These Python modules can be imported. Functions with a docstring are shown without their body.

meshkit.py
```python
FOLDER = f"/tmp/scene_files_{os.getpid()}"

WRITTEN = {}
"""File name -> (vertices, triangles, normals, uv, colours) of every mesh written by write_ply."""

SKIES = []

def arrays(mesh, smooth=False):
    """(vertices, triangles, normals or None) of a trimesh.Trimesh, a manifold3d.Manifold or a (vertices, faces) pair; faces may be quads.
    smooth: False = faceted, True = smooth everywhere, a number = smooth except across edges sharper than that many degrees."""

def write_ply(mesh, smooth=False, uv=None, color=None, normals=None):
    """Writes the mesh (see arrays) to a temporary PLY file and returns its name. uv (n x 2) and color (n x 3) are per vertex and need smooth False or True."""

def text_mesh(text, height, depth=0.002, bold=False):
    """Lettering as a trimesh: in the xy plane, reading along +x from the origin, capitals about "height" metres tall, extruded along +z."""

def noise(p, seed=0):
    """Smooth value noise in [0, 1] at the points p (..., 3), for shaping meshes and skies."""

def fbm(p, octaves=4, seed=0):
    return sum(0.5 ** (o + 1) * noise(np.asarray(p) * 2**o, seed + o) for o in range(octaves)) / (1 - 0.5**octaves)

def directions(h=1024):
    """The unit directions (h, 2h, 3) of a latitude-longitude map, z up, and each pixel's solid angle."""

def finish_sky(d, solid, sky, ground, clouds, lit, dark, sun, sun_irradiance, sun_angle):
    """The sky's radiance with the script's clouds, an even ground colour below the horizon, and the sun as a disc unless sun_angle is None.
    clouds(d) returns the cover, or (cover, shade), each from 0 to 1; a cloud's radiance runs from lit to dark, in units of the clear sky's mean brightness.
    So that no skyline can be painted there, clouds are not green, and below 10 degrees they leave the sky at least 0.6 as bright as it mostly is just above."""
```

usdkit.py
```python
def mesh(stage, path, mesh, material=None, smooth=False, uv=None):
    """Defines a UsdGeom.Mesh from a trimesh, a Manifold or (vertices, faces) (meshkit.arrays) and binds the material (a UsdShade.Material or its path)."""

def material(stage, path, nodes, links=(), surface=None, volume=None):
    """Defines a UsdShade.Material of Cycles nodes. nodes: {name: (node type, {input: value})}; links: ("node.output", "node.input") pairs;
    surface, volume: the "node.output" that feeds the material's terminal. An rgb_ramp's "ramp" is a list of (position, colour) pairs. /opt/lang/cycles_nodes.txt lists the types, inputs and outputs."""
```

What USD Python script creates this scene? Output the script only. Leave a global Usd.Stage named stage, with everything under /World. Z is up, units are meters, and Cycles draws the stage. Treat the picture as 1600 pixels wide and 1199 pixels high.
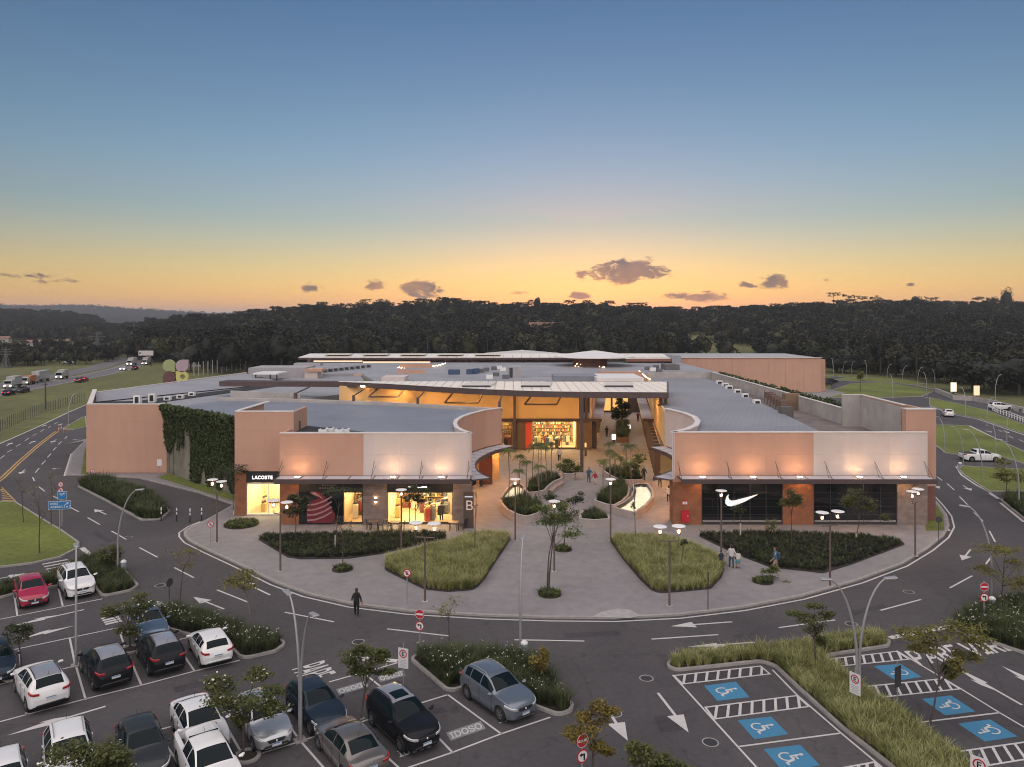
import math, random, numpy as np, trimesh, shapely, usdkit, meshkit
import manifold3d as m3
from shapely.geometry import Polygon, LineString, Point, MultiPolygon, box as sbox
from shapely.ops import unary_union
from pxr import Usd, UsdGeom, UsdLux, UsdShade, Gf, Sdf, Vt

# ------------------------------------------------------------------ camera, sky, light
stage = Usd.Stage.CreateInMemory()
UsdGeom.SetStageUpAxis(stage, 'Z')
W = UsdGeom.Xform.Define(stage, '/World')
H, F, HY = 18.5, 1180.0, 500.0                  # eye height (m), focal length and horizon row measured on the photograph
SUN_EL, SUN_ROT = math.radians(-1.0), 0.10       # the sun has just set ahead, a little to the right
EXPOSURE, SKY, SOFT = 3.0, 0.112, 0.122
cam = UsdGeom.Camera.Define(stage, '/World/camera')
cam.CreateHorizontalApertureAttr(36.0)
cam.CreateVerticalApertureAttr(36.0 * 767 / 1024)
cam.CreateFocalLengthAttr(F / 1600 * 36)
cam.CreateVerticalApertureOffsetAttr((HY - 599.5) / 1600 * 36)
cam.CreateClippingRangeAttr(Gf.Vec2f(0.5, 30000))
cam.AddTranslateOp().Set(Gf.Vec3d(0, 0, H))
cam.AddRotateXOp().Set(90)
cam.CreateExposureAttr(EXPOSURE)

def sky_material():
    n = {'s': ('sky_texture', dict(sky_type='single_scattering', sun_disc=False, sun_elevation=SUN_EL, sun_rotation=SUN_ROT, air_density=1.0, aerosol_density=0.45, ozone_density=2.4, altitude=100.0)),
         'tc': ('texture_coordinate', {}), 'sep': ('separate_xyz', {}),
         'u': ('math', dict(math_type='divide')), 'v': ('math', dict(math_type='divide')), 'uv': ('combine_xyz', {}),
         'uvs': ('mapping', dict(scale=(.55, 1.25, 1.0))), 'nz': ('noise_texture', dict(scale=60.0, detail=7.0, roughness=0.68, distortion=0.8)),
         'nz2': ('noise_texture', dict(scale=16.0, detail=3.0, roughness=0.5)),
         'gate': ('math', dict(math_type='greater_than', value2=0.05)),
         # the colour of the clear evening air by height, and the orange glow that lies along the western horizon
         'tint': ('rgb_ramp', {'ramp': [(0.0, (1.0, .90, .62)), (.10, (1.0, .97, .80)), (.20, (.84, .93, .86)), (.42, (.50, .69, .74)), (1.0, (.46, .66, .72))]}),
         'tm': ('mix', dict(mix_type='multiply', fac=1.0)), 'gl': ('map_range', dict(range_type='smoothstep', from_min=.15, from_max=-.02, to_min=0.0, to_max=1.0, clamp=True)),
         'ga': ('map_range', dict(range_type='smoothstep', from_min=-.3, from_max=.95, to_min=0.0, to_max=1.0, clamp=True)), 'gm': ('math', dict(math_type='multiply')),
         'ad': ('mix', dict(mix_type='add', color2=(.40, .185, .042))),
         'hs': ('hsv', dict(value=1.0)), 'sat': ('map_range', dict(range_type='smoothstep', from_min=0.0, from_max=0.22, to_min=0.90, to_max=0.93, clamp=True)), 'hue': ('map_range', dict(range_type='smoothstep', from_min=0.02, from_max=0.26, to_min=0.514, to_max=0.497, clamp=True)),
         'b': ('background_shader', dict(strength=SKY))}
    l = [('s.color', 'hs.color'), ('tc.generated', 'sep.vector'), ('sep.x', 'u.value1'), ('sep.y', 'u.value2'), ('sep.z', 'v.value1'), ('sep.y', 'v.value2'),
         ('u.value', 'uv.x'), ('v.value', 'uv.y'), ('uv.vector', 'uvs.vector'), ('uvs.vector', 'nz.vector'), ('uv.vector', 'nz2.vector'), ('sep.y', 'gate.value1'), ('sep.z', 'sat.value'), ('sep.z', 'tint.fac'), ('hs.color', 'tm.color1'), ('tint.color', 'tm.color2'), ('sep.z', 'gl.value'), ('sep.y', 'ga.value'), ('gl.result', 'gm.value1'), ('ga.result', 'gm.value2'), ('gm.value', 'ad.fac'), ('tm.color', 'ad.color1'), ('sat.result', 'hs.saturation'), ('sep.z', 'hue.value'), ('hue.result', 'hs.hue')]
    # small evening clouds low over the ridge: centre and half size in tangents of azimuth and elevation
    clouds = [(985, 425, 72, 25, 1.12), (908, 432, 14, 16, .8), (905, 462, 22, 8, 1.0), (1098, 464, 62, 9, 1.0), (1165, 446, 22, 7, .9), (1212, 441, 32, 13, 1.0), (663, 452, 44, 19, 1.02), (588, 446, 22, 10, .98),
              (486, 451, 24, 9, .98), (1292, 438, 14, 7, .5), (1421, 445, 10, 4, .8), (810, 458, 30, 7, .5), (1560, 447, 24, 3, .35), (30, 432, 90, 9, .62), (80, 440, 70, 5, .55)]
    last = None
    for i, (cx, cy, rx, ry, k) in enumerate(clouds):
        u, v, ru, rv = (cx - 800) / F, (HY - cy) / F, rx / F, ry / F
        n[f'm{i}'] = ('mapping', dict(mapping_type='point', location=(-u / ru, -v / rv, 0), scale=(1 / ru, 1 / rv, 1)))
        n[f'l{i}'] = ('vector_math', dict(math_type='length'))
        n[f'r{i}'] = ('map_range', dict(range_type='linear', from_min=1.5, from_max=0.1, to_min=-.3, to_max=k, clamp=True))
        l += [('uv.vector', f'm{i}.vector'), (f'm{i}.vector', f'l{i}.vector1'), (f'l{i}.value', f'r{i}.value')]
        if last:
            n[f'x{i}'] = ('math', dict(math_type='maximum'))
            l += [(last, f'x{i}.value1'), (f'r{i}.result', f'x{i}.value2')]
            last = f'x{i}.value'
        else:
            last = f'r{i}.result'
    n |= {'sum': ('math', dict(math_type='multiply_add', value2=2.6)), 'cov': ('map_range', dict(range_type='smoothstep', from_min=1.62, from_max=2.0, to_min=0.0, to_max=0.93, clamp=True)),
          'cg': ('math', dict(math_type='multiply')), 'cc': ('mix', dict(mix_type='mix', color1=(.62, .33, .30), color2=(.24, .19, .27))),
          'dark': ('mix', dict(mix_type='multiply', fac=1.0)), 'mx': ('mix', dict(mix_type='mix'))}
    n['cc'] = ('rgb_ramp', {'ramp': [(0.36, (.40, .30, .44)), (0.58, (.17, .17, .40))]})
    l += [('nz.fac', 'sum.value1'), (last, 'sum.value3'), ('sum.value', 'cov.value'), ('cov.result', 'cg.value1'), ('gate.value', 'cg.value2'), ('nz2.fac', 'cc.fac'),
          ('ad.color', 'dark.color1'), ('cc.color', 'dark.color2'), ('ad.color', 'mx.color1'), ('dark.color', 'mx.color2'), ('cg.value', 'mx.fac'), ('mx.color', 'b.color')]
    return usdkit.material(stage, '/World/Looks/evening_sky', n, l, surface='b.background')

dome = UsdLux.DomeLight.Define(stage, '/World/sky')
UsdShade.MaterialBindingAPI.Apply(dome.GetPrim()).Bind(sky_material())
dome.GetPrim().SetCustomDataByKey('kind', 'structure')
glow = UsdLux.DistantLight.Define(stage, '/World/afterglow')  # added soft fill from behind the camera, brightens ground and facades
glow.CreateIntensityAttr(SOFT)
glow.CreateNormalizeAttr(True)
glow.CreateAngleAttr(130.0)
glow.CreateColorAttr(Gf.Vec3f(1.0, .89, .83))
glow.AddRotateZOp().Set(-12.0)
glow.AddRotateXOp().Set(38.0)                    # its -z axis then points down and away from the camera

# ------------------------------------------------------------------ helpers
rng = np.random.default_rng(7)
R = random.Random(11)
used = {}

def numbered(parent, name):
    k = (parent, name)
    used[k] = used.get(k, -1) + 1
    return name if used[k] == 0 else f'{name}_{used[k]:03d}'

def pth(p):
    return '/World' if p is None else str(p.GetPath())

def tag(p, label=None, cat=None, group=None, kind=None):
    for k, v in (('label', label), ('category', cat), ('group', group), ('kind', kind)):
        if v:
            p.SetCustomDataByKey(k, v)
    return p

def obj(name, mesh, m, parent=None, smooth=False, label=None, cat=None, group=None, kind=None):
    p = usdkit.mesh(stage, pth(parent) + '/' + numbered(pth(parent), name), mesh, m, smooth=smooth).GetPrim()
    return tag(p, label, cat, group, kind)

def thing(name, label, cat, loc=(0, 0, 0), rz=0.0, group=None, kind=None, parent=None, sc=1.0):
    x = UsdGeom.Xform.Define(stage, pth(parent) + '/' + numbered(pth(parent), name))
    x.AddTranslateOp().Set(Gf.Vec3d(*map(float, loc)))
    x.AddRotateZOp().Set(math.degrees(rz))
    x.AddScaleOp().Set(Gf.Vec3f(sc, sc, sc))
    return tag(x.GetPrim(), label, cat, group, kind)

def dup(src, loc, rz, label, group=None, sc=1.0):
    was = src.GetCustomData()
    p = thing(src.GetName().rstrip('0123456789_'), label, was.get('category'), loc, rz, group or was.get('group'), sc=sc)
    p.GetReferences().AddInternalReference(src.GetPath())
    p.SetInstanceable(True)
    return p

def G(px, py, z=0.0):
    """The world point at height z that the photograph shows at pixel (px, py)."""
    t = (H - z) / (py - HY)
    return np.array([(px - 800) * t, F * t, z])

def GP(pts, z=0.0):
    return [tuple(G(a, b, z)[:2]) for a, b in pts]

def at(px, y, z=None, py=None):
    """x (and z) of a pixel on the upright plane at distance y."""
    return (px - 800) * y / F if py is None else ((px - 800) * y / F, H - (py - HY) * y / F)

def poly(pts, z=0.0):
    p = Polygon(GP(pts, z))
    return p if p.is_valid else p.buffer(0)

cat_ = trimesh.util.concatenate

def box(cx, cy, cz, sx, sy, sz, rz=0.0):
    b = trimesh.creation.box([sx, sy, sz])
    if rz:
        b.apply_transform(trimesh.transformations.rotation_matrix(rz, [0, 0, 1]))
    b.apply_translation([cx, cy, cz])
    return b

def bx(x0, x1, y0, y1, z0, z1):
    return box((x0 + x1) / 2, (y0 + y1) / 2, (z0 + z1) / 2, abs(x1 - x0), abs(y1 - y0), abs(z1 - z0))

def prism(p, z0, z1):
    out = []
    for g in getattr(p, 'geoms', [p]):
        if g.geom_type == 'Polygon' and g.area > 1e-5:
            e = trimesh.creation.extrude_polygon(g, z1 - z0, engine='earcut')
            e.apply_translation([0, 0, z0])
            out.append(e)
    return cat_(out)

def sheet(p, z):
    out = []
    for g in getattr(p, 'geoms', [p]):
        if g.geom_type == 'Polygon' and g.area > 1e-5:
            v, f = trimesh.creation.triangulate_polygon(g, engine='earcut')
            v = np.column_stack([v, np.full(len(v), z)])
            n = np.cross(v[f[:, 1]] - v[f[:, 0]], v[f[:, 2]] - v[f[:, 0]])[:, 2]
            f = np.where((n < 0)[:, None], f[:, ::-1], f)
            out.append(trimesh.Trimesh(v, f, process=False))
    return cat_(out)

def cyl(p0, p1, r, r1=None, n=10):
    return tube([p0, p1], [r, r if r1 is None else r1], n)

def tube(pts, rad, n=8):
    p = np.asarray(pts, float)
    rad = np.broadcast_to(np.asarray(rad, float), (len(p),))
    t = np.gradient(p, axis=0)
    t /= np.linalg.norm(t, axis=1, keepdims=True) + 1e-12
    ref = np.array([0, 0, 1.0]) if abs(t[:, 2]).mean() < .8 else np.array([1.0, 0, 0])
    a = np.cross(t, ref)
    a /= np.linalg.norm(a, axis=1, keepdims=True) + 1e-12
    b = np.cross(t, a)
    th = np.arange(n) * 2 * np.pi / n
    v = (p[:, None] + rad[:, None, None] * (np.cos(th)[None, :, None] * a[:, None] + np.sin(th)[None, :, None] * b[:, None])).reshape(-1, 3)
    f = []
    for i in range(len(p) - 1):
        for j in range(n):
            q = [i * n + j, i * n + (j + 1) % n, (i + 1) * n + (j + 1) % n, (i + 1) * n + j]
            f += [[q[0], q[2], q[1]], [q[0], q[3], q[2]]]
    c0, c1 = len(v), len(v) + 1
    v = np.vstack([v, p[0], p[-1]])
    for j in range(n):
        f += [[c0, j, (j + 1) % n], [c1, (len(p) - 1) * n + (j + 1) % n, (len(p) - 1) * n + j]]
    m = trimesh.Trimesh(v, np.array(f)[:, ::-1], process=False)
    if m.volume < 0:
        m.invert()
    return m

def lathe(prof, n=20):
    return trimesh.creation.revolve(np.array(prof, float), sections=n)

def move(m, loc, rz=0.0):
    m = m.copy()
    if rz:
        m.apply_transform(trimesh.transformations.rotation_matrix(rz, [0, 0, 1]))
    m.apply_translation(loc)
    return m

def hull(pts, r, n=2):
    """Rounded hull of spheres: pts (k,3), r radius or radii."""
    pts = np.asarray(pts, float)
    r = np.broadcast_to(r, (len(pts),))
    s = trimesh.creation.icosphere(n)
    return trimesh.convex.convex_hull(np.vstack([s.vertices * q + p for p, q in zip(pts, r)]))

def strip(p0, p1, w, z=0.006):
    p0, p1 = np.array(p0[:2], float), np.array(p1[:2], float)
    d = (p1 - p0) / np.linalg.norm(p1 - p0)
    n = np.array([-d[1], d[0]]) * w / 2
    return sheet(Polygon([p0 + n, p1 + n, p1 - n, p0 - n]), z)

# ------------------------------------------------------------------ materials
LOOKS = {}

def mat(name, col, rough=.8, var=.12, scale=.6, detail=4.0, metal=0.0, bump=0.0, bscale=20.0, coat=0.0, emit=0.0, ecol=None, spec=.5, rand=0.0, trans=0.0, var2=0.0, scale2=.05):
    if name in LOOKS:
        return LOOKS[name]
    col = np.array(col, float)
    p = dict(roughness=rough, metallic=metal, specular_ior_level=spec)
    if coat:
        p |= dict(coat_weight=coat, coat_roughness=.04)
    if emit:
        p |= dict(emission_strength=emit, emission_color=tuple(ecol or col))
    n, l = {'p': ('principled_bsdf', p), 'g': ('geometry', {})}, []
    src = None
    if var:
        n |= {'n': ('noise_texture', dict(scale=scale, detail=detail, roughness=.6)), 'r': ('rgb_ramp', {'ramp': [(.25, tuple(col * (1 - var))), (.75, tuple(col * (1 + var)))]})}
        l += [('g.position', 'n.vector'), ('n.fac', 'r.fac')]
        src = 'r.color'
        if var2:
            n |= {'n2': ('noise_texture', dict(scale=scale2, detail=3.0)), 'r2': ('rgb_ramp', {'ramp': [(.3, (1 - var2,) * 3), (.7, (1 + var2,) * 3)]}), 'm2': ('mix', dict(mix_type='multiply', fac=1.0))}
            l += [('g.position', 'n2.vector'), ('n2.fac', 'r2.fac'), (src, 'm2.color1'), ('r2.color', 'm2.color2')]
            src = 'm2.color'
    if rand:
        n |= {'o': ('object_info', {}), 'rr': ('map_range', dict(from_min=0.0, from_max=1.0, to_min=1 - rand, to_max=1 + rand)), 'h': ('hsv', {'color': tuple(col)})}
        l += [('o.random', 'rr.value'), ('rr.result', 'h.value')]
        if src:
            l.append((src, 'h.color'))
        src = 'h.color'
    if src:
        l.append((src, 'p.base_color'))
    else:
        p['base_color'] = tuple(col)
    if bump:
        n |= {'bn': ('noise_texture', dict(scale=bscale, detail=4.0)), 'bb': ('bump', dict(strength=bump, distance=.03))}
        l += [('g.position', 'bn.vector'), ('bn.fac', 'bb.height'), ('bb.normal', 'p.normal')]
    s = 'p.BSDF'
    if trans:
        n |= {'t': ('translucent_bsdf', {'color': tuple(np.minimum(col * 1.5, 1))}), 'mx': ('mix_closure', dict(fac=trans))}
        l += [('p.BSDF', 'mx.closure1'), ('t.BSDF', 'mx.closure2')]
        if src:
            l.append((src, 't.color'))
        s = 'mx.closure'
    LOOKS[name] = usdkit.material(stage, '/World/Looks/' + name, n, l, surface=s)
    return LOOKS[name]

def brickmat(name, c1, c2, mortar, bw, rh, ms=.012):
    n = {'g': ('geometry', {}), 'sp': ('separate_xyz', {}), 'ad': ('math', dict(math_type='add')), 'cb': ('combine_xyz', {}),
         'b': ('brick_texture', dict(color1=c1, color2=c2, mortar=mortar, scale=1.0, mortar_size=ms, brick_width=bw, row_height=rh)), 'p': ('principled_bsdf', dict(roughness=.85)),
         'nz': ('noise_texture', dict(scale=1.5, detail=4.0)), 'rr': ('rgb_ramp', {'ramp': [(.3, (.8, .8, .8)), (.7, (1.15, 1.15, 1.15))]}), 'mm': ('mix', dict(mix_type='multiply', fac=1.0)),
         'bb': ('bump', dict(strength=.5, distance=.02, invert=True))}
    l = [('g.position', 'sp.vector'), ('sp.x', 'ad.value1'), ('sp.y', 'ad.value2'), ('ad.value', 'cb.x'), ('sp.z', 'cb.y'), ('cb.vector', 'b.vector'), ('g.position', 'nz.vector'), ('nz.fac', 'rr.fac'),
         ('b.color', 'mm.color1'), ('rr.color', 'mm.color2'), ('mm.color', 'p.base_color'), ('b.fac', 'bb.height'), ('bb.normal', 'p.normal')]
    LOOKS[name] = usdkit.material(stage, '/World/Looks/' + name, n, l, surface='p.BSDF')
    return LOOKS[name]

def roofmat(name, col, rz, pitch):
    """Standing-seam sheet roof: ribs along one direction, weathered tone."""
    n = {'g': ('geometry', {}), 'mp': ('mapping', dict(rotation=(0, 0, rz))), 'w': ('wave_texture', dict(bands_direction='x', profile='sine', scale=math.pi / (10 * pitch) * 2)),
         'nz': ('noise_texture', dict(scale=.12, detail=5.0, roughness=.6)), 'r': ('rgb_ramp', {'ramp': [(.3, tuple(np.array(col) * .86)), (.7, tuple(np.array(col) * 1.12))]}),
         'rp': ('rgb_ramp', {'ramp': [(.0, (.9, .9, .9)), (.12, (1, 1, 1)), (1, (1, 1, 1))]}), 'mm': ('mix', dict(mix_type='multiply', fac=1.0)),
         'p': ('principled_bsdf', dict(roughness=.55, metallic=.15)), 'b': ('bump', dict(strength=.4, distance=.03))}
    l = [('g.position', 'mp.vector'), ('mp.vector', 'w.vector'), ('g.position', 'nz.vector'), ('nz.fac', 'r.fac'), ('w.fac', 'rp.fac'), ('r.color', 'mm.color1'), ('rp.color', 'mm.color2'), ('mm.color', 'p.base_color'), ('w.fac', 'b.height'), ('b.normal', 'p.normal')]
    LOOKS[name] = usdkit.material(stage, '/World/Looks/' + name, n, l, surface='p.BSDF')
    return LOOKS[name]

def panemat(name, tint, refl=1.0, glossy=(1, 1, 1)):
    n = {'t': ('transparent_bsdf', dict(color=tint)), 'g': ('glossy_bsdf', dict(color=glossy, roughness=.02)), 'f': ('fresnel', dict(IOR=1.5)), 'm': ('mix_closure', {})}
    LOOKS[name] = usdkit.material(stage, '/World/Looks/' + name, n, [('f.fac', 'm.fac'), ('t.BSDF', 'm.closure1'), ('g.BSDF', 'm.closure2')], surface='m.closure')
    return LOOKS[name]

def worn_paint(name, col, keep=.38):
    n = {'g': ('geometry', {}), 'a': ('noise_texture', dict(scale=9.0, detail=8.0, roughness=.72)), 'b': ('noise_texture', dict(scale=.5, detail=3.0)), 's': ('math', dict(math_type='multiply_add', value2=.45)),
         'r': ('rgb_ramp', {'ramp': [(keep, (.10, .092, .092)), (keep + .16, tuple(np.array(col) * .82)), (keep + .40, tuple(col))]}), 'p': ('principled_bsdf', dict(roughness=.75))}
    LOOKS[name] = usdkit.material(stage, '/World/Looks/' + name, n, [('g.position', 'a.vector'), ('g.position', 'b.vector'), ('b.fac', 's.value1'), ('a.fac', 's.value3'), ('s.value', 'r.fac'), ('r.color', 'p.base_color')], surface='p.BSDF')
    return LOOKS[name]

def asphalt_material(name, col):
    """Asphalt with aggregate, broad weathering, oil spots and fine cracks."""
    c = np.array(col)
    n = {'g': ('geometry', {}), 'a': ('noise_texture', dict(scale=3.0, detail=9.0, roughness=.65)), 'ar': ('rgb_ramp', {'ramp': [(.25, tuple(c * .82)), (.75, tuple(c * 1.16))]}),
         'w': ('noise_texture', dict(scale=.10, detail=4.0, roughness=.6, distortion=.8)), 'wr': ('rgb_ramp', {'ramp': [(.32, (.82, .82, .83)), (.68, (1.2, 1.19, 1.18))]}),
         'o': ('noise_texture', dict(scale=.85, detail=5.0, roughness=.62)), 'orr': ('rgb_ramp', {'ramp': [(.60, (1, 1, 1)), (.72, (.62, .61, .60))]}),
         'v': ('voronoi_texture', dict(feature='distance_to_edge', scale=.16, randomness=1.0)), 'vr': ('rgb_ramp', {'ramp': [(0.0, (.70, .70, .70)), (.006, (.8, .8, .8)), (.011, (1, 1, 1))]}),
         'd': ('noise_texture', dict(scale=1.5, detail=3.0)), 'dm': ('vector_math', dict(math_type='scale', scale=.9)), 'da': ('vector_math', dict(math_type='add')),
         'm1': ('mix', dict(mix_type='multiply', fac=1.0)), 'm2': ('mix', dict(mix_type='multiply', fac=.8)), 'm3': ('mix', dict(mix_type='multiply', fac=.7)),
         'bn': ('noise_texture', dict(scale=60.0, detail=3.0)), 'bb': ('bump', dict(strength=.25, distance=.02)), 'p': ('principled_bsdf', dict(roughness=.8, specular_ior_level=.35))}
    l = [('g.position', 'a.vector'), ('a.fac', 'ar.fac'), ('g.position', 'w.vector'), ('w.fac', 'wr.fac'), ('g.position', 'o.vector'), ('o.fac', 'orr.fac'), ('g.position', 'd.vector'), ('d.color', 'dm.vector1'), ('g.position', 'da.vector1'), ('dm.vector', 'da.vector2'), ('da.vector', 'v.vector'), ('v.distance', 'vr.fac'),
         ('ar.color', 'm1.color1'), ('wr.color', 'm1.color2'), ('m1.color', 'm2.color1'), ('orr.color', 'm2.color2'), ('m2.color', 'm3.color1'), ('vr.color', 'm3.color2'), ('m3.color', 'p.base_color'), ('g.position', 'bn.vector'), ('bn.fac', 'bb.height'), ('bb.normal', 'p.normal')]
    LOOKS[name] = usdkit.material(stage, '/World/Looks/' + name, n, l, surface='p.BSDF')
    return LOOKS[name]

def rendered_wall(name, col):
    """Painted render: faint vertical rain streaks and patchy tone."""
    c = np.array(col)
    n = {'g': ('geometry', {}), 'mp': ('mapping', dict(scale=(.6, .6, .07))), 'a': ('noise_texture', dict(scale=2.2, detail=5.0, roughness=.6)), 'ar': ('rgb_ramp', {'ramp': [(.30, tuple(c * .955)), (.55, tuple(c)), (.8, tuple(c * 1.03))]}),
         'w': ('noise_texture', dict(scale=.22, detail=5.0)), 'wr': ('rgb_ramp', {'ramp': [(.3, (.94, .935, .93)), (.7, (1.05, 1.05, 1.05))]}), 'm': ('mix', dict(mix_type='multiply', fac=1.0)), 'bn': ('noise_texture', dict(scale=40.0, detail=3.0)), 'bb': ('bump', dict(strength=.1, distance=.02)), 'p': ('principled_bsdf', dict(roughness=.85))}
    l = [('g.position', 'mp.vector'), ('mp.vector', 'a.vector'), ('a.fac', 'ar.fac'), ('g.position', 'w.vector'), ('w.fac', 'wr.fac'), ('ar.color', 'm.color1'), ('wr.color', 'm.color2'), ('m.color', 'p.base_color'), ('g.position', 'bn.vector'), ('bn.fac', 'bb.height'), ('bb.normal', 'p.normal')]
    LOOKS[name] = usdkit.material(stage, '/World/Looks/' + name, n, l, surface='p.BSDF')
    return LOOKS[name]

asphalt_m = asphalt_material('asphalt', (.070, .065, .068))
asphalt_dark = asphalt_material('asphalt_dark', (.052, .048, .052))
paint_m = worn_paint('road_paint', (.52, .505, .495))
yellow_m = worn_paint('road_paint_yellow', (.46, .29, .10), .42)
blue_m = worn_paint('road_paint_blue', (.047, .195, .335), .34)
paving_m = mat('paving', (.215, .203, .208), rough=.85, var=.16, scale=1.2, detail=8.0, bump=.2, bscale=18, var2=.12, scale2=.12)
kerb_m = mat('kerb', (.29, .275, .26), rough=.9, var=.2, scale=2.5, detail=6)
concrete_m = mat('concrete', (.36, .335, .32), rough=.88, var=.16, scale=.9, detail=8, bump=.15, bscale=8, var2=.15, scale2=.25)
planter_m = mat('planter_concrete', (.33, .29, .27), rough=.88, var=.14, scale=1.1, detail=7, bump=.12, bscale=10)
pink_m = rendered_wall('pink_render', (.48, .285, .208))
white_m = rendered_wall('white_render', (.55, .475, .445))
coping_m = mat('coping', (.62, .58, .56), rough=.6, var=.08)
ochre_m = mat('ochre_render', (.60, .42, .20), rough=.85, var=.06, scale=.4)
roof_m = roofmat('roof_sheet', (.265, .262, .285), 0.35, 1.1)
roof2_m = roofmat('roof_sheet_light', (.315, .31, .33), -0.19, 1.1)
roof3_m = roofmat('roof_sheet_blue', (.215, .23, .27), 0.2, 1.1)
deck_m = mat('service_deck', (.17, .14, .13), rough=.9, var=.35, scale=.5, detail=7)
brown_m = mat('brown_steel', (.085, .06, .058), rough=.55, var=.12, metal=.2)
darkbrown_m = mat('dark_brown_panel', (.05, .032, .028), rough=.6, var=.1)
steel_m = mat('galvanised', (.36, .36, .37), rough=.45, var=.1, metal=.5)
darksteel_m = mat('dark_steel', (.035, .033, .036), rough=.5, var=.1)
white_metal = mat('white_metal', (.7, .69, .68), rough=.4, var=.05)
black_m = mat('black', (.012, .012, .014), rough=.5, var=.1)
brick_m = brickmat('brick', (.33, .125, .055), (.27, .10, .045), (.20, .10, .06), .24, .075)
stone_m = brickmat('stone', (.25, .20, .175), (.19, .155, .14), (.15, .12, .11), 1.3, .30, .006)
soil_m = mat('soil', (.035, .026, .02), rough=.95, var=.3, scale=2)
lawn_m = mat('lawn', (.118, .142, .023), rough=.95, var=.3, scale=2.2, detail=9, bump=.6, bscale=14, var2=.28, scale2=.1)
field_m = mat('field', (.105, .108, .032), rough=.95, var=.35, scale=.3, detail=9, bump=.4, bscale=3, var2=.35, scale2=.018)
bark_m = mat('bark', (.075, .058, .048), rough=.95, var=.25, scale=6)
palebark_m = mat('pale_bark', (.17, .145, .125), rough=.95, var=.25, scale=6)
tire_m = mat('tyre', (.012, .012, .012), rough=.85, var=0)
rim_m = mat('rim', (.35, .35, .36), rough=.3, metal=.8, var=0)
carglass_m = mat('car_glass', (.006, .012, .015), rough=.02, var=0, spec=.12)
glass_m = panemat('window_pane', (.93, .94, .92))
darkglass_m = mat('dark_glass', (.010, .012, .014), rough=.06, var=0, spec=.7)
lamp_lens = mat('headlamp', (.55, .56, .57), rough=.1, var=0, metal=.4, coat=1)
tail_m = mat('tail_lamp', (.32, .012, .016), rough=.15, var=0, coat=1)
tail_on = mat('tail_lamp_lit', (.6, .02, .03), rough=.2, var=0, emit=.5, ecol=(1, .03, .06))
head_on = mat('headlamp_lit', (.9, .85, .7), var=0, emit=3.0, ecol=(1, .86, .6))
plate_m = mat('number_plate', (.55, .57, .6), rough=.5, var=0)
warm_on = mat('warm_lamp', (.9, .6, .3), var=0, emit=95.0, ecol=(1, .44, .13))
bulb_on = mat('street_bulb', (.9, .7, .5), var=0, emit=9.0, ecol=(1, .58, .28))
fairy_on = mat('fairy_bulb', (.9, .7, .5), var=0, emit=1.5, ecol=(1, .62, .32))
shop_on = mat('shop_ceiling_light', (.9, .8, .6), var=0, emit=1.7, ecol=(1, .69, .33))
boutique_on = mat('boutique_ceiling_light', (.9, .85, .7), var=0, emit=1.1, ecol=(1, .80, .48))
letter_on = mat('lit_letters', (.9, .9, .88), var=0, emit=.22, ecol=(1, .98, .94))
totem_on = mat('lit_poster_cream', (.9, .8, .6), var=0, emit=.13, ecol=(1, .86, .60))
totem2_on = mat('lit_poster_orange', (.9, .5, .3), var=0, emit=.12, ecol=(1, .55, .36))

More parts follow.
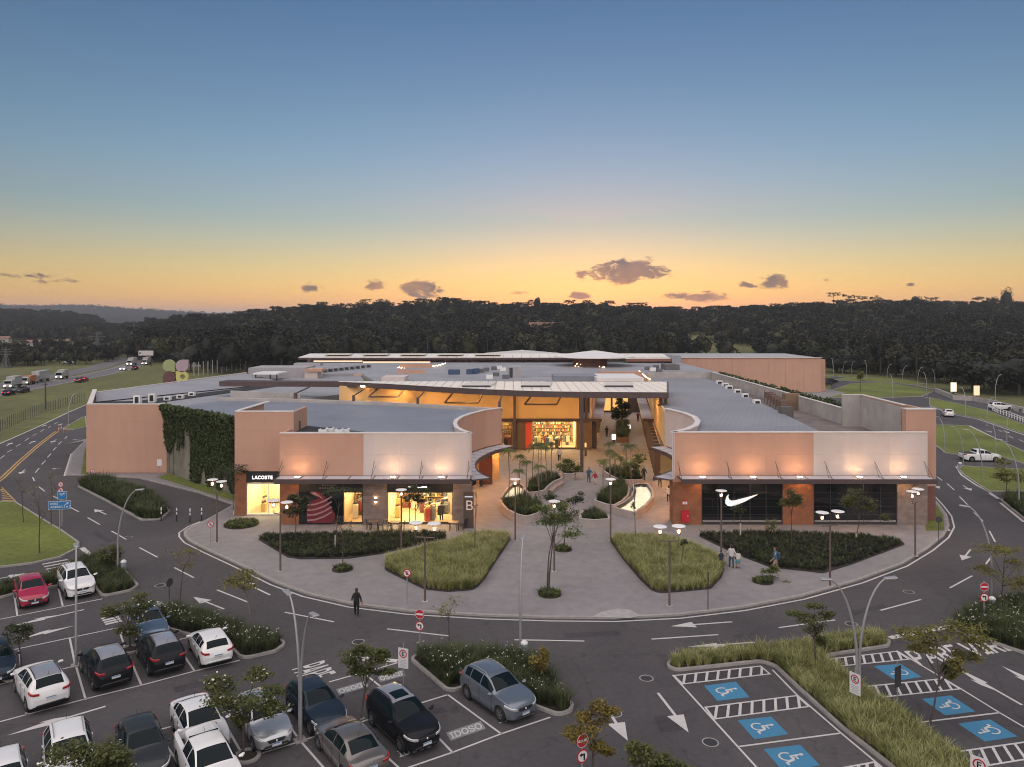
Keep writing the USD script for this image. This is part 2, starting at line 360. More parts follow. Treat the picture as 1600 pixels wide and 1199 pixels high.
# ------------------------------------------------------------------ terrain
RIDGE = np.array([(-900, 486), (-200, 484), (0, 483), (60, 486), (110, 490), (150, 497), (182, 511), (196, 522), (205, 514), (235, 501), (270, 494), (300, 489), (350, 487), (400, 486), (440, 483), (500, 478), (560, 477), (620, 475), (680, 470), (720, 470),
                  (760, 472), (820, 477), (880, 477), (922, 471), (960, 479), (1020, 483), (1070, 487), (1110, 483), (1150, 479), (1200, 477), (1240, 472), (1300, 468), (1350, 468), (1400, 471), (1430, 466), (1470, 470), (1520, 468), (1600, 470), (1900, 466), (2600, 470)], float)
TREE_H = 14.0

def ridge_dist(s):
    return np.interp(s, [-900, 190, 236, 2600], [1150.0, 1150.0, 680.0, 680.0])

def slope_start(s):
    return np.interp(s, [-900, 185, 240, 2600], [640.0, 640.0, 330.0, 320.0])

def ground_z(x, y):
    """Height of the land: flat round the shopping centre, wooded hills ahead."""
    x, y = np.asarray(x, float), np.asarray(y, float)
    d = np.hypot(x, y)
    az = np.degrees(np.arctan2(x, np.maximum(y, 1e-6)))
    front = np.clip((y / np.maximum(d, 1e-6) - .25) / .2, 0, 1)
    s = 800 + F * x / np.maximum(y, .25 * d + 1e-6)
    dr = ridge_dist(s)
    row = np.interp(s, RIDGE[:, 0], RIDGE[:, 1])
    yy = dr
    zr = np.maximum(H + (HY - row) * yy / F - TREE_H, -2)
    d0 = slope_start(s)
    t = np.clip((y - d0) / np.maximum(dr - d0, 1), 0, 1)
    up = t * t * (3 - 2 * t)
    fall = np.clip((y - dr - 60) / 700, 0, 1)
    z = zr * up * (1 - .8 * fall)
    far = np.interp(s, [-900, -100, 60, 140, 190, 270, 330, 400, 440, 480, 520, 560, 2600], [66, 64, 66, 67, 58, 44, 30, 30, 62, 64, 40, 24, 24])
    z = z + far * np.clip((y - 2200) / 1100, 0, 1) ** 2 * (1 - .5 * np.clip((y - 3600) / 2500, 0, 1))
    bumps = (meshkit.fbm(np.stack([x / 90, y / 90, 0 * x], -1), 4, 3) - .5) * 13
    return (z + bumps * np.clip((y - d0 - 20) / 200, 0, 1)) * front - .06

def terrain():
    az = np.radians(np.concatenate([np.arange(-46, 46, .4), np.arange(46, 314, 8)]))
    d = np.concatenate([[2, 15, 40, 80, 140, 200, 260], np.arange(300, 900, 14), np.arange(900, 1400, 30), np.arange(1400, 2200, 90), np.arange(2200, 6200, 130), [7500, 12000, 20000]])
    A, D = np.meshgrid(az, d, indexing='ij')
    X, Y = D * np.sin(A), D * np.cos(A)
    v = np.stack([X, Y, ground_z(X, Y)], -1).reshape(-1, 3)
    n, m = A.shape
    i, j = np.meshgrid(np.arange(n), np.arange(m - 1), indexing='ij')
    a, b = i * m + j, ((i + 1) % n) * m + j
    f = np.stack([a, a + 1, b + 1, b], -1).reshape(-1, 4)
    v = np.vstack([v, [0, 0, -.06]])
    tri = np.vstack([f[:, [0, 2, 1]], f[:, [0, 3, 2]], np.stack([np.full(n, len(v) - 1), np.arange(n) * m, ((np.arange(n) + 1) % n) * m], -1)[:, [0, 2, 1]]])
    t = trimesh.Trimesh(v, tri, process=False)
    if t.face_normals[:, 2].mean() < 0:
        t.invert()
    return t

obj('ground', terrain(), field_m, smooth=True, kind='structure')

# ------------------------------------------------------------------ roads, car parks and the paved plaza
PLAZA = Polygon(GP([(322, 814), (300, 823), (287, 832), (287, 838), (295, 847), (325, 862), (375, 885), (430, 912), (480, 930), (550, 946), (640, 957), (760, 964), (860, 967), (960, 968), (1060, 963), (1160, 951), (1250, 934), (1340, 909), (1410, 883), (1450, 859), (1475, 839), (1484, 823), (1480, 806), (1468, 790), (1450, 770)])
                + [(40.5, 85), (42, 140), (84, 190), (84, 225), (-62, 225), (-66, 112)] + GP([(132, 690), (112, 710), (102, 743), (216, 748), (310, 771), (365, 790)]))
ROAD = Polygon(GP([(-420, 860), (0, 695), (60, 668), (107, 645), (136, 633)]) + [(-60, 160), (60, 160), (75, 178)] + GP([(1300, 588), (1416, 600), (1560, 632), (1740, 660), (1900, 720), (2400, 900)]) + [(75, 14), (-75, 14)])
road = thing('asphalt', None, None, kind='structure')
obj('road_surface', sheet(ROAD, 0.0), asphalt_m, road)
ISL = []                                                       # the raised islands

def island(name, pts, inner, parent=None, kerb=.16, h=.13, z=0.0):
    """A raised bed of the setting: a ring of kerb with soil or grass inside."""
    p = poly(pts)
    p = p.buffer(.25).buffer(-.25)
    q = p.buffer(-kerb)
    obj('kerb', prism(p.difference(q), z - .05, z + h), kerb_m, parent)
    obj(name, prism(q, z - .05, z + h - .03), inner, parent)
    ISL.append(p)
    return q

pz = thing('plaza', None, None, kind='structure')
PK = PLAZA.buffer(-.22)
obj('kerb', prism(PLAZA.difference(PK), -.05, .12), kerb_m, pz)
obj('paving', prism(PK, -.05, .115), paving_m, pz)
# grey-white worn patch at the front edge of the plaza
obj('ramp', prism(poly([(925, 964), (940, 956), (965, 951), (985, 953), (1000, 962), (985, 966)], .12), .116, .122), mat('worn_concrete', (.33, .32, .32), var=.2, scale=3), pz)
ZP = .118

lawn = thing('lawn', None, None, kind='structure')
island('turf', [(-160, 800), (0, 785), (24, 785), (75, 817), (96, 829), (124, 849), (124, 857), (95, 872), (50, 882), (0, 888), (-170, 905)], lawn_m, lawn)
# right-hand lawns between the ring road and the approach roads
island('turf', [(1452, 634), (1490, 647), (1530, 655), (1600, 679), (1700, 708), (1700, 690), (1600, 664), (1541, 642), (1500, 632), (1452, 622)], lawn_m, lawn)
island('turf', [(1452, 664), (1512, 666), (1540, 679), (1600, 706), (1680, 745), (1640, 738), (1561, 714), (1500, 712), (1475, 708), (1462, 697), (1452, 690)], lawn_m, lawn)
island('turf', [(1495, 728), (1502, 729), (1610, 735), (1640, 770), (1585, 769), (1545, 769), (1526, 757), (1505, 743), (1496, 733)], lawn_m, lawn)
island('turf', [(1288, 614), (1330, 600), (1380, 598), (1432, 606), (1460, 612), (1440, 620), (1380, 622), (1300, 622)], lawn_m, lawn)
island('turf', [(1300, 594), (1330, 590), (1400, 592), (1445, 600), (1425, 602), (1380, 597), (1330, 596)], lawn_m, lawn)
island('turf', [(98, 671), (124, 655), (134, 651), (136, 668), (116, 672)], lawn_m, lawn)
obj('turf', prism(poly([(1446, 786), (1464, 790), (1474, 806), (1476, 829), (1447, 829)], ZP), ZP - .02, ZP + .03), lawn_m, lawn)
obj('turf', prism(poly([(262, 741), (300, 744), (367, 776), (367, 783), (330, 772), (246, 746)], ZP), ZP - .02, ZP + .05), lawn_m, lawn)
obj('turf', prism(poly([(133, 700), (137, 700), (137, 741), (127, 741)], ZP), ZP - .02, ZP + .05), lawn_m, lawn)

# ---- drain covers
for px_, py_ in ((560, 1003), (760, 1040), (1010, 1060), (250, 915), (1330, 975), (960, 1115), (330, 1065), (1420, 925), (200, 840), (1110, 1160)):
    g = G(px_, py_)
    c = obj('drain_cover', prism(Point(g[0], g[1]).buffer(.30, 10), .001, .006), darksteel_m, road)
    obj('cover_rim', prism(Point(g[0], g[1]).buffer(.37, 10).difference(Point(g[0], g[1]).buffer(.31, 10)), .001, .005), kerb_m, c)

for c_ in ([(620, 1120), (690, 1105), (700, 1112), (632, 1128)], [(880, 990), (965, 985), (970, 992), (884, 998)], [(270, 1075), (330, 1060), (338, 1066), (276, 1082)], [(1330, 955), (1380, 944), (1386, 949), (1336, 961)], [(150, 830), (175, 845), (170, 849), (144, 834)], [(1020, 1120), (1060, 1116), (1075, 1140), (1032, 1145)]):
    obj('asphalt_patch', prism(poly(c_), -.003, .0032), asphalt_dark, road)

# ---- paint on the road
def mark(name, mesh, m=paint_m):
    obj(name, mesh, m, road)

def dash(pts, w=.13, z=.006, m=paint_m, name='lane_dash'):
    mark(name, strip(G(*pts[0]), G(*pts[1]), w, z), m)

for a in [((106, 791), (123, 800)), ((137, 809), (156, 820)), ((174, 830), (197, 843)), ((218, 856), (246, 871)), ((272, 887), (303, 903)), ((339, 922), (387, 941)), ((445, 957), (522, 972)), ((605, 983), (702, 994)),
          ((804, 1000), (913, 1002)), ((1018, 999), (1122, 992)), ((1217, 981), (1305, 969)), ((1376, 954), (1439, 937)), ((1484, 919), (1519, 900)), ((1540, 882), (1550, 869)), ((1546, 830), (1555, 847)), ((1522, 801), (1536, 815)),
          ((1499, 776), (1512, 789)), ((1480, 756), (1491, 766)), ((1464, 745), (1472, 751)), ((0, 717), (7, 712)), ((11, 707), (19, 703)), ((25, 698), (32, 694)), ((39, 689), (45, 685)), ((51, 681), (57, 678)), ((63, 675), (69, 671)),
          ((75, 669), (79, 666)), ((85, 663), (90, 660)), ((65, 726), (71, 720)), ((74, 715), (80, 709)), ((83, 704), (88, 699)), ((91, 695), (96, 690)), ((101, 686), (105, 682)), ((55, 739), (61, 732)), ((51, 746), (54, 752)), ((61, 761), (70, 768)), ((82, 775), (92, 780)),
          ((1560, 672), (1566, 675)), ((1576, 681), (1583, 685)), ((1592, 687), (1600, 691))]:
    dash(a)

edge = PLAZA.buffer(.42).exterior
front_edge = Polygon(edge).buffer(0).boundary.intersection(sbox(-60, 20, 60, 82))
line = Polygon(edge).difference(PLAZA.buffer(.28)).intersection(Polygon(GP([(240, 790), (240, 1100), (1640, 1100), (1640, 765), (1455, 765), (1440, 850), (900, 900), (400, 860), (320, 818)])))
mark('edge_line', sheet(line, .006))

def ring_line(pts, clip, d0=.12, d1=.24, m=paint_m):
    p = poly(pts)
    mark('edge_line', sheet(p.buffer(d1).difference(p.buffer(d0)).intersection(poly(clip)), .006), m)

def arrow(tail, tip, w=.14, head=.42, hl=1.5, z=.008, turn=0):
    a, b = G(*tail)[:2], G(*tip)[:2]
    L = np.linalg.norm(b - a)
    d = (b - a) / L
    n = np.array([-d[1], d[0]])
    if turn:
        head, hl = .24, 2.0
    hl = min(hl, L * .45)
    P = lambda u, v: tuple(a + d * u + n * v)
    ps = [Polygon([P(0, w / 2), P(L - hl, w / 2), P(L - hl, head), P(L, 0), P(L - hl, -head), P(L - hl, -w / 2), P(0, -w / 2)])]
    if turn:
        u0 = L * .48
        ps.append(Polygon([P(L - hl - .9, 0), P(L - hl - .1, turn * .30), P(L - hl + .5, turn * .34), P(L - hl, turn * .05), P(L - hl - .2, 0)]))
    mark('arrow_marking', sheet(unary_union(ps), z))

for t, h, k in [((350, 952), (302, 933), 0), ((422, 930), (374, 907), 0), ((1144, 972), (1048, 979), 0), ((1179, 1004), (1075, 1011), 1), ((940, 1095), (981, 1158), 0), ((1028, 1083), (1076, 1145), 0), ((1517, 858), (1503, 876), 0),
                ((1505, 759), (1518, 767), 0), ((1456, 755), (1468, 764), 0), ((166, 804), (147, 796), 0), ((131, 953), (16, 979), -1), ((5, 1005), (116, 978), 1), ((165, 1104), (10, 1150), -1), ((-20, 908), (42, 896), 0), ((1597, 1102), (1493, 1043), 1), ((1660, 1090), (1565, 1041), 1),
                ((10, 697), (19, 692), 0), ((45, 694), (55, 689), 0), ((88, 687), (80, 692), 0), ((39, 734), (31, 741), 0), ((126, 686), (113, 688), 0), ((95, 732), (80, 733), 0), ((65, 667), (72, 664), 0), ((97, 662), (92, 665), 0), ((1540, 673), (1550, 676), 0), ((1568, 673), (1577, 677), 0), ((1448, 748), (1440, 742), 0)]:
    arrow(t, h, turn=k)

for a, w in [(((553, 1029), (621, 1033)), .4), (((242, 941), (262, 950)), .45), (((128, 856), (146, 873)), .4), (((1547, 771), (1561, 780)), .4), (((1390, 997), (1487, 979)), .4), (((1062, 1024), (1120, 1013)), .3)]:
    dash(a, w, name='stop_line')

def line_px(a, b, w=.1, m=paint_m, z=.006, name='parking_line'):
    mark(name, strip(G(*a), G(*b), w, z), m)

for a, b in [((514, 1066), (621, 1036)), ((567, 1051), (597, 1075)), ((339, 1116), (366, 1109)), ((346, 1122), (374, 1171)), ((400, 1180), (462, 1161)), ((480, 1155), (657, 1099)), ((657, 1099), (699, 1086)), ((447, 1126), (464, 1151)), ((471, 1160), (525, 1222)), ((597, 1075), (620, 1094)),
             ((600, 1179), (640, 1215)), ((684, 1152), (707, 1176)), ((570, 1222), (640, 1199)), ((640, 1199), (707, 1176)), ((707, 1176), (783, 1147)), ((783, 1147), (860, 1121)), ((700, 1086), (783, 1147)), ((243, 1142), (300, 1222)), ((240, 1143), (339, 1116)), ((150, 1175), (240, 1143)), ((40, 1205), (150, 1175)), ((374, 1171), (400, 1180)),
             ((-60, 1142), (0, 1128)), ((0, 1128), (135, 1092)), ((135, 1092), (221, 1071)), ((221, 1071), (304, 1049)), ((304, 1049), (375, 1032)), ((119, 1042), (134, 1094)), ((202, 1027), (221, 1071)), ((287, 1024), (304, 1049)), ((30, 1016), (42, 1118)), ((-30, 1078), (14, 1066)), ((14, 1066), (117, 1041)), ((117, 1041), (196, 1020)), ((270, 1002), (300, 995)),
             ((-40, 1030), (0, 1020)), ((0, 1020), (185, 981)), ((109, 998), (118, 1042)), ((185, 981), (197, 1018)), ((0, 968), (160, 936)), ((-60, 980), (0, 968)), ((22, 928), (27, 962)), ((90, 914), (98, 947)),
             ((1051, 1055), (1180, 1197)), ((1180, 1197), (1210, 1230)), ((1207, 1047), (1245, 1086)), ((1245, 1086), (1312, 1144)), ((1312, 1144), (1378, 1199)), ((1154, 1167), (1313, 1146)), ((1401, 1017), (1502, 1077)), ((1502, 1077), (1562, 1114)), ((1562, 1114), (1640, 1160)), ((1430, 1130), (1562, 1114))]:
    line_px(a, b)

def hatch(q, n, w=.13):
    """A hatched no-parking strip between two bays: its outline and n slanting bars."""
    c = [G(*p)[:2] for p in q]                        # near-left, far-left ... in order around
    pl = Polygon(c)
    out = [pl.difference(pl.buffer(-.1))]
    for k in range(-1, n + 2):
        a = c[0] + (c[1] - c[0]) * ((k + 1.1) / n)
        b = c[3] + (c[2] - c[3]) * ((k + .1) / n)
        out.append(LineString([a, b]).buffer(w / 2, cap_style=2).intersection(pl))
    mark('hatched_bay', sheet(unary_union(out), .009))
    mark('hatched_ground', sheet(pl, .0035), asphalt_dark)

for q, n in [(((1051, 1055.5), (1189, 1040.5), (1205, 1054), (1066, 1070)), 8), (((1100, 1105), (1245, 1086.5), (1266, 1105), (1115, 1125)), 8), (((1291, 1030), (1401, 1017.5), (1422, 1031), (1307, 1042.5)), 8),
             (((1350, 1072.5), (1474, 1060), (1502, 1077.5), (1375, 1091)), 8), (((1495, 1174), (1600, 1159), (1640, 1182), (1524, 1201)), 6), (((1300, 1202), (1366, 1190), (1385, 1205), (1310, 1222)), 5)]:
    hatch(q, n)

def affine(mesh2d, c, z):
    """Lays unit-square artwork (trimesh, xy) onto the ground parallelogram c = bottom-left, bottom-right, top-left."""
    o, u, v = (np.array(p[:2]) for p in c)
    m = mesh2d.copy()
    xy = o + m.vertices[:, :1] * (u - o) + m.vertices[:, 1:2] * (v - o)
    m.vertices = np.column_stack([xy, np.where(m.vertices[:, 2] > m.vertices[:, 2].mean(), z, z - .004)])
    if m.volume < 0:
        m.invert()
    return m

def wheelchair():
    ring = Point(.42, .36).buffer(.25).difference(Point(.42, .36).buffer(.19)).difference(Polygon([(.40, .36), (.62, .9), (.0, .95), (.2, .62)]).buffer(0))
    body = unary_union([Point(.40, .88).buffer(.065), LineString([(.40, .78), (.42, .50), (.64, .50), (.74, .20), (.84, .22)]).buffer(.036), LineString([(.41, .66), (.60, .66)]).buffer(.028)])
    return prism(unary_union([ring, body]), 0, 1)

WC = wheelchair()
for q, left in [(((1100, 1072), (1150, 1065.5), (1171, 1089.5), (1121, 1095.5)), 1), (((1152.5, 1126), (1205, 1120), (1232, 1147.5), (1179, 1155.5)), 1), (((1193, 1171), (1250, 1164), (1281, 1196), (1224, 1206)), 1),
                (((1365, 1041), (1407, 1037.5), (1440, 1058), (1400, 1064)), 0), (((1440, 1092.5), (1486, 1087), (1524, 1112), (1477, 1118)), 0), (((1497, 1131), (1547, 1124.5), (1590, 1151), (1539, 1159)), 0)]:
    c = [G(*p) for p in q]
    bay = obj('accessible_bay', prism(Polygon([tuple(p[:2]) for p in c]), .001, .007), blue_m, road)
    tl, tr, br, bl = c
    # the figure lies on its back: on the left its head points right, on the right its head points left
    o, u, v = (tl, bl, tr) if left else (br, tr, bl)
    k = lambda p: tl + (p - (tl + br) / 2) * .78 - tl + (tl + br) / 2
    obj('wheelchair_symbol', affine(WC, [k(o), k(u), k(v)], .012), paint_m, bay)

def ground_text(text, bl, br, tl, m=paint_m, bold=True, panel=False, name='lettering'):
    t = meshkit.text_mesh(text, 1.0, 1.0, bold=bold)
    lo, hi = t.bounds
    t.vertices = (t.vertices - lo) / (hi - lo)
    c = [G(*bl), G(*br), G(*tl)]
    if panel:
        o, u, v = c
        e = (u - o) * .06, (v - o) * .22
        mark('lettering_panel', sheet(Polygon([tuple(p[:2]) for p in (o - e[0] - e[1], u + e[0] - e[1], u + e[0] + (v - o) + e[1], v - e[0] + e[1])]), .005), mat('faded_panel', (.20, .215, .225), var=.2, scale=5))
    mark(name, affine(t, c, .011), m)

fade_m = mat('faded_paint', (.42, .43, .44), var=.3, scale=7)
ground_text('IDOSO', (706, 1155), (755, 1138), (701, 1146), panel=True)
ground_text('IDOSO', (625, 1184), (676, 1167), (620, 1174), m=fade_m)
ground_text('IDOSO', (781, 1131), (826, 1115), (776, 1123), m=fade_m)
ground_text('IDOSO', (569, 1066), (528, 1078), (573, 1072), panel=True)
ground_text('IDOSO', (627, 1049), (592, 1058), (631, 1055), panel=True)
ground_text('PARE', (455, 1047), (473, 1068), (506, 1032), bold=True)
for (x0, y0), (x1, y1) in (((66, 882), (76, 895)), ((158, 967), (165, 977))):
    for k in range(4):
        px_, py_ = x0 + (x1 - x0) * k / 3.3, y0 + (y1 - y0) * k / 3.3
        line_px((px_, py_), (px_ + (40 if x0 < 100 else 26), py_ - (7.5 if x0 < 100 else 6)), .24, name='stripe_bar')
ground_text('PARE VIRE', (1437, 1040), (1590, 1016), (1412, 1018))
# double yellow line and the yellow hatch of the left-hand road
for dx in (-.14, .14):
    pts = [G(*p)[:2] for p in [(-20, 764), (4, 747), (30, 722), (60, 696), (89, 674)]]
    mark('centre_line', sheet(LineString(pts).buffer(.30, cap_style=2, join_style=2).intersection(LineString([np.array(p) + [dx * 1.6, 0] for p in pts]).buffer(.11)), .006), yellow_m)
for k in range(8):
    y0 = 765 + k * 2.7
    line_px((3, y0 + 1.5), (3.5 + k * 3.0, y0 - .4 + k * .25), .3, yellow_m, name='hatch_bar')
line_px((24, 784), (120, 847), .12, yellow_m, name='kerb_line')
line_px((103, 673), (135, 667), .15, yellow_m, name='kerb_line')
line_px((3, 762), (24, 783), .12, yellow_m, name='kerb_line')
# white kerb lines along the approach roads
for a in [[(-200, 785), (0, 693.5), (60, 667), (107, 644.5), (134, 633)], [(1452, 688), (1464, 698), (1478, 708)], [(1494, 729), (1503, 743), (1525, 758), (1548, 770)], [(1515, 665.5), (1545, 680), (1600, 706), (1640, 726)], [(1453, 635), (1490, 648), (1530, 656), (1600, 680), (1640, 692)],
          [(1288, 586.5), (1416, 599), (1560, 630), (1640, 643)], [(1440, 620), (1500, 632), (1541, 641)], [(112, 709), (101, 744)], [(1563, 786), (1600, 816)], [(1446, 782), (1462, 800), (1483, 830)]]:
    mark('kerb_line', sheet(LineString(GP(a)).buffer(.13, cap_style=2), .009), mat('pale_kerb', (.5, .48, .45), var=.15, scale=2))
# the far car park and the highway across the valley
hw = thing('highway', None, None, kind='structure')
HWC = np.array([(-112, 60), (-121, 127), (-126, 165)] + [tuple(G(*p)[:2]) for p in [(0, 613.5), (50, 604), (100, 595), (150, 585.5), (195, 575), (222, 565), (230, 559)]])
hwa = mat('highway_asphalt', (.13, .125, .13), var=.1, scale=.3)
obj('carriageway', sheet(LineString(HWC).buffer(4.6, cap_style=2), -.035), hwa, hw)
obj('carriageway', sheet(LineString(HWC + np.array([-11.5, 0])).buffer(4.2, cap_style=2), -.035), hwa, hw)
for dx, wd in ((-4.1, .12), (4.1, .12)):
    obj('edge_line', sheet(LineString(HWC).parallel_offset(abs(dx), 'left' if dx < 0 else 'right').buffer(wd), -.03), paint_m, hw)

# ------------------------------------------------------------------ the shopping centre
YF = 67.8                                          # the plane of the two front facades
ZT = 8.3

def wall_px(px, y=YF):
    return (px - 800) * y / F

def zrow(py, y=YF):
    return H - (py - HY) * y / F

def panels(parent, name, x0, x1, z0, z1, y, nx, nz, m, t=.04, gap=.005):
    """Cladding panels, each its own piece, in front of a wall at depth y (towards the camera is -y)."""
    for i in range(nx):
        for k in range(nz):
            a, b = x0 + (x1 - x0) * i / nx, x0 + (x1 - x0) * (i + 1) / nx
            c, d = z0 + (z1 - z0) * k / nz, z0 + (z1 - z0) * (k + 1) / nz
            obj(name, bx(a + gap / 2, b - gap / 2, y - t, y - .001, c + gap / 2, d - gap / 2), m, parent)

def wall_line(pts, z0, z1, t=.3, side=1):
    """An upright wall along a polyline (world xy)."""
    return prism(LineString(pts).buffer(t / 2, cap_style=2, join_style=2), z0, z1)

def text_wall(parent, name, text, x, z, h, y, m, bold=False, depth=.04, center=False):
    t = meshkit.text_mesh(text, h, depth, bold=bold)
    v = t.vertices
    t.vertices = np.column_stack([v[:, 0], -v[:, 2], v[:, 1]])
    if t.volume < 0:
        t.invert()
    t.apply_translation([x - (t.extents[0] / 2 if center else 0), y, z])
    return obj(name, t, m, parent)

PAL = [(.24, .03, .03), (.5, .42, .30), (.03, .04, .08), (.40, .27, .10), (.02, .02, .025), (.45, .36, .14), (.08, .10, .06), (.35, .15, .06), (.15, .17, .18), (.55, .50, .42), (.12, .04, .05), (.05, .09, .12)]
CLOTH = [mat(f'cloth_{k}', c, var=.1, scale=6) for k, c in enumerate(PAL)]
shopwall_m = mat('shop_wall', (.62, .52, .36), var=.05)
shopfloor_m = mat('shop_floor', (.36, .27, .18), rough=.5, var=.15)
wood_m = mat('shelf_wood', (.30, .17, .08), rough=.6, var=.2, scale=3)

def shop(parent, x0, x1, z0, z1, y, depth, seed, light=None, n=70, frames=3, rail=True, wall=None, pane=True, framem=None, stock=True):
    """A lit shop behind a glazed opening: floor, walls, ceiling with lights, shelves with goods, hanging clothes and a framed window."""
    r = random.Random(seed)
    light, wall = light or shop_on, wall or shopwall_m
    y1 = y + depth
    e = .02
    obj('shop_room', cat_([bx(x0 - .1, x1 + .1, y1, y1 + .1, z0 - .1, z1 + .1), bx(x0 - .1, x0 - e, y + .2, y1 - e, z0 - .1, z1 + .1), bx(x1 + e, x1 + .1, y + .2, y1 - e, z0 - .1, z1 + .1), bx(x0, x1, y + .2, y1 - e, z1 + e, z1 + .1)]), wall, parent)
    obj('shop_floor', bx(x0, x1, y + .2, y1 - e, z0 - .1, z0 - e), shopfloor_m, parent)
    obj('ceiling_light', bx(x0 + .3, x1 - .3, y + .5, y1 - .3, z1 - .05, z1 - .01), light, parent)
    w = x1 - x0
    shelf = [bx(x0 + .1, x1 - .1, y1 - .45, y1 - .03, z0 + k * .52, z0 + k * .52 + .035) for k in range(1, int((z1 - z0) / .52))]
    shelf += [bx(x0 + w * k / 6 - .02, x0 + w * k / 6 + .02, y1 - .44, y1 - .04, z0 + .02, z1 - .2) for k in range(1, 6)]
    if stock:
        obj('shelves', cat_(shelf), wood_m, parent)
    groups = {}
    for k in range(int((z1 - z0) / .52) if stock else 1):
        x = x0 + .2
        while x < x1 - .3:
            b = r.uniform(.08, .24)
            groups.setdefault(r.randrange(len(CLOTH)), []).append(bx(x, x + b, y1 - .42, y1 - .08, z0 + k * .52 + .04, z0 + k * .52 + .04 + r.uniform(.15, .38)))
            x += b + r.uniform(.02, .16)
    for k in range(n // 3):
        cx, cy = r.uniform(x0 + .4, x1 - .4), r.uniform(y + .7, y1 - 1.0)
        hgt, c = r.uniform(.7, 1.25), r.randrange(len(CLOTH))
        if rail and k % 2:
            groups.setdefault(c, []).append(hull([(cx - .2, cy, 1.55), (cx + .2, cy, 1.55), (cx - .22, cy, .75), (cx + .22, cy, .75)], .06, 1))
        else:
            groups.setdefault(c, []).append(bx(cx - .22, cx + .22, cy - .2, cy + .2, z0 + .02, z0 + hgt))
            groups.setdefault((c + 5) % len(CLOTH), []).append(hull([(cx - .12, cy, z0 + hgt + .12), (cx + .12, cy, z0 + hgt + .2)], .11, 1))
    for c, ms in groups.items():
        obj('goods', cat_(ms), CLOTH[c], parent, kind='stuff')
    if pane:
        fm = framem or black_m
        fr = obj('window_frame', cat_([bx(x0, x1, y + .02, y + .12, z0 - .02, z0 + .08), bx(x0, x1, y + .02, y + .12, z1 - .07, z1)] + [bx(x0 + (w - .06) * k / frames, x0 + (w - .06) * k / frames + .06, y + .025, y + .115, z0 + .08, z1 - .07) for k in range(frames + 1)]), fm, parent)
        for k in range(frames):
            a, b = x0 + (w - .06) * k / frames + .06, x0 + (w - .06) * (k + 1) / frames
            obj('pane', trimesh.Trimesh([(a + .005, y + .065, z0 + .085), (b - .005, y + .065, z0 + .085), (b - .005, y + .065, z1 - .075), (a + .005, y + .065, z1 - .075)], [[0, 1, 2], [0, 2, 3]], process=False), glass_m, fr)

def canopy(parent, x0, x1, y, z, lamps, rods, out=1.75, n=9):
    """A glazed street canopy on brown steel, hung on rods, with uplights that wash the wall."""
    obj('canopy_beam', bx(x0, x1, y - out, y - out + .14, z - .36, z + .04), brown_m, parent)
    obj('canopy_frame', cat_([bx(x0, x1, y - .16, y - .06, z - .06, z + .03)] + [bx(x0 + (x1 - x0 - .08) * k / n, x0 + (x1 - x0 - .08) * k / n + .08, y - out + .145, y - .165, z - .08, z + .02) for k in range(n + 1)]), brown_m, parent)
    for k in range(n):
        a, b = x0 + (x1 - x0 - .08) * k / n + .1, x0 + (x1 - x0 - .08) * (k + 1) / n - .02
        obj('canopy_panel', bx(a, b, y - out + .16, y - .18, z + .004, z + .022), mat('canopy_panel', (.44, .42, .45), rough=.25, var=.12, scale=.8), parent)
    for px in rods:
        x = wall_px(px)
        obj('hanger_rod', cat_([cyl((x, y - .05, z + 1.3), (x, y - out + .1, z + .04), .022, n=6), cyl((x + .12, y - .05, z + .9), (x - .1, y - out + .6, z + .04), .018, n=6)]), darksteel_m, parent)
    for px in lamps:
        x = wall_px(px)
        f = obj('uplight', box(x, y - 1.05, z + .07, .46, .26, .09), darksteel_m, parent)
        obj('lamp_glass', box(x, y - 1.05, z + .125, .42, .22, .012), mat('wash_lamp', (.9, .6, .3), var=0, emit=20.0, ecol=(1, .60, .30)), f)
        f = obj('downlight', box(x + .4, y - .9, z - .14, .3, .3, .08), darksteel_m, parent)
        obj('lamp_glass', box(x + .4, y - .9, z - .19, .22, .22, .012), mat('soffit_lamp', (.9, .6, .3), var=0, emit=34.0, ecol=(1, .50, .19)), f)

def copings(parent, pts, z, w=.4, h=.09):
    obj('coping', prism(LineString(pts).buffer(w / 2, cap_style=2, join_style=2), z, z + h), coping_m, parent)

# ---- left front building
LB = thing('shop_building', 'pink and white left-hand shop block with the concave corner and grey-blue roof', 'building')
XL0, XL1, XLm = wall_px(437), wall_px(735), wall_px(568)
ARC_L = [(XL1, YF), (-4.65, 69.6), (-5.25, 71.5), (-5.6, 74.0), (-5.65, 76.5), (-5.25, 79.3), (-4.4, 82.2), (-3.1, 85.0), (-1.3, 87.3)]
back_l = [(-1.3, 87.3), (-15.9, 94.0), (-27.0, 97.5), (-38.5, 99.5)]
RL = Polygon(ARC_L + back_l[1:] + [(-41.3, 90.9), (-29.0, 79.6), (-26.1, 72.2), (XL0, 70.9), (XL0, YF)])
obj('roof', prism(RL.buffer(-.2), 7.55, 7.9), roof3_m, LB)
obj('upper_wall', bx(XL0, XL1, YF, YF + .25, 3.9, ZT), pink_m, LB)
panels(LB, 'pink_panel', XL0, XLm, 4.45, ZT, YF, 2, 2, pink_m)
panels(LB, 'white_panel', XLm, XL1, 4.45, ZT, YF, 3, 2, white_m)
copings(LB, [(XL0, YF + .12), (XL1, YF + .12)], ZT)
copings(LB, ARC_L, ZT)
obj('side_wall', bx(XL0, XL0 + .22, YF + .26, 71.2, .12, ZT - .02), pink_m, LB)
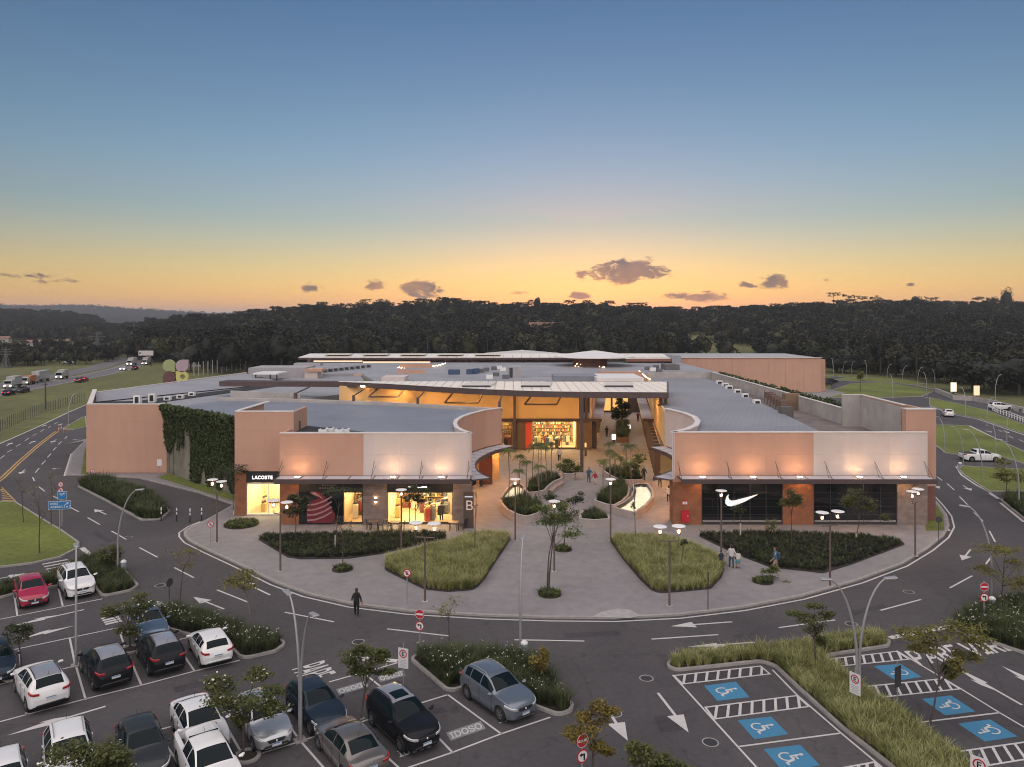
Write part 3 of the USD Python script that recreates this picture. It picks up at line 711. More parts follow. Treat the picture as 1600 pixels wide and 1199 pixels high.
# concave corner wall: white near the corner, pink beyond
mid = [p for p in ARC_L if p[1] < 79.5]
obj('corner_wall_white', wall_line(ARC_L[:5], 4.2, ZT - .01, .25), white_m, LB)
obj('corner_wall_pink', wall_line(ARC_L[4:], 4.2, ZT - .01, .25), pink_m, LB)
obj('back_upstand', prism(LineString(back_l).buffer(.4, cap_style=2), 7.6, 8.25), concrete_m, LB)
for k, px in enumerate([(736, 758), (764, 750)]):
    pass

def concave_canopy(parent, arc, sgn, z=4.1, wd=2.0, n=11):
    """The curved canopy that follows a concave corner."""
    ln = LineString(arc)
    rings = []
    for k in range(n + 1):
        p = np.array(ln.interpolate(k / n, normalized=True).coords[0])
        q = np.array(ln.interpolate(min(k / n + .02, 1), normalized=True).coords[0]) - np.array(ln.interpolate(max(k / n - .02, 0), normalized=True).coords[0])
        q /= np.linalg.norm(q)
        nn = np.array([q[1], -q[0]]) * sgn
        rings.append((p + nn * .2, p + nn * wd))
    outer = [r[1] for r in rings]
    obj('canopy_beam', wall_line(outer, z - .32, z + .05, .14), brown_m, parent)
    for k in range(n):
        a, b, c, d = rings[k][0], rings[k][1], rings[k + 1][1], rings[k + 1][0]
        pl = Polygon([a, b, c, d]).buffer(-.05)
        obj('canopy_panel', prism(pl, z + .0, z + .02), mat('canopy_panel', (.44, .42, .45)), parent)
        obj('canopy_rib', prism(LineString([a, b]).buffer(.04), z - .1, z + .03), brown_m, parent)
        if k % 3 == 1:
            p = (a + d) / 2 * .5 + (b + c) / 2 * .5
            f = obj('downlight', prism(Point(p).buffer(.2, 6), z - .10, z - .02), darksteel_m, parent)
            obj('lamp_glass', prism(Point(p).buffer(.16, 6), z - .125, z - .105), warm_on, f)

concave_canopy(LB, ARC_L, 1)
# ground floor under the corner: brown panelled recess with a lit opening
obj('corner_ground_wall', wall_line([(-4.6, YF + 1.2), (-5.9, 71.5), (-6.3, 74.5), (-6.2, 77.0)], .12, 3.9, .3), stone_m, LB)
obj('corner_shopfront', wall_line([(-6.2, 77.0), (-5.7, 80.0), (-4.9, 82.5), (-3.4, 85.2), (-1.6, 87.2)], .12, 3.9, .3), mat('shop_ochre', (.50, .32, .13), var=.1), LB)
obj('entry_pillar', bx(-3.9, -2.2, 84.4, 84.9, .12, 3.9), mat('dark_red_panel', (.10, .03, .022), var=.15), LB)
obj('lit_recess', wall_line([(-5.7, 78.2), (-5.1, 80.6)], .3, 2.9, .34), mat('recess_glow', (.9, .6, .3), var=0, emit=.10, ecol=(1, .6, .25)), LB)
# ground floor: brick pier, poster window, stone pier, shop window, stone pier
zf, zg = 3.05, 3.95
obj('brick_pier', bx(XL0, wall_px(467), YF - .02, YF + .4, .12, zg), brick_m, LB)
obj('stone_pier', bx(wall_px(567), wall_px(605), YF - .02, YF + .4, .12, zg), stone_m, LB)
obj('stone_pier', bx(wall_px(708), wall_px(737), YF - .02, YF + 1.3, .12, zg), stone_m, LB)
shop(LB, wall_px(536) + .03, wall_px(567) - .03, .25, zf, YF, 5.0, 3, n=24, frames=1)
shop(LB, wall_px(605) + .03, wall_px(708) - .03, .25, zf, YF, 6.0, 4, n=66, frames=3)
fa = obj('shop_fascia', bx(wall_px(467), wall_px(567), YF - .03, YF + .1, zf + .02, zg), black_m, LB)
fb = obj('shop_fascia', bx(wall_px(605), wall_px(708), YF - .03, YF + .1, zf + .02, zg), black_m, LB)
for k, (px, w, dz) in enumerate([(642, .5, 0), (655, .42, -.06), (663, .55, .02)]):
    obj('lit_letter_bar', box(wall_px(px), YF - .05, 3.50 + dz, w * .9, .03, .13), letter_on, fb)
ps = obj('poster_window', bx(wall_px(467), wall_px(536), YF - .01, YF + .1, .15, zf), darkglass_m, LB)
red_m, redw_m = mat('poster_red', (.13, .014, .024), var=.3, scale=2.5), mat('poster_stripe', (.33, .19, .20), var=.2, scale=3)
def poster(pts, m, k):
    q = [((x - 800) * YF / F, zrow(y)) for x, y in pts]
    a = prism(Polygon(q), 0, .004)
    v = a.vertices
    a.vertices = np.column_stack([v[:, 0], YF - .012 - .005 * k - v[:, 2], v[:, 1]])
    if a.volume < 0:
        a.invert()
    obj('poster_print', a, m, ps)
poster([(481, 765), (489, 762), (500, 768), (508, 776), (516, 790), (524, 804), (521, 817), (480, 817), (479, 795), (484, 784), (498, 779), (488, 772)], red_m, 1)
for k in range(4):
    y = 788 + k * 8
    poster([(480, y), (492, y - 1), (506, y - 6), (518, y - 13), (519, y - 11), (507, y - 3.5), (493, y + 1.5), (480, y + 2.5)], redw_m, 2)
poster([(484, 770), (492, 769), (502, 776), (506, 781), (498, 776), (489, 773)], redw_m, 2)
for y, a, b in ((757.5, 503, 527), (762, 499, 522)):
    for k in range(6):
        w = (b - a) / 6
        poster([(a + k * w, y), (a + k * w + w * .7, y), (a + k * w + w * .7, y + 1.6), (a + k * w, y + 1.6)], mat('poster_text', (.28, .22, .18), var=.1), 3)
canopy(LB, XL0, wall_px(737), YF, 4.5, [470, 617, 691], [441, 511, 585, 659, 732], n=8)
ws = obj('wall_light', box(wall_px(587), YF - .08, 2.35, .14, .12, .3), steel_m, LB)
obj('lamp_glass', cat_([box(wall_px(587), YF - .09, 2.53, .1, .1, .05), box(wall_px(587), YF - .09, 2.17, .1, .1, .05)]), bulb_on, ws)
# flat dark slab painted as the shade inside a plant well, and cooling units
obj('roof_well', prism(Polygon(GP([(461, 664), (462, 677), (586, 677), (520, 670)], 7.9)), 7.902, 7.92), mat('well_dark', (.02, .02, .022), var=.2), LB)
for px, py in ((505, 676), (516, 674), (530, 676), (540, 675)):
    g = G(px, py, 8.0)
    u = obj('cooling_unit', box(g[0], g[1], 8.12, .75, .6, .4), white_metal, LB)
    obj('fan_grille', cyl((g[0], g[1], 8.325), (g[0], g[1], 8.34), .22), black_m, u)
obj('vent_pipe', cyl((wall_px(460), 69.5, 7.9), (wall_px(460), 69.5, 9.2), .08), darksteel_m, LB)

# ---- tall pink corner block with the white-lit shop
CB = thing('corner_shop_block', 'tall pink block with a white-lit shop under the black fascia, left of the front canopy', 'building')
YB = 70.9
XB0, XB1 = at(367, YB), at(459, YB)
obj('body_wall', bx(XB0, XB1, YB + .02, YB + .3, 4.1, 9.85), pink_m, CB)
panels(CB, 'pink_panel', XB0, XB1, 4.3, 9.85, YB, 2, 3, pink_m)
obj('side_wall', cat_([bx(XB0, XB0 + .25, YB + .31, 78.5, .12, 9.85), bx(XB1 - .25, XB1, YB + .31, 75.5, 7.6, 9.85)]), pink_m, CB)
copings(CB, [(XB0, YB + .15), (XB1, YB + .15)], 9.85)
copings(CB, [(XB0 + .12, YB + .36), (XB0 + .4, 79.5)], 9.87)
obj('brick_pier', bx(XB0, at(385, YB), YB - .03, YB + .4, .12, 4.1), brick_m, CB)
obj('shop_fascia', bx(at(385, YB), XB1, YB - .04, YB + .12, 3.2, 4.28), black_m, CB)
text_wall(CB, 'lit_letters', 'LACOSTE', at(410, YB), 3.56, .31, YB - .05, letter_on, bold=False, center=True)
shop(CB, at(385, YB) + .03, XB1 - .35, .2, 3.15, YB, 5.0, 8, light=boutique_on, n=9, frames=2, stock=False, wall=mat('boutique_wall', (.72, .62, .42), var=.04), framem=white_metal)
obj('brick_pier', bx(XB1 - .33, XB1 - .01, YB + .02, YB + .4, .12, 3.18), brick_m, CB)

# ---- rear-left block with the ivy-clad concrete wall
RB = thing('rear_shop_block', 'long pink end wall and bare concrete side wall under grey sheet roof, far left', 'building')
YR = 90.6
XR0, XR1 = at(135, YR), at(261, YR)
obj('end_wall', bx(XR0, XR1, YR + .02, YR + .3, .12, 8.35), pink_m, RB)
panels(RB, 'pink_panel', XR0, XR1, .2, 8.35, YR, 4, 4, pink_m)
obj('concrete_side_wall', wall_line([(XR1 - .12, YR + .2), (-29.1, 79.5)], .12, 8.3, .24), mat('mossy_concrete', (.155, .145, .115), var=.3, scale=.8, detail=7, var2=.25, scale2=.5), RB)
copings(RB, [(XR0, YR + .15), (XR1, YR + .15)], 8.35)
copings(RB, [(XR0 + .2, YR + .36), (-60.5, 109.5)], 8.36, .55)
obj('parapet', wall_line([(XR0 + .2, YR + .4), (-60.5, 109.5)], 6.0, 8.35, .3), pink_m, RB)
RR = Polygon([(XR0 + .3, YR + .35), (-60.3, 109.6), (-58.5, 120), (-51.5, 144), (-30, 150), (-22, 118), (-36, 97.5), (XR1, YR + .35)])
obj('roof', prism(RR, 6.6, 7.35), roof2_m, RB)
top = [G(147, 613, 8.0)[:2], G(385, 582, 8.0)[:2]]
obj('roof_ridge', wall_line([tuple(top[0]), tuple(top[1])], 7.0, 8.0, .35), coping_m, RB)
a, b, c, d = G(152, 614, 8.1), G(385, 584, 8.1), G(445, 598, 7.5), G(150, 628, 7.5)
obj('roof_slope', trimesh.Trimesh([a, b, c, d], [[0, 2, 1], [0, 3, 2]]), roof2_m, RB)
a, b, c, d = G(150, 629, 7.8), G(207, 629, 7.8), G(440, 602, 7.8), G(440, 598, 7.8)
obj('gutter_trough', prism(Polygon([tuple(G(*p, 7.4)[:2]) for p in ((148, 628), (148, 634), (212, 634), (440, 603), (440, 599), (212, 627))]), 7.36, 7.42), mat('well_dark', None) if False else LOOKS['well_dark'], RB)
for px, py in ((215, 631), (238, 628), (262, 625), (282, 622), (300, 618)):
    g = G(px, py, 7.5)
    u = obj('cooling_unit', box(g[0], g[1], 8.0 if px < 240 else 7.7, .9, .6, 1.15 if px < 240 else .5), white_metal, RB)
    obj('fan_grille', box(g[0] + .02, g[1] - .305, 8.0 if px < 240 else 7.7, .5, .012, .8 if px < 240 else .3), black_m, u)
obj('concrete_upstand', wall_line([tuple(G(361, 621, 8.0)[:2]), tuple(G(470, 626, 8.0)[:2])], 7.4, 8.9, .3), concrete_m, RB)

# ---- ivy on the concrete wall
def leaf_cards(P, size, flat=.5, aspect=1.6, r=rng):
    """Many small four-cornered leaves: P centres (n,3)."""
    n = len(P)
    size = np.broadcast_to(size, (n,)) * r.uniform(.7, 1.3, n)
    up = np.column_stack([r.normal(0, 1, (n, 2)) * (1 - flat), np.abs(r.normal(0, 1, n)) * flat + .15])
    up /= np.linalg.norm(up, axis=1, keepdims=True)
    a = np.cross(up, r.normal(0, 1, (n, 3)))
    a /= np.linalg.norm(a, axis=1, keepdims=True) + 1e-9
    b = np.cross(up, a)
    a, b = a * (size / 2 * aspect)[:, None], b * (size / 2)[:, None]
    v = np.stack([P - a, P + b, P + a, P - b], 1).reshape(-1, 3)
    q = np.arange(n)[:, None] * 4
    return trimesh.Trimesh(v, np.vstack([q + [0, 1, 2], q + [0, 2, 3]]), process=False)

ivy_m = mat('ivy_leaf', (.050, .070, .020), rough=.7, var=.45, scale=2.2, detail=5, trans=.2)
IV = thing('ivy', 'dark green ivy hanging over the bare concrete side wall', 'ivy')
pa, pb = np.array([XR1 - .12, YR + .2]), np.array([-29.1, 79.5])
dv = (pb - pa) / np.linalg.norm(pb - pa)
nv = np.array([dv[1], -dv[0]])
if nv[1] > 0:
    nv = -nv
Lw = np.linalg.norm(pb - pa)
P = []
while len(P) < 21000:
    u, z = rng.random(4000), rng.random(4000) * 8.4
    x = u * Lw
    drop = np.where(u < .17, 6.0 - 20 * np.abs(u - .08), 1.7 + 1.6 * meshkit.noise(np.column_stack([x * .9, 0 * x, 0 * x]), 5)) + np.where(u > .42, 2.5 + 4.6 * meshkit.noise(np.column_stack([x * .8, 0 * x + 3, 0 * x]), 9), 0) + np.where((u > .2) & (u < .3), 3.0 * meshkit.noise(np.column_stack([x * 2.4, 0 * x + 3, 0 * x]), 2), 0)
    keep = rng.random(4000) < np.clip((z - (8.4 - drop)) / 1.3, 0, 1) ** .7
    th = rng.random(4000) * (.28 + .55 * np.exp(-((8.1 - z) / .9) ** 2))
    q = np.column_stack([pa[0] + dv[0] * x + nv[0] * (th + .14), pa[1] + dv[1] * x + nv[1] * (th + .14), z + rng.normal(0, .08, 4000)])[keep]
    P += list(q)
P = np.array(P)
obj('foliage', leaf_cards(P, .22, flat=.3), ivy_m, IV, kind='stuff')
obj('stem', cat_([tube([(pa[0] + dv[0] * x + nv[0] * .16, pa[1] + dv[1] * x + nv[1] * .16, z) for z in np.linspace(.2, 8, 5)], .02, 5) for x in (1.0, 2.2, 8, 10.5, 13)]), bark_m, IV)

# ---- right front building
RF = thing('shop_building', 'pink and white right-hand shop block with black windows and the big flat grey roof', 'building')
XA, XM, XZ = wall_px(1052), wall_px(1271), wall_px(1449)
ZR = 8.37
ARC_R = [(XA, YF), (16.2, 69.8), (17.6, 72.3), (18.5, 75.2), (18.95, 78.5), (18.7, 82.0), (17.5, 86.0)]
wallR = [(17.5, 86.0), (20.4, 107.7), (25.0, 139.0)]
obj('upper_wall', bx(XA, XZ, YF, YF + .25, 3.9, ZR), pink_m, RF)
panels(RF, 'pink_panel', XA, XM, 4.45, ZR, YF, 3, 2, pink_m)
panels(RF, 'white_panel', XM, XZ, 4.45, ZR, YF, 3, 2, white_m)
copings(RF, [(XA, YF + .12), (XZ, YF + .12)], ZR, .42)
copings(RF, ARC_R, ZR, .55)
obj('corner_wall', wall_line(ARC_R, 4.2, ZR - .01, .25), white_m, RF)
concave_canopy(RF, ARC_R, -1)
obj('corridor_wall', wall_line(wallR, 4.0, 8.0, .25), ochre_m, RF)
obj('roof', prism(Polygon(ARC_R + [(20.4, 107.7), (25.0, 139), (35.2, 138), (34.6, 124), (28.9, YF + .3), (XA + .1, YF + .3)]).buffer(-.12), 7.5, 7.95), roof_m, RF)
obj('service_deck', prism(Polygon([(28.95, YF + .3), (34.65, 124), (36.4, 137), (37.0, 80), (37.2, YF + .3)]), 6.9, 7.3), deck_m, RF)
obj('side_wall', bx(XZ - .25, XZ, YF + .26, 137.0, .12, 7.35), pink_m, RF)
obj('service_parapet', wall_line([(35.5, 81.2), (36.3, 137)], 7.0, 9.0, .25), concrete_m, RF)
obj('service_parapet', wall_line([(24.6, 137.2), (36.3, 137.2)], 7.0, 9.0, .25), concrete_m, RF)
obj('service_wall', wall_line([(34.7, 79.4), (36.7, 79.4)], 7.2, 10.6, .25), concrete_m, RF)
obj('service_wall', wall_line([(36.7, 79.3), (36.1, 69.9)], 7.2, 10.4, .25), concrete_m, RF)
copings(RF, [(34.7, 79.4), (36.8, 79.4), (36.25, 69.9)], 10.6, .34, .07)
copings(RF, [(35.5, 81.3), (36.3, 137)], 9.0, .34, .07)
obj('end_wall', bx(36.0, 38.75, 69.0, 69.7, 3.3, 10.3), pink_m, RF)
obj('end_wall_base', bx(37.35, 38.74, 69.05, 69.65, .12, 3.29), mat('dark_pink_base', (.17, .075, .06), var=.12), RF)
obj('end_side_wall', bx(38.4, 38.74, 69.71, 84, .12, 10.2), pink_m, RF)
copings(RF, [(36.0, 69.35), (38.75, 69.35)], 10.3, .8, .08)
# planted strip outside the service parapet
obj('roof_plants', leaf_cards(np.column_stack([36.9 + rng.random(900) * .6, 82 + rng.random(900) * 54, 8.6 + rng.random(900) * .6]), .28), LOOKS['ivy_leaf'], RF, kind='stuff')
for px, py, w in ((1124, 600, 1.0), (1133, 604, 1.0), (1139, 608, 1.0), (1152, 614, .9), (1164, 621, .8), (1182, 631, .8)):
    g = G(px, py, 7.9)
    u = obj('roof_vent', box(g[0], g[1], 8.15, w, .8, .55), white_metal, RF)
    obj('vent_grille', box(g[0], g[1] - .405, 8.12, w * .7, .012, .3), black_m, u)
for k in range(6):
    g = G(1198 + k * 4.5, 628 + k * 3.2, 7.4)
    u = obj('rooftop_fan', box(g[0] + .3, g[1], 8.3, .9, .7, .9), mat('rusty_pipe', (.16, .10, .08), var=.3, scale=3), RF)
    obj('fan_pipe', cyl((g[0] - .3, g[1], 7.3), (g[0] - .3, g[1], 9.0), .05, n=6), LOOKS['rusty_pipe'], u)
obj('plant_cabinet', box(*G(1228, 655, 7.3)[:2], 8.0, 1.3, 1.2, 1.4), mat('cabinet_grey', (.10, .095, .09)), RF)
obj('plant_cabinet', box(*G(1236, 640, 7.3)[:2], 8.3, 1.8, 1.2, 2.0), mat('cabinet_brown', (.20, .13, .08)), RF)
# ground floor
obj('brick_pier', bx(XA, wall_px(1096), YF - .02, YF + 1.6, .12, zg), brick_m, RF)
obj('brick_pier', bx(wall_px(1223), wall_px(1271), YF - .02, YF + .4, .12, zg), brick_m, RF)
obj('stone_pier', bx(wall_px(1402), XZ, YF - .02, YF + .4, .12, zg), stone_m, RF)
for a, b in ((1096, 1223), (1271, 1402)):
    x0, x1 = wall_px(a) + .02, wall_px(b) - .02
    wf = obj('black_window', bx(x0, x1, YF + .04, YF + .1, .2, zg - .1), darkglass_m, RF)
    obj('window_frame', cat_([bx(x0, x1, YF - .01, YF + .12, .12, .32)[:] if False else bx(x0, x1, YF - .01, YF + .035, .14, .30)] + [bx(x0 + (x1 - x0 - .05) * k / 5, x0 + (x1 - x0 - .05) * k / 5 + .05, YF - .005, YF + .035, .305, zg - .1) for k in range(6)]), darksteel_m, wf)
    obj('window_sill_light', bx(x0 + .1, x1 - .1, YF + .0, YF + .036, .34, .52), mat('grey_sill', (.20, .20, .20), var=.1), wf)
    cx = (x0 + x1) / 2
    obj('court_lines', cat_([bx(x0 + .2, x1 - .2, YF + .026, YF + .038, z, z + .02) for z in (1.0, 1.7, 2.4, 3.0)]), mat('faint_line', (.06, .065, .07), var=0), wf)
sw = [(517, 945), (506, 958), (498, 980), (499, 1000), (510, 1012), (530, 1015), (560, 1009), (610, 988), (688, 946), (600, 969), (555, 981), (535, 983), (520, 975), (515, 960)]
swp = Polygon([((1000 + x / 3.747 - 800) * YF / F, zrow(520 + y / 3.747)) for x, y in sw]).buffer(.03).buffer(-.03)
a = prism(swp, 0, .06)
v = a.vertices
a.vertices = np.column_stack([v[:, 0], YF - .07 - v[:, 2], v[:, 1]])
if a.volume < 0:
    a.invert()
LG = thing('shop_logo', 'white lit tick-shaped emblem on the black window', 'logo')
obj('emblem', a, mat('emblem_white', (.9, .9, .9), var=0, emit=.07, ecol=(1, 1, 1)), LG)
obj('standoff', cat_([box(wall_px(1136), YF + .0, zrow(784), .05, .12, .05), box(wall_px(1160), YF + .0, zrow(781), .05, .12, .05)]), darksteel_m, LG)
wl = obj('wall_light', box(wall_px(1247), YF - .08, 2.2, .14, .12, .26), steel_m, RF)
obj('lamp_glass', box(wall_px(1247), YF - .09, 2.36, .1, .1, .05), mat('wall_bulb', (.9, .6, .3), var=0, emit=5, ecol=(1, .5, .2)), wl)
canopy(RF, wall_px(1058), XZ - .05, YF, 4.5, [1093, 1171, 1243, 1335, 1402], [1059, 1135, 1211, 1288, 1366, 1443], n=10)
# fire hose cabinet on the brick pier
FH = thing('fire_hose_cabinet', 'red fire hose cabinet on the brick pier left of the black window', 'fire cabinet')
obj('cabinet', bx(wall_px(1064), wall_px(1076), YF - .2, YF - .025, .4, 1.4), mat('fire_red', (.45, .012, .025), rough=.5, var=.06), FH)
obj('cabinet_handle', box(wall_px(1074), YF - .215, .95, .04, .02, .14), white_metal, FH)
FS = thing('fire_sign', 'small red and white notice above the red cabinet', 'sign')
obj('sign_plate', bx(wall_px(1066), wall_px(1074), YF - .06, YF - .03, 1.9, 2.35), mat('notice_red', (.35, .02, .03), var=0), FS)
obj('sign_mark', cat_([bx(wall_px(1066.5), wall_px(1069.5), YF - .066, YF - .062, 1.95, 2.2), bx(wall_px(1070.5), wall_px(1073.5), YF - .066, YF - .062, 1.95, 2.2)]), white_metal, FS)
# the totem beside the left building
TB = thing('totem_sign', 'tall brown totem with a pale letter B at the left corner of the entrance', 'sign')
YT = 66.6
x0, x1 = at(724, YT), at(740, YT)
obj('totem_body', bx(x0, x1, YT, YT + .3, .12, zrow(770, YT)), mat('totem_brown', (.085, .058, .045), rough=.6, var=.08), TB)
text_wall(TB, 'letter', 'B', (x0 + x1) / 2, zrow(797, YT), .82, YT - .012, mat('letter_beige', (.55, .42, .36), var=0, emit=.03, ecol=(1, .75, .6)), bold=False, center=True)
obj('header_strip', bx(x0 + .12, x1 - .08, YT - .02, YT - .002, zrow(777.2, YT), zrow(775.5, YT)), mat('strip_pale', (.5, .55, .6), var=0, emit=.04, ecol=(.8, .9, 1)), TB)
SP = thing('round_sign', 'round black shop sign hung under the left canopy corner', 'sign')
obj('sign_disc', cat_([cyl((at(739, 69.0), 69.0, zrow(754, 69)), (at(739, 69.0), 69.12, zrow(754, 69)), .32, n=20)]), darksteel_m, SP)
obj('sign_bracket', box(at(739, 69.0), 69.06, zrow(748, 69), .05, .05, .35), darksteel_m, SP)

# ---- the big white entrance canopy
EC = thing('entrance_canopy', 'broad white panelled entrance canopy on slim brown columns over the middle of the centre', 'canopy')
ZC = 9.55
FR = [(19.0, 92.2), (9.2, 92.6), (2.0, 94.0), (-4.0, 96.6), (-10.0, 100.0), (-17.0, 104.2), (-24.0, 107.6), (-42.0, 108.6)]
BK = [(-42.0, 111.6), (-24.0, 109.6), (22.4, 108.8)]
CP = Polygon(FR + BK)
white_panel = mat('canopy_white', (.82, .77, .72), rough=.22, var=.06, scale=.5, rand=.03)
grid = [sbox(x, y, x + 1.16, y + 4.1).buffer(-.035) for x in np.arange(-25, 23, 1.2) for y in np.arange(92, 109, 4.17)]
for g in grid:
    q = g.intersection(CP.buffer(-.12))
    for h in getattr(q, 'geoms', [q]):
        if h.geom_type == 'Polygon' and h.area > .3:
            obj('roof_panel', prism(h, ZC + .02, ZC + .07), white_panel, EC)
obj('roof_deck', prism(CP.buffer(-.1).intersection(sbox(-25, 80, 40, 120)), ZC - .12, ZC + .0), mat('canopy_joint', (.50, .47, .46), var=.1), EC)
obj('brown_roof_deck', prism(CP.buffer(-.1).intersection(sbox(-50, 80, -25.02, 120)), ZC - .12, ZC + .04), brown_m, EC)
obj('edge_beam', wall_line(FR, ZC - .62, ZC + .10, .22), brown_m, EC)
obj('end_beam', wall_line([(19.08, 92.4), (22.45, 108.8)], ZC - .62, ZC + .06, .2), brown_m, EC)
obj('back_beam', wall_line([(22.3, 108.95), (-24.0, 109.75), (-42.0, 111.7), (-42.1, 108.8)], ZC - .5, ZC + .06, .2), brown_m, EC)
for px in (745, 835, 962):
    g = G(px, 603, ZC)
    h = obj('roof_hatch', prism(Polygon([(g[0] - 1.9, g[1] - 2.6), (g[0] + 2.0, g[1] - 2.6), (g[0] + 2.6, g[1] + 3.0), (g[0] - 1.2, g[1] + 3.0)]), ZC + .075, ZC + .30), mat('hatch_beige', (.60, .56, .50), rough=.5, var=.06), EC)
    obj('hatch_louvre', prism(Polygon([(g[0] - 1.85, g[1] - 2.68), (g[0] + 1.95, g[1] - 2.68), (g[0] + 1.95, g[1] - 2.61), (g[0] - 1.85, g[1] - 2.61)]), ZC + .08, ZC + .27), darksteel_m, h)
for x, y, z in [(-1.45, 87.6, 8.0), (-11.5, 92.2, 8.0), (-20.0, 95.4, 8.0), (-28.2, 98.2, 8.0), (19.2, 94.4, 7.9), (18.4, 93.4, 7.9)]:
    yy = y
    top = ZC - .55
    # lean-free posts that stand on the roof edges and carry the beam
    obj('column', cat_([bx(x - .16, x + .16, yy - .16, yy + .16, z, top), bx(x - .35, x + .35, yy - .3, yy + .3, z - .02, z + .1)]), brown_m, EC)
    d = np.hypot(*(np.array([x, yy]) - np.array(min(FR, key=lambda p: (p[0] - x) ** 2))))
    obj('bracket', tube([(x, yy, top - .1), (x + .2, yy + max(d * .6, 1.5), ZC - .35)], .09, 6), brown_m, EC)
for px, base in ((909, 739), (804, 706), (916, 703), (803, 650)):
    g = G(px, base)
    if base == 650:
        continue
    obj('column', bx(g[0] - .19, g[0] + .19, g[1] - .19, g[1] + .19, .12, ZC - .13), brown_m, EC)
for px, w in ((846, 48), (722, 50), (600, 44)):
    y = 101.0 if px > 800 else (103.0 if px > 700 else 105.6)
    x0, x1, z0 = at(px - w / 2, y), at(px + w / 2, y), 7.2 if px > 650 else 7.75
    obj('hanging_frame', cat_([tube([(x0 - .2, y, z0), (x1, y, z0)], .13, 6), tube([(x1, y, z0), (x1 + 1.2, y + .4, ZC - .2)], .13, 6), tube([(x0 - .2, y, z0), (x0 + 1.6, y + .8, ZC - .2)], .13, 6)]), brown_m, EC)
# lamps under the canopy that light the ochre wall
for x, y in ((-21, 106.0), (-16, 105.2), (-11, 104.0), (-6, 102.5), (-1, 101.5), (4, 101.5), (8, 101), (13, 100), (17, 100)):
    f = obj('downlight', prism(Point(x, y).buffer(.34, 8), ZC - .30, ZC - .125), darksteel_m, EC)
    obj('lamp_glass', prism(Point(x, y).buffer(.28, 8), ZC - .33, ZC - .305), mat('canopy_lamp', (.9, .7, .4), var=0, emit=44.0, ecol=(1, .52, .18)), f)

# ---- ochre building behind the canopy
OB = thing('ochre_building', 'ochre wall over a bright sports shop window, under the entrance canopy', 'building')
YO = 107.2
xo0, xo1 = at(530, YO), at(905, YO)
obj('ochre_wall', bx(xo0, xo1, YO, YO + .3, 4.5, 9.1), ochre_m, OB)
obj('lintel_band', bx(xo0, xo1 + 3.0, YO - .5, YO + .1, 4.15, 4.49), darkbrown_m, OB)
obj('side_wall', wall_line([(11.2, YO + .4), (15.6, 138)], 4.0, 7.9, .25), white_m, OB)
obj('roof', prism(Polygon([(xo0, YO + .35), (11.0, YO + .35), (15.4, 138), (-20, 146)]), 7.4, 7.9), roof2_m, OB)
for a, b in ((808, 820), (901, 923)):
    obj('brown_pier', bx(at(a, YO), at(b, YO), YO - .3, YO + .2, .12, 4.14), mat('shop_brown', (.14, .085, .045), var=.1), OB)
shop(OB, at(785, YO), at(800, YO), .3, 4.1, YO, 5, 21, n=18, frames=1)
shop(OB, at(832, YO), at(900, YO), .3, 4.1, YO, 6, 22, n=75, frames=3)
obj('brown_pier', bx(at(800, YO) + .05, at(831, YO), YO - .02, YO + .25, .12, 4.13), LOOKS['shop_brown'], OB)
obj('red_panel', bx(at(821, YO), at(831, YO), YO - .06, YO - .03, .3, 4.0), mat('shop_red', (.55, .06, .02), var=.08, emit=.02, ecol=(1, .12, .04)), OB)
obj('shop_wall', bx(xo0, at(785, YO) - .15, YO - .02, YO + .25, .12, 4.13), LOOKS['shop_brown'], OB)
# long low walls and string lights between ochre wall and roofs on the left
# ---- the lane of shops to the right of the ochre building
LANE = np.array([.14, 1.0]) / np.hypot(.14, 1.0)
LN = np.array([LANE[1], -LANE[0]])
LC = thing('lane_canopy', 'ribbed glass canopy along the left side of the shopping lane', 'canopy')
RC = thing('lane_canopy', 'ribbed glass canopy along the right side of the shopping lane', 'canopy')
def lane_canopy(parent, start, sgn, length, z=4.35, wd=1.45, n=24):
    s = np.array(start)
    for k in range(n):
        a = s + LANE * (length * k / n)
        b = s + LANE * (length * (k + 1) / n - .09)
        obj('canopy_panel', prism(Polygon([a, a + LN * sgn * wd, b + LN * sgn * wd, b]), z, z + .03), LOOKS['canopy_panel'], parent)
        obj('canopy_rib', prism(Polygon([b, b + LN * sgn * wd, b + LN * sgn * wd + LANE * .09, b + LANE * .09]), z - .14, z + .05), brown_m, parent)
    obj('edge_beam', prism(LineString([s + LN * sgn * (wd + .06), s + LN * sgn * (wd + .06) + LANE * length]).buffer(.07), z - .2, z + .08), mat('pale_beam', (.45, .40, .38), var=.1), parent)
    obj('front_beam', prism(LineString([s - LANE * .08, s + LN * sgn * wd - LANE * .08]).buffer(.08), z - .3, z + .05), brown_m, parent)
lane_canopy(LC, (11.3, YO + .5), 1, 30)
lane_canopy(RC, (20.15, 107.7), -1, 30)
LS = thing('lane_shops', 'row of small lit shopfronts along the left of the lane', 'building')
RS = thing('lane_shops', 'row of small lit shopfronts along the right of the lane', 'building')
lane_on = mat('lane_window_glow', (.9, .6, .3), var=0, emit=.42, ecol=(1, .58, .22))
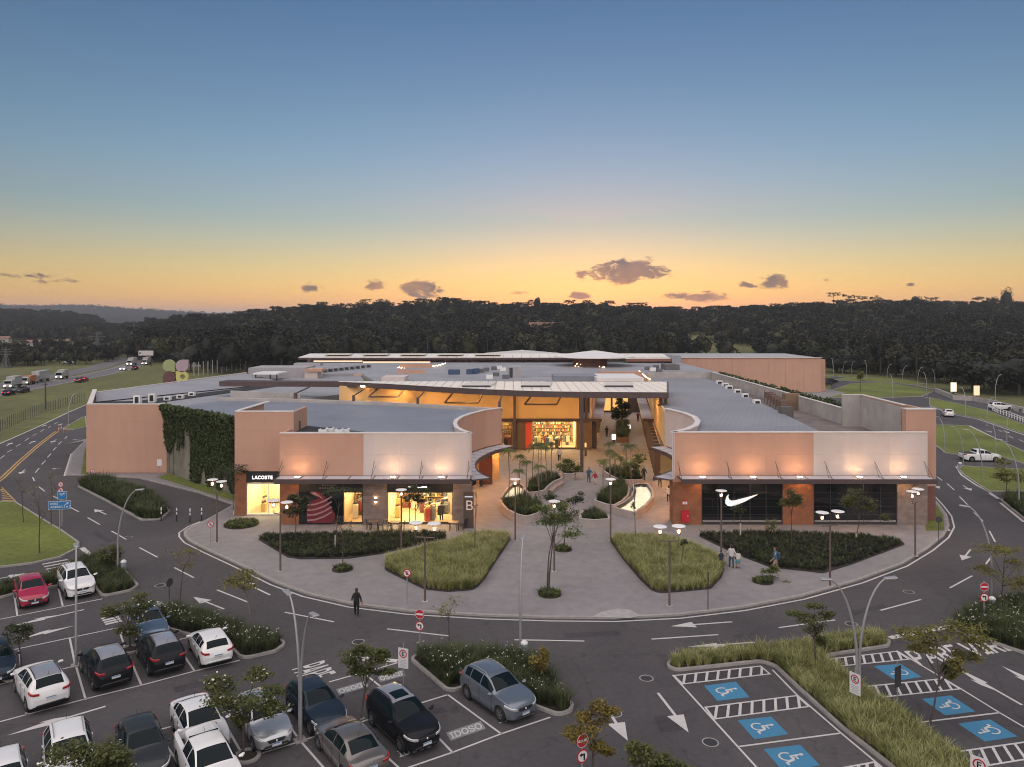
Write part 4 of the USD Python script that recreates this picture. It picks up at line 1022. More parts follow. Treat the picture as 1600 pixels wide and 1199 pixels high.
for par, s0, sgn, L in ((LS, np.array([11.35, YO + .6]), 1, 38), (RS, np.array([17.3, 88.0]), -1, 58)):
    n = int(L / 2.6)
    for k in range(n):
        a = s0 + LANE * (L * k / n)
        b, c = a + LANE * .8, a + LANE * (L / n)
        obj('pier', prism(Polygon([a, a + LN * sgn * .7, b + LN * sgn * .7, b]), .12, 4.0), darkbrown_m, par)
        w = obj('shop_window', prism(Polygon([b, b + LN * sgn * .12, c + LN * sgn * .12, c]), .3, 3.4), lane_on, par)
        obj('door_leaf', prism(Polygon([b + LANE * .2, b + LANE * .2 + LN * sgn * .18, b + LANE * .75 + LN * sgn * .18, b + LANE * .75]), .12, 2.3), darkbrown_m, w)
    obj('upper_wall', prism(Polygon([s0, s0 + LN * sgn * .12, s0 + LN * sgn * .12 + LANE * L, s0 + LANE * L]), 4.02, 7.9 if sgn > 0 else 4.06), pink_m, par)
EB = thing('lane_end_building', 'low orange-lit shopfront that closes the far end of the lane', 'building')
ye = 150.0
obj('end_wall', bx(14, 28, ye, ye + .4, 3.9, 7.6), pink_m, EB)
obj('brown_wall', bx(14, 28, ye + .02, ye + .4, .12, 3.88), darkbrown_m, EB)
for a, b in ((17.2, 19.6), (20.0, 21.6), (22.0, 23.0)):
    obj('shop_window', bx(a, b, ye - .06, ye + .01, .5, 3.4), mat('end_window_glow', (.9, .5, .2), var=0, emit=.085, ecol=(1, .55, .14)), EB)
obj('low_wall', bx(14, 28, ye - .6, ye - .1, 4.0, 4.3), darkbrown_m, EB)

# ---- roofs behind
RM = thing('roofscape', 'wide plain of grey sheet roofs in the middle of the centre, with cooling plant', 'building')
mid = Polygon([(-50.5, 146), (-30, 150.2), (-21, 122), (-20.3, 146.2), (15.2, 138.4), (14, 150.5), (30, 150.5), (26, 138.8), (35.4, 138.6), (42, 138.6), (42, 196), (-52, 196)])
obj('roof', prism(mid.buffer(-.1), 7.2, 7.85), roof2_m, RM)
obj('outer_wall', bx(-51.8, -51.4, 146, 195, .12, 7.8), pink_m, RM)
def rbox(px0, px1, py0, py1, y, dep, m, name='plant_room', parent=None):
    x0, x1 = at(px0, y), at(px1, y)
    return obj(name, bx(x0, x1, y, y + dep, zrow(py1, y), zrow(py0, y)), m, parent or RM)
g1 = mat('plant_room_grey', (.33, .32, .33), var=.08, scale=.4)
rbox(388, 476, 575, 593, 146, 8, g1)
rbox(395, 434, 583.5, 585.5, 138, 6, white_metal, 'shade_roof')
for px in (399, 422, 432):
    rbox(px - .8, px + .8, 585.5, 597, 138.2, .3, darksteel_m, 'shade_post')
rbox(476, 496, 577, 592, 144, 4, white_m)
rbox(476, 503, 577, 581, 143.5, 3, pink_m, 'pink_parapet')
rbox(459, 500, 568, 579, 176, 3, g1)
rbox(620, 664, 578, 590, 150, .4, pink_m, 'pink_parapet')
rbox(596, 632, 589.5, 598, 128, 5, white_m)
rbox(625, 675, 569, 582, 168, .4, pink_m, 'pink_parapet')
rbox(530, 615, 584, 588, 150, .4, mat('parapet_peach', (.50, .36, .28), var=.06), 'pink_parapet')
rbox(793, 816, 573.5, 592, 138, 4, g1)
rbox(796, 801, 575, 590, 137.9, .08, darksteel_m, 'plant_door')
rbox(865, 934, 588, 597, 122, 6, mat('plant_room_blue', (.20, .215, .25), var=.08))
rbox(935, 1004, 581, 591, 134, 1.0, pink_m, 'pink_parapet')
rbox(933, 1006, 591, 600, 118, 10, white_metal, 'white_roof')
rbox(817, 868, 586, 589, 150, 1.0, darksteel_m, 'duct')
rbox(833, 868, 589.5, 592, 140, 1.0, darksteel_m, 'duct')
rbox(1040, 1062, 570, 584, 160, 5, mat('cabinet_dark', (.12, .11, .11), var=.1))
for px, py in ((705, 585), (714, 585), (733, 584.5), (741, 584), (745, 583)):
    g = G(px, py, 7.9)
    u = obj('blue_chiller', box(g[0], g[1], 8.35, 1.1, 1.0, .9), mat('chiller_blue', (.05, .085, .16), var=.1), RM)
    obj('fan_grille', cyl((g[0], g[1], 8.805), (g[0], g[1], 8.83), .38), black_m, u)
for k in range(9):
    px, py = 508 + k * 8.5, 582 - k * .95
    g = G(px, py, 7.9)
    u = obj('cooling_unit', box(g[0], g[1], 8.2, .9, .6, .6), mat('unit_grey', (.12, .12, .125), var=.1), RM)
    obj('fan_grille', box(g[0], g[1] - .305, 8.2, .5, .012, .4), black_m, u)
for px, py in ((752, 582), (760, 580), (772, 578), (780, 577), (786, 580), (1012, 578), (1020, 580), (1030, 582), (1025, 576), (775, 588), (765, 592), (790, 592)):
    g = G(px, py, 7.9)
    obj('cooling_unit', box(g[0], g[1], 8.25, 1.2, .8, .7), LOOKS['unit_grey'] if px % 3 else white_metal, RM)
# far canopy with its columns and the cone roof of the kiosk
FC = thing('rear_canopy', 'long white canopy roof along the back of the centre', 'canopy')
yb = 188.0
x0, x1 = at(466, yb), at(1048, yb)
zc = zrow(558.5, yb)
nn = 40
for k in range(nn):
    a, b = x0 + (x1 - x0) * k / nn, x0 + (x1 - x0) * (k + 1) / nn - .08
    obj('roof_panel', trimesh.Trimesh(*[np.array(q) for q in ([(a, yb, zc), (b, yb, zc), (b, yb + 11, zc + .45), (a, yb + 11, zc + .45), (a, yb, zc - .12), (b, yb, zc - .12), (b, yb + 11, zc + .33), (a, yb + 11, zc + .33)], [[0, 1, 2], [0, 2, 3], [4, 6, 5], [4, 7, 6], [0, 4, 5], [0, 5, 1], [2, 6, 7], [2, 7, 3], [0, 3, 7], [0, 7, 4], [1, 5, 6], [1, 6, 2]])]), white_panel, FC)
obj('edge_beam', bx(x0, x1 - 6, yb + .1, yb + .4, zc - .55, zc - .125), brown_m, FC)
for px in (486, 517, 566, 600, 627, 654, 696, 718, 737, 777, 820, 845, 1030):
    x = at(px, yb)
    obj('column', bx(x - .18, x + .18, yb + 1, yb + 1.4, 7.8, zc - .13), brown_m, FC)
for k in range(5):
    px = 500 + k * 60
    obj('raised_panel', bx(at(px, yb), at(px + 42, yb), yb + 3, yb + 8, zc + .45, zc + .62), LOOKS['hatch_beige'], FC)
WBk = thing('rear_shop_wall', 'low pink wall with lit strip windows under the rear canopy', 'building')
obj('pink_wall', bx(at(480, 194), at(900, 194), 194, 194.4, 7.0, 9.0), mat('pink_far', (.36, .22, .20), var=.1), WBk)
for a, b, py in ((490, 566, 564.5), (567, 672, 566.0)):
    obj('lit_strip', bx(at(a, 186), at(b, 186), 186, 186.1, zrow(py + 1.2, 186), zrow(py - .8, 186)), mat('strip_glow', (.9, .6, .4), var=0, emit=.085, ecol=(1, .72, .48)), WBk)
KI = thing('kiosk_tower', 'round brown drum under a shallow white cone roof, far back right of the middle', 'building')
kx, ky = at(922, 176), 176.0
dr = lathe([(0, 0), (4.0, 0), (4.0, 3.4), (0, 3.4)], 28)
obj('drum', move(dr, (kx, ky, 6.6)), mat('kiosk_brown', (.16, .075, .06), var=.1), KI)
cn = lathe([(0, 1.0), (1.5, .85), (9.5, -.25), (9.5, -.45), (0, -.2)], 36)
obj('cone_roof', move(cn, (kx + 1.0, ky, zrow(554.5, ky))), white_panel, KI)
K2 = thing('rear_cone_roof', 'flat pale cone roof just above the rear canopy', 'canopy')
obj('cone_roof', move(lathe([(0, .75), (11, -.25), (11, -.4), (0, -.2)], 30), (at(816, 215), 215, zrow(551, 215))), mat('cone_grey', (.5, .48, .47), var=.08), K2)
obj('support', cyl((at(816, 215), 215, .1), (at(816, 215), 215, zrow(552, 215)), .5), brown_m, K2)
WR = thing('rear_white_roof', 'white roof with brick-coloured fascia at the right end of the rear canopy', 'canopy')
yw = 186
obj('roof_sheet', trimesh.Trimesh([(at(978, yw), yw, zrow(561, yw)), (at(1049, yw), yw, zrow(561, yw)), (at(1049, yw) + 1, yw + 14, zrow(561, yw) + .55), (at(978, yw), yw + 14, zrow(561, yw) + .55)], [[0, 1, 2], [0, 2, 3]]), white_panel, WR)
obj('fascia', bx(at(978, yw), at(1049, yw), yw + .02, yw + .3, zrow(565, yw), zrow(561.2, yw)), mat('fascia_brick', (.22, .09, .06), var=.1), WR)
PB = thing('rear_pink_block', 'big plain pink block at the far right of the centre', 'building')
yp = 192.0
zp = zrow(559.5, yp)
obj('body', bx(at(1062, yp), at(1283, yp), yp + .02, yp + 26, .12, zp), pink_m, PB)
for k in range(8):
    a, b = at(1062 + k * 27.6, yp), at(1062 + (k + 1) * 27.6, yp)
    for (z0, z1) in ((.2, 4.6), (4.62, zp - .1)):
        obj('pink_panel', bx(a + .02, b - .02, yp - .04, yp + .01, z0, z1), pink_m, PB)
copings(PB, [(at(1060, yp), yp), (at(1285, yp), yp)], zp, .5, .12)
obj('return_wall', bx(at(1280, yp + 3), at(1287, yp + 3), yp + 2, yp + 24, .12, zp - .5), pink_m, PB)
obj('roof', bx(at(1064, yp), at(1280, yp), yp + .4, yp + 25, zp + .001, zp + .05), mat('roof_sheet_light2', (.34, .34, .36), var=.1), PB)
rbox(1050, 1064, 556, 575, yp - 6, 8, mat('block_grey', (.26, .26, .29), var=.06), 'grey_wall', PB)

# string lights over the lanes
def string_lights(label, p0, p1, n, k=3, sag=.6):
    t = thing('string_lights', label, 'string lights', group=None)
    ws, bs = [], []
    for j in range(k):
        q0, q1 = np.array(p0) + [0, j * 1.6, 0], np.array(p1) + [R.uniform(-.5, .5), j * 1.6, 0]
        u = np.linspace(0, 1, n)
        c = q0 + (q1 - q0) * u[:, None]
        c[:, 2] -= sag * 4 * u * (1 - u)
        ws.append(tube(c, .012, 4))
        bs += [trimesh.creation.icosphere(1, .085).apply_translation(p - [0, 0, .1]) for p in c]
    obj('wire', cat_(ws), black_m, t)
    obj('bulbs', cat_(bs), fairy_on, t, kind='stuff')
def P3(px, py, y):
    return (at(px, y), y, zrow(py, y))
string_lights('short string of lamps left of the ochre wall', P3(487, 611, 124), P3(527, 622, 118), 9, 2, .5)
string_lights('warm string lamps over the rear lane, left of the white plant box', P3(580, 583, 158), P3(618, 585, 150), 9, 3, .4)
string_lights('warm string lamps against the pink parapet, middle of the roofs', P3(622, 574, 166), P3(692, 569, 170), 16, 4, .5)
string_lights('loops of string lamps left of the brown kiosk', P3(872, 583, 158), P3(905, 569, 170), 12, 3, .8)
string_lights('loops of string lamps below the brown kiosk', P3(898, 576, 165), P3(944, 574, 165), 14, 4, 1.2)
string_lights('row of lamps beside the lane, right of the pink parapet', P3(1001, 580, 150), P3(1012, 592, 130), 9, 2, .2)

# four-petal emblem by the highway side
FP = thing('petal_sign', 'four-petal emblem sign in green, mauve, brown and yellow above the roof edge', 'sign')
yf = 147.0
def petal(cx, cy, m, hole=False, k=(1, 1)):
    c = np.array([(cx - 800) * yf / F, zrow(cy, yf)])
    r = 1.19
    p = Point(c).buffer(r, 24).union(sbox(*sorted((c[0], c[0] - k[0] * r)), 0, 0) if False else Polygon([c, c + [k[0] * r, 0], c + [k[0] * r, k[1] * r], c + [0, k[1] * r]]))
    if k == (1, 1) and m is None:
        p = p
    if hole:
        p = p.difference(Point(c + [.1, .15]).buffer(.48, 16))
    a = prism(p, 0, .55)
    v = a.vertices
    a.vertices = np.column_stack([v[:, 0], yf - v[:, 2], v[:, 1]])
    if a.volume < 0:
        a.invert()
    return a
obj('green_petal', petal(265.5, 571.5, None, k=(1, -1)), mat('petal_green', (.30, .34, .16), var=.05), FP)
obj('mauve_petal', petal(286.0, 571.8, None, k=(1, 1)), mat('petal_mauve', (.38, .29, .33), var=.05), FP)
obj('brown_petal', petal(266.2, 589.5, None, k=(-1, -1)), mat('petal_brown', (.13, .06, .06), var=.05), FP)
obj('yellow_petal', petal(286.2, 589.5, None, True, k=(-1, 1)), mat('petal_yellow', (.52, .48, .16), var=.05), FP)
obj('post', cat_([bx(at(270, yf) - .12, at(270, yf) + .12, yf - .4, yf - .16, 0, 6.5), bx(at(283, yf) - .12, at(283, yf) + .12, yf - .4, yf - .16, 0, 6.5)]), darksteel_m, FP)

# ------------------------------------------------------------------ plants
def scatter(name, parent, protos, pts, yaw, scl):
    """A point instancer of small plants: protos [(mesh, material)], pts (n,3)."""
    pi = UsdGeom.PointInstancer.Define(stage, pth(parent) + '/' + numbered(pth(parent), name))
    base = str(pi.GetPath()) + '/kinds'
    UsdGeom.Xform.Define(stage, base)
    rel = pi.CreatePrototypesRel()
    for k, parts in enumerate(protos):
        x = UsdGeom.Xform.Define(stage, f'{base}/plant_{k + 1:03d}')
        for j, (m, mt) in enumerate(parts if isinstance(parts, list) else [parts]):
            usdkit.mesh(stage, f'{base}/plant_{k + 1:03d}/piece_{j + 1:03d}', m, mt)
        rel.AddTarget(x.GetPath())
    n = len(pts)
    pi.CreatePositionsAttr(Vt.Vec3fArray.FromNumpy(np.asarray(pts, np.float32)))
    pi.CreateProtoIndicesAttr(Vt.IntArray.FromNumpy(rng.integers(0, len(protos), n).astype(np.int32)))
    q = np.column_stack([np.cos(yaw / 2), 0 * yaw, 0 * yaw, np.sin(yaw / 2)])
    pi.CreateOrientationsAttr(Vt.QuathArray([Gf.Quath(float(a), float(b), float(c), float(d)) for a, b, c, d in q]))
    s = np.asarray(scl, np.float32)
    pi.CreateScalesAttr(Vt.Vec3fArray.FromNumpy(np.repeat(s[:, None], 3, 1) if s.ndim == 1 else s))
    tag(pi.GetPrim(), kind='stuff')
    return pi.GetPrim()

def tuft(n, h, spread, w, r, bend=.5):
    """A tuft of arching blades."""
    V, Fc = [], []
    for k in range(n):
        a = r.uniform(0, 2 * math.pi)
        d = np.array([math.cos(a), math.sin(a), 0])
        s = np.array([-d[1], d[0], 0]) * w * r.uniform(.6, 1.2)
        L = h * r.uniform(.6, 1.15)
        o = d * r.uniform(0, spread * .4)
        b = r.uniform(.15, bend)
        p0, p1, p2 = o, o + d * L * b * .45 + [0, 0, L * .65], o + d * L * b * 1.25 + [0, 0, L * r.uniform(.85, 1.05)]
        i = len(V)
        V += [p0 - s * .6, p0 + s * .6, p1 - s, p1 + s, p2]
        Fc += [[i, i + 1, i + 3], [i, i + 3, i + 2], [i + 2, i + 3, i + 4]]
    return trimesh.Trimesh(np.array(V), np.array(Fc), process=False)

def fill(p, spacing, r=rng):
    """Jittered points inside a polygon."""
    x0, y0, x1, y1 = p.bounds
    X, Y = np.meshgrid(np.arange(x0, x1, spacing), np.arange(y0, y1, spacing))
    q = np.column_stack([X.ravel(), Y.ravel()]) + r.uniform(-.5, .5, (X.size, 2)) * spacing
    shapely.prepare(p)
    return q[shapely.contains_xy(p, q[:, 0], q[:, 1])]

grass_m = [mat('ornamental_grass', (.21, .225, .070), rough=.7, var=.35, scale=1.3, trans=.3), mat('ornamental_grass_pale', (.36, .36, .155), rough=.7, var=.25, scale=1.3, trans=.3), mat('ornamental_grass_dark', (.13, .152, .042), rough=.7, var=.3, scale=1.3, trans=.3)]
dark_m = mat('groundcover', (.024, .032, .013), rough=.75, var=.4, scale=1.6, trans=.2)
dark2_m = mat('groundcover_purple', (.030, .026, .020), rough=.75, var=.4, scale=1.6, trans=.2)
shrub2_m = mat('shrub_leaf_light', (.072, .088, .028), rough=.7, var=.4, scale=1.2, trans=.25)
shrub_m = mat('shrub_leaf', (.058, .076, .024), rough=.7, var=.4, scale=1.2, trans=.25)
flower_m = mat('white_flower', (.62, .62, .55), rough=.7, var=.05)
GR = [(tuft(34, .56, .34, .011, R, .75), grass_m[0]), (tuft(34, .60, .34, .011, R, .75), grass_m[1]), (tuft(30, .50, .34, .012, R, .85), grass_m[2]), (tuft(34, .56, .34, .011, R, .7), grass_m[1])]
DK = [(tuft(26, .36, .34, .022, R, .95), dark_m), (tuft(26, .30, .34, .022, R, .95), dark_m), (tuft(24, .30, .34, .022, R, 1.0), dark2_m), (tuft(22, .40, .3, .02, R, .9), shrub_m)]
SH = [(tuft(46, .80, .40, .013, R, .75), shrub_m), (tuft(46, .88, .40, .013, R, .65), shrub2_m), (tuft(40, .7, .40, .015, R, .9), shrub_m), (tuft(40, .66, .40, .015, R, .9), dark_m)]
fl = cat_([leaf_cards(rng.normal(0, .05, (7, 3)), .075, .6, 1.0), tube([(0, 0, -.7), (0, 0, 0)], .008, 4)])
FL = [[(leaf_cards(rng.normal(0, .03, (6, 3)), .05, .6, 1.0), flower_m), (tube([(0, 0, -.5), (0, 0, 0)], .006, 4), shrub_m)]]

def bed(name, label, cat, pts, plants, spacing, z=0.0, group=None, kerb=None, hgt=(.8, 1.2), flowers=0, edge=.08, soilh=.08):
    t = thing(name, label, cat, kind=None)
    p = poly(pts, z)
    p = p.buffer(.5).buffer(-.5)
    p = p.buffer(-.55).buffer(.55) if p.buffer(-.6).area > 2 else p
    if kerb:
        q = p.buffer(-kerb)
        obj('kerb', prism(p.difference(q), z - .05, z + .14), kerb_m, t)
        d0 = p.buffer(.30).difference(p.buffer(.19))
    else:
        q = p
        obj('edging', prism(p.buffer(.05).difference(p.buffer(-.01)), z - .02, z + .06), darksteel_m, t)
    obj('soil', prism(q, z - .04, z + soilh), soil_m, t)
    c = fill(q.buffer(-edge), spacing)
    n = len(c)
    big = .75 + .5 * meshkit.fbm(np.column_stack([c * .55, np.zeros(n)]), 3, 4)
    scatter('plants', t, plants, np.column_stack([c, np.full(n, z + soilh - .02)]), rng.uniform(0, 6.28, n), rng.uniform(*hgt, n) * big)
    if flowers:
        f = c[rng.permutation(n)[:flowers]]
        scatter('flowers', t, FL, np.column_stack([f, z + rng.uniform(.62, 1.0, len(f))]), rng.uniform(0, 6.28, len(f)), rng.uniform(.6, 1.15, len(f)))
    return t

LG1 = [(602, 889), (606, 893), (664, 921), (700, 925), (738, 922), (747, 916), (757, 904), (797, 843), (796, 840), (760, 838), (740, 840), (690, 853), (640, 866), (604, 876)]
LG2 = [(954, 846), (962, 843), (1000, 842), (1036, 843), (1060, 848), (1100, 864), (1128, 878), (1131, 890), (1126, 903), (1110, 920), (1060, 925), (1030, 927), (1018, 922), (1000, 905), (975, 875)]
bed('ornamental_grass_bed', 'pale green ornamental grass bed left of the middle of the plaza', 'grass bed', LG1, GR, .21, ZP)
bed('ornamental_grass_bed', 'pale green ornamental grass bed right of the middle of the plaza', 'grass bed', LG2, GR, .21, ZP)
bed('groundcover_bed', 'dark groundcover bed in front of the left shop windows', 'plant bed', [(404, 843), (410, 838), (470, 836), (560, 835), (640, 833), (698, 835), (697, 842), (660, 850), (600, 865), (545, 873), (470, 874), (450, 871)], DK, .27, ZP)
bed('groundcover_bed', 'dark groundcover bed in front of the right-hand black windows', 'plant bed', [(1092, 838), (1100, 835), (1180, 833), (1260, 835), (1350, 839), (1408, 846), (1413, 851), (1330, 882), (1285, 896), (1262, 893), (1205, 887), (1150, 866)], DK, .27, ZP)
bed('flower_bed', 'white-flowering shrub bed with a rounded kerb behind the silver car', 'flower bed', [(641, 1033), (645, 1026), (690, 1021), (740, 1021), (790, 1024), (840, 1033), (862, 1055), (880, 1085), (897, 1104), (894, 1114), (872, 1121), (838, 1108), (790, 1085), (728, 1076), (703, 1084), (693, 1078)], SH, .30, 0, kerb=.17, flowers=90)
bed('flower_bed', 'white-flowering shrub bed beside the white hatchback, kerb to the right', 'flower bed', [(238, 968), (246, 958), (290, 955), (345, 975), (400, 993), (443, 1003), (447, 1009), (432, 1020), (385, 1031), (372, 1028), (362, 1018), (300, 996), (262, 985)], SH, .30, 0, kerb=.17, flowers=90)
bed('flower_bed', 'dark shrub bed with many white flowers at the right edge', 'flower bed', [(1488, 984), (1494, 966), (1530, 952), (1600, 937), (1680, 930), (1700, 1040), (1600, 1023), (1545, 1004), (1500, 990)], SH, .30, 0, kerb=.17, flowers=200)
bed('shrub_bed', 'plain dark green shrub bed behind the red and the white car at the left', 'plant bed', [(-90, 950), (0, 918), (60, 908), (120, 880), (148, 868), (182, 878), (208, 906), (217, 916), (207, 924), (160, 934), (150, 925), (138, 905), (97, 916), (22, 930), (-80, 958)], SH, .30, 0, kerb=.17, hgt=(.65, .95))
bed('shrub_bed', 'dark planted island between the ring road and the side driveway', 'plant bed', [(121, 761), (160, 781), (220, 814), (252, 813), (266, 800), (257, 790), (235, 776), (190, 760), (140, 752)], SH, .36, 0, kerb=.2, hgt=(1.0, 1.6))
bed('shrub_bed', 'dark hedge bed beside the approach road at the right edge', 'plant bed', [(1563, 783), (1572, 776), (1600, 780), (1660, 800), (1660, 850), (1600, 813)], SH, .36, 0, kerb=.2, hgt=(.9, 1.3))
bed('ornamental_grass_bed', 'long pale grass strip between the two rows of blue accessible bays', 'grass bed', [(1037, 1046), (1046, 1034), (1060, 1027), (1200, 1014), (1262, 1006), (1330, 996), (1370, 993), (1393, 1004), (1389, 1012), (1290, 1027), (1312, 1050), (1350, 1076), (1432, 1132), (1512, 1192), (1560, 1230), (1420, 1230), (1389, 1199), (1312, 1138), (1250, 1081), (1210, 1043), (1190, 1036), (1060, 1050), (1044, 1052)], GR, .20, 0, kerb=.16)

def tree_ring(px, py, rx, label):
    g = G(px, py, ZP)
    r = rx * g[1] / F
    t = thing('tree_bed', label, 'plant bed', (g[0], g[1], ZP))
    obj('soil', prism(Point(0, 0).buffer(r, 20), -.03, .06), soil_m, t)
    c = fill(Point(0, 0).buffer(r - .05), .2)
    scatter('plants', t, [(tuft(14, .3, .2, .03, R, .9), shrub_m), (tuft(14, .26, .2, .03, R, .9), grass_m[2])], np.column_stack([c, np.full(len(c), .04)]), rng.uniform(0, 6, len(c)), rng.uniform(.8, 1.2, len(c)))
tree_ring(859, 929, 18, 'round bed of low plants under the nearest plaza tree')
tree_ring(880, 859, 14, 'small round bed of low plants at the middle of the plaza')
tree_ring(535, 890, 16, 'round bed of low plants under the bare tree left of the grass bed')
tree_ring(1192, 909, 16, 'round bed of low plants between the grass bed and the right groundcover bed')
tree_ring(377, 820, 26, 'oval bed of low plants in front of the white-lit shop')

# ---- curved planters and pools of the entrance court
def planter(label, rim, plants=None, z=.82, spacing=.26, hgt=(.8, 1.2), name='planter', extra=None, pool=None):
    t = thing(name, label, 'planter')
    p = poly(rim, z)
    p = p.buffer(.35).buffer(-.35) if p.buffer(-.3).area > 1 else p
    q = p.buffer(-.16)
    obj('planter_wall', prism(p.difference(q), ZP - .02, z), planter_m, t)
    obj('coping', prism(p.buffer(.02).difference(p.buffer(-.2)), z + .001, z + .03), mat('planter_coping', (.43, .385, .36), var=.1, scale=2), t)
    if plants:
        obj('soil', prism(q, ZP, z - .08), soil_m, t)
        c = fill(q.buffer(-.1), spacing)
        scatter('plants', t, plants, np.column_stack([c, np.full(len(c), z - .1)]), rng.uniform(0, 6.3, len(c)), rng.uniform(*hgt, len(c)))
    return t, q

DP = DK[:2] + SH[:1]
planter('curved concrete planter with palms at the left front of the entrance court', [(781, 782), (785, 790), (793, 797), (805, 803), (820, 807), (829, 806), (841, 802), (851, 795), (846, 788), (836, 783), (826, 778), (812, 777), (795, 778)], DP, .86)
planter('curved concrete planter with palms and a bench on its right flank', [(820, 764), (823, 770), (838, 769), (852, 766), (857, 760), (867, 752), (880, 747), (873, 744), (860, 742), (846, 743), (834, 748), (825, 756)], DP, .86)
planter('short round planter with a leafy shrub beside the tall canopy column', [(879, 738), (882, 741), (897, 741), (900, 738), (893, 735), (884, 735)], None, .9)
planter('curved concrete planter beside the big bright pool', [(928, 782), (936, 772), (945, 762), (956, 755), (970, 752), (979, 756), (984, 764), (982, 774), (973, 783), (960, 790), (946, 788)], DP, .82)
planter('low angular planter of dark plants behind the big bright pool', [(941, 735), (950, 732), (962, 731), (978, 736), (1008, 747), (1004, 750), (985, 750), (968, 750), (953, 743)], DP, .75)
planter('small triangular concrete planter of dark bushes in the middle of the court', [(905, 811), (907, 800), (919, 795), (936, 797), (954, 808), (953, 811), (930, 813)], SH, .85, spacing=.3, hgt=(.55, .85))

def pool(label, rim, z=.80, inset=None):
    t = thing('pool', label, 'pool')
    p = poly(rim, z).buffer(.3).buffer(-.3)
    q = p.buffer(-.2)
    obj('pool_wall', prism(p.difference(q), ZP - .02, z), planter_m, t)
    obj('dark_lining', prism(q.difference(q.buffer(-.05)), ZP, z - .02), black_m, t)
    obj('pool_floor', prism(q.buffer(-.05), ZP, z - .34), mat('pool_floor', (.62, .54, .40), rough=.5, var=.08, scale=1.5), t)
    obj('pool_light', prism(q.buffer(-.12), z - .338, z - .33), mat('pool_light', (.9, .85, .7), var=0, emit=.085, ecol=(1, .83, .56)), t)  # added glowing sheet, stands in for the bright reflection on the water
    n = {'t': ('transparent_bsdf', dict(color=(.95, .96, .93))), 'g': ('glossy_bsdf', dict(color=(1, 1, 1), roughness=.01, normal=(0, 0, 0))), 'f': ('fresnel', dict(IOR=1.33)), 'm': ('mix_closure', {}), 'ge': ('geometry', {}), 'nz': ('noise_texture', dict(scale=2.5, detail=2.0)), 'b': ('bump', dict(strength=.05, distance=.02))}
    if 'pool_water' not in LOOKS:
        LOOKS['pool_water'] = usdkit.material(stage, '/World/Looks/pool_water', n, [('ge.position', 'nz.vector'), ('nz.fac', 'b.height'), ('b.normal', 'g.normal'), ('b.normal', 'f.normal') if False else ('f.fac', 'm.fac'), ('t.BSDF', 'm.closure1'), ('g.BSDF', 'm.closure2')], surface='m.closure')
    obj('water', sheet(q.buffer(-.052), z - .09), LOOKS['pool_water'], t)
    return t
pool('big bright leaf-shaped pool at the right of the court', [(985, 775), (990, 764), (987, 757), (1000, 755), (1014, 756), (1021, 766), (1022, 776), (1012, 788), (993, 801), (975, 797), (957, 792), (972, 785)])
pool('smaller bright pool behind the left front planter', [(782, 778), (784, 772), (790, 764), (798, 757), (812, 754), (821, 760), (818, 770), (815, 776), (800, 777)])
t = thing('bench', 'curved pinkish concrete bench along the left planter', 'bench')
bp = poly([(856, 761), (866, 752.5), (880, 747), (880.5, 754), (869, 761), (864, 767), (857, 766)], .5)
obj('bench_seat', prism(bp, .42, .52), mat('bench_pink', (.40, .29, .26), var=.1, scale=2), t)
obj('bench_base', prism(bp.buffer(-.1), ZP, .418), planter_m, t)
# lane planter with two big dark trees is built with the trees below
lp = thing('planter', 'dark timber planter with tall trees in the middle of the shopping lane', 'planter')
q = Polygon(GP([(963, 692), (983, 692), (982, 668), (964, 668)], ZP))
obj('planter_wall', prism(q.difference(q.buffer(-.15)), ZP, .95), mat('planter_timber', (.17, .10, .05), var=.2), lp)
obj('soil', prism(q.buffer(-.15), ZP, .85), soil_m, lp)
c = fill(q.buffer(-.1), .4)
scatter('plants', lp, SH, np.column_stack([c, np.full(len(c), .85)]), rng.uniform(0, 6, len(c)), rng.uniform(.8, 1.4, len(c)))

# ---- trees
leafy = {'green': mat('tree_leaf', (.098, .110, .032), rough=.65, var=.4, scale=1.4, trans=.3), 'olive': mat('tree_leaf_olive', (.165, .155, .035), rough=.65, var=.35, scale=1.4, trans=.3),
         'dark': mat('tree_leaf_dark', (.050, .064, .024), rough=.65, var=.4, scale=1.4, trans=.25), 'gold': mat('tree_leaf_gold', (.19, .145, .03), rough=.65, var=.35, scale=1.4, trans=.3), 'fresh': mat('tree_leaf_fresh', (.115, .145, .034), rough=.65, var=.4, scale=1.4, trans=.3)}

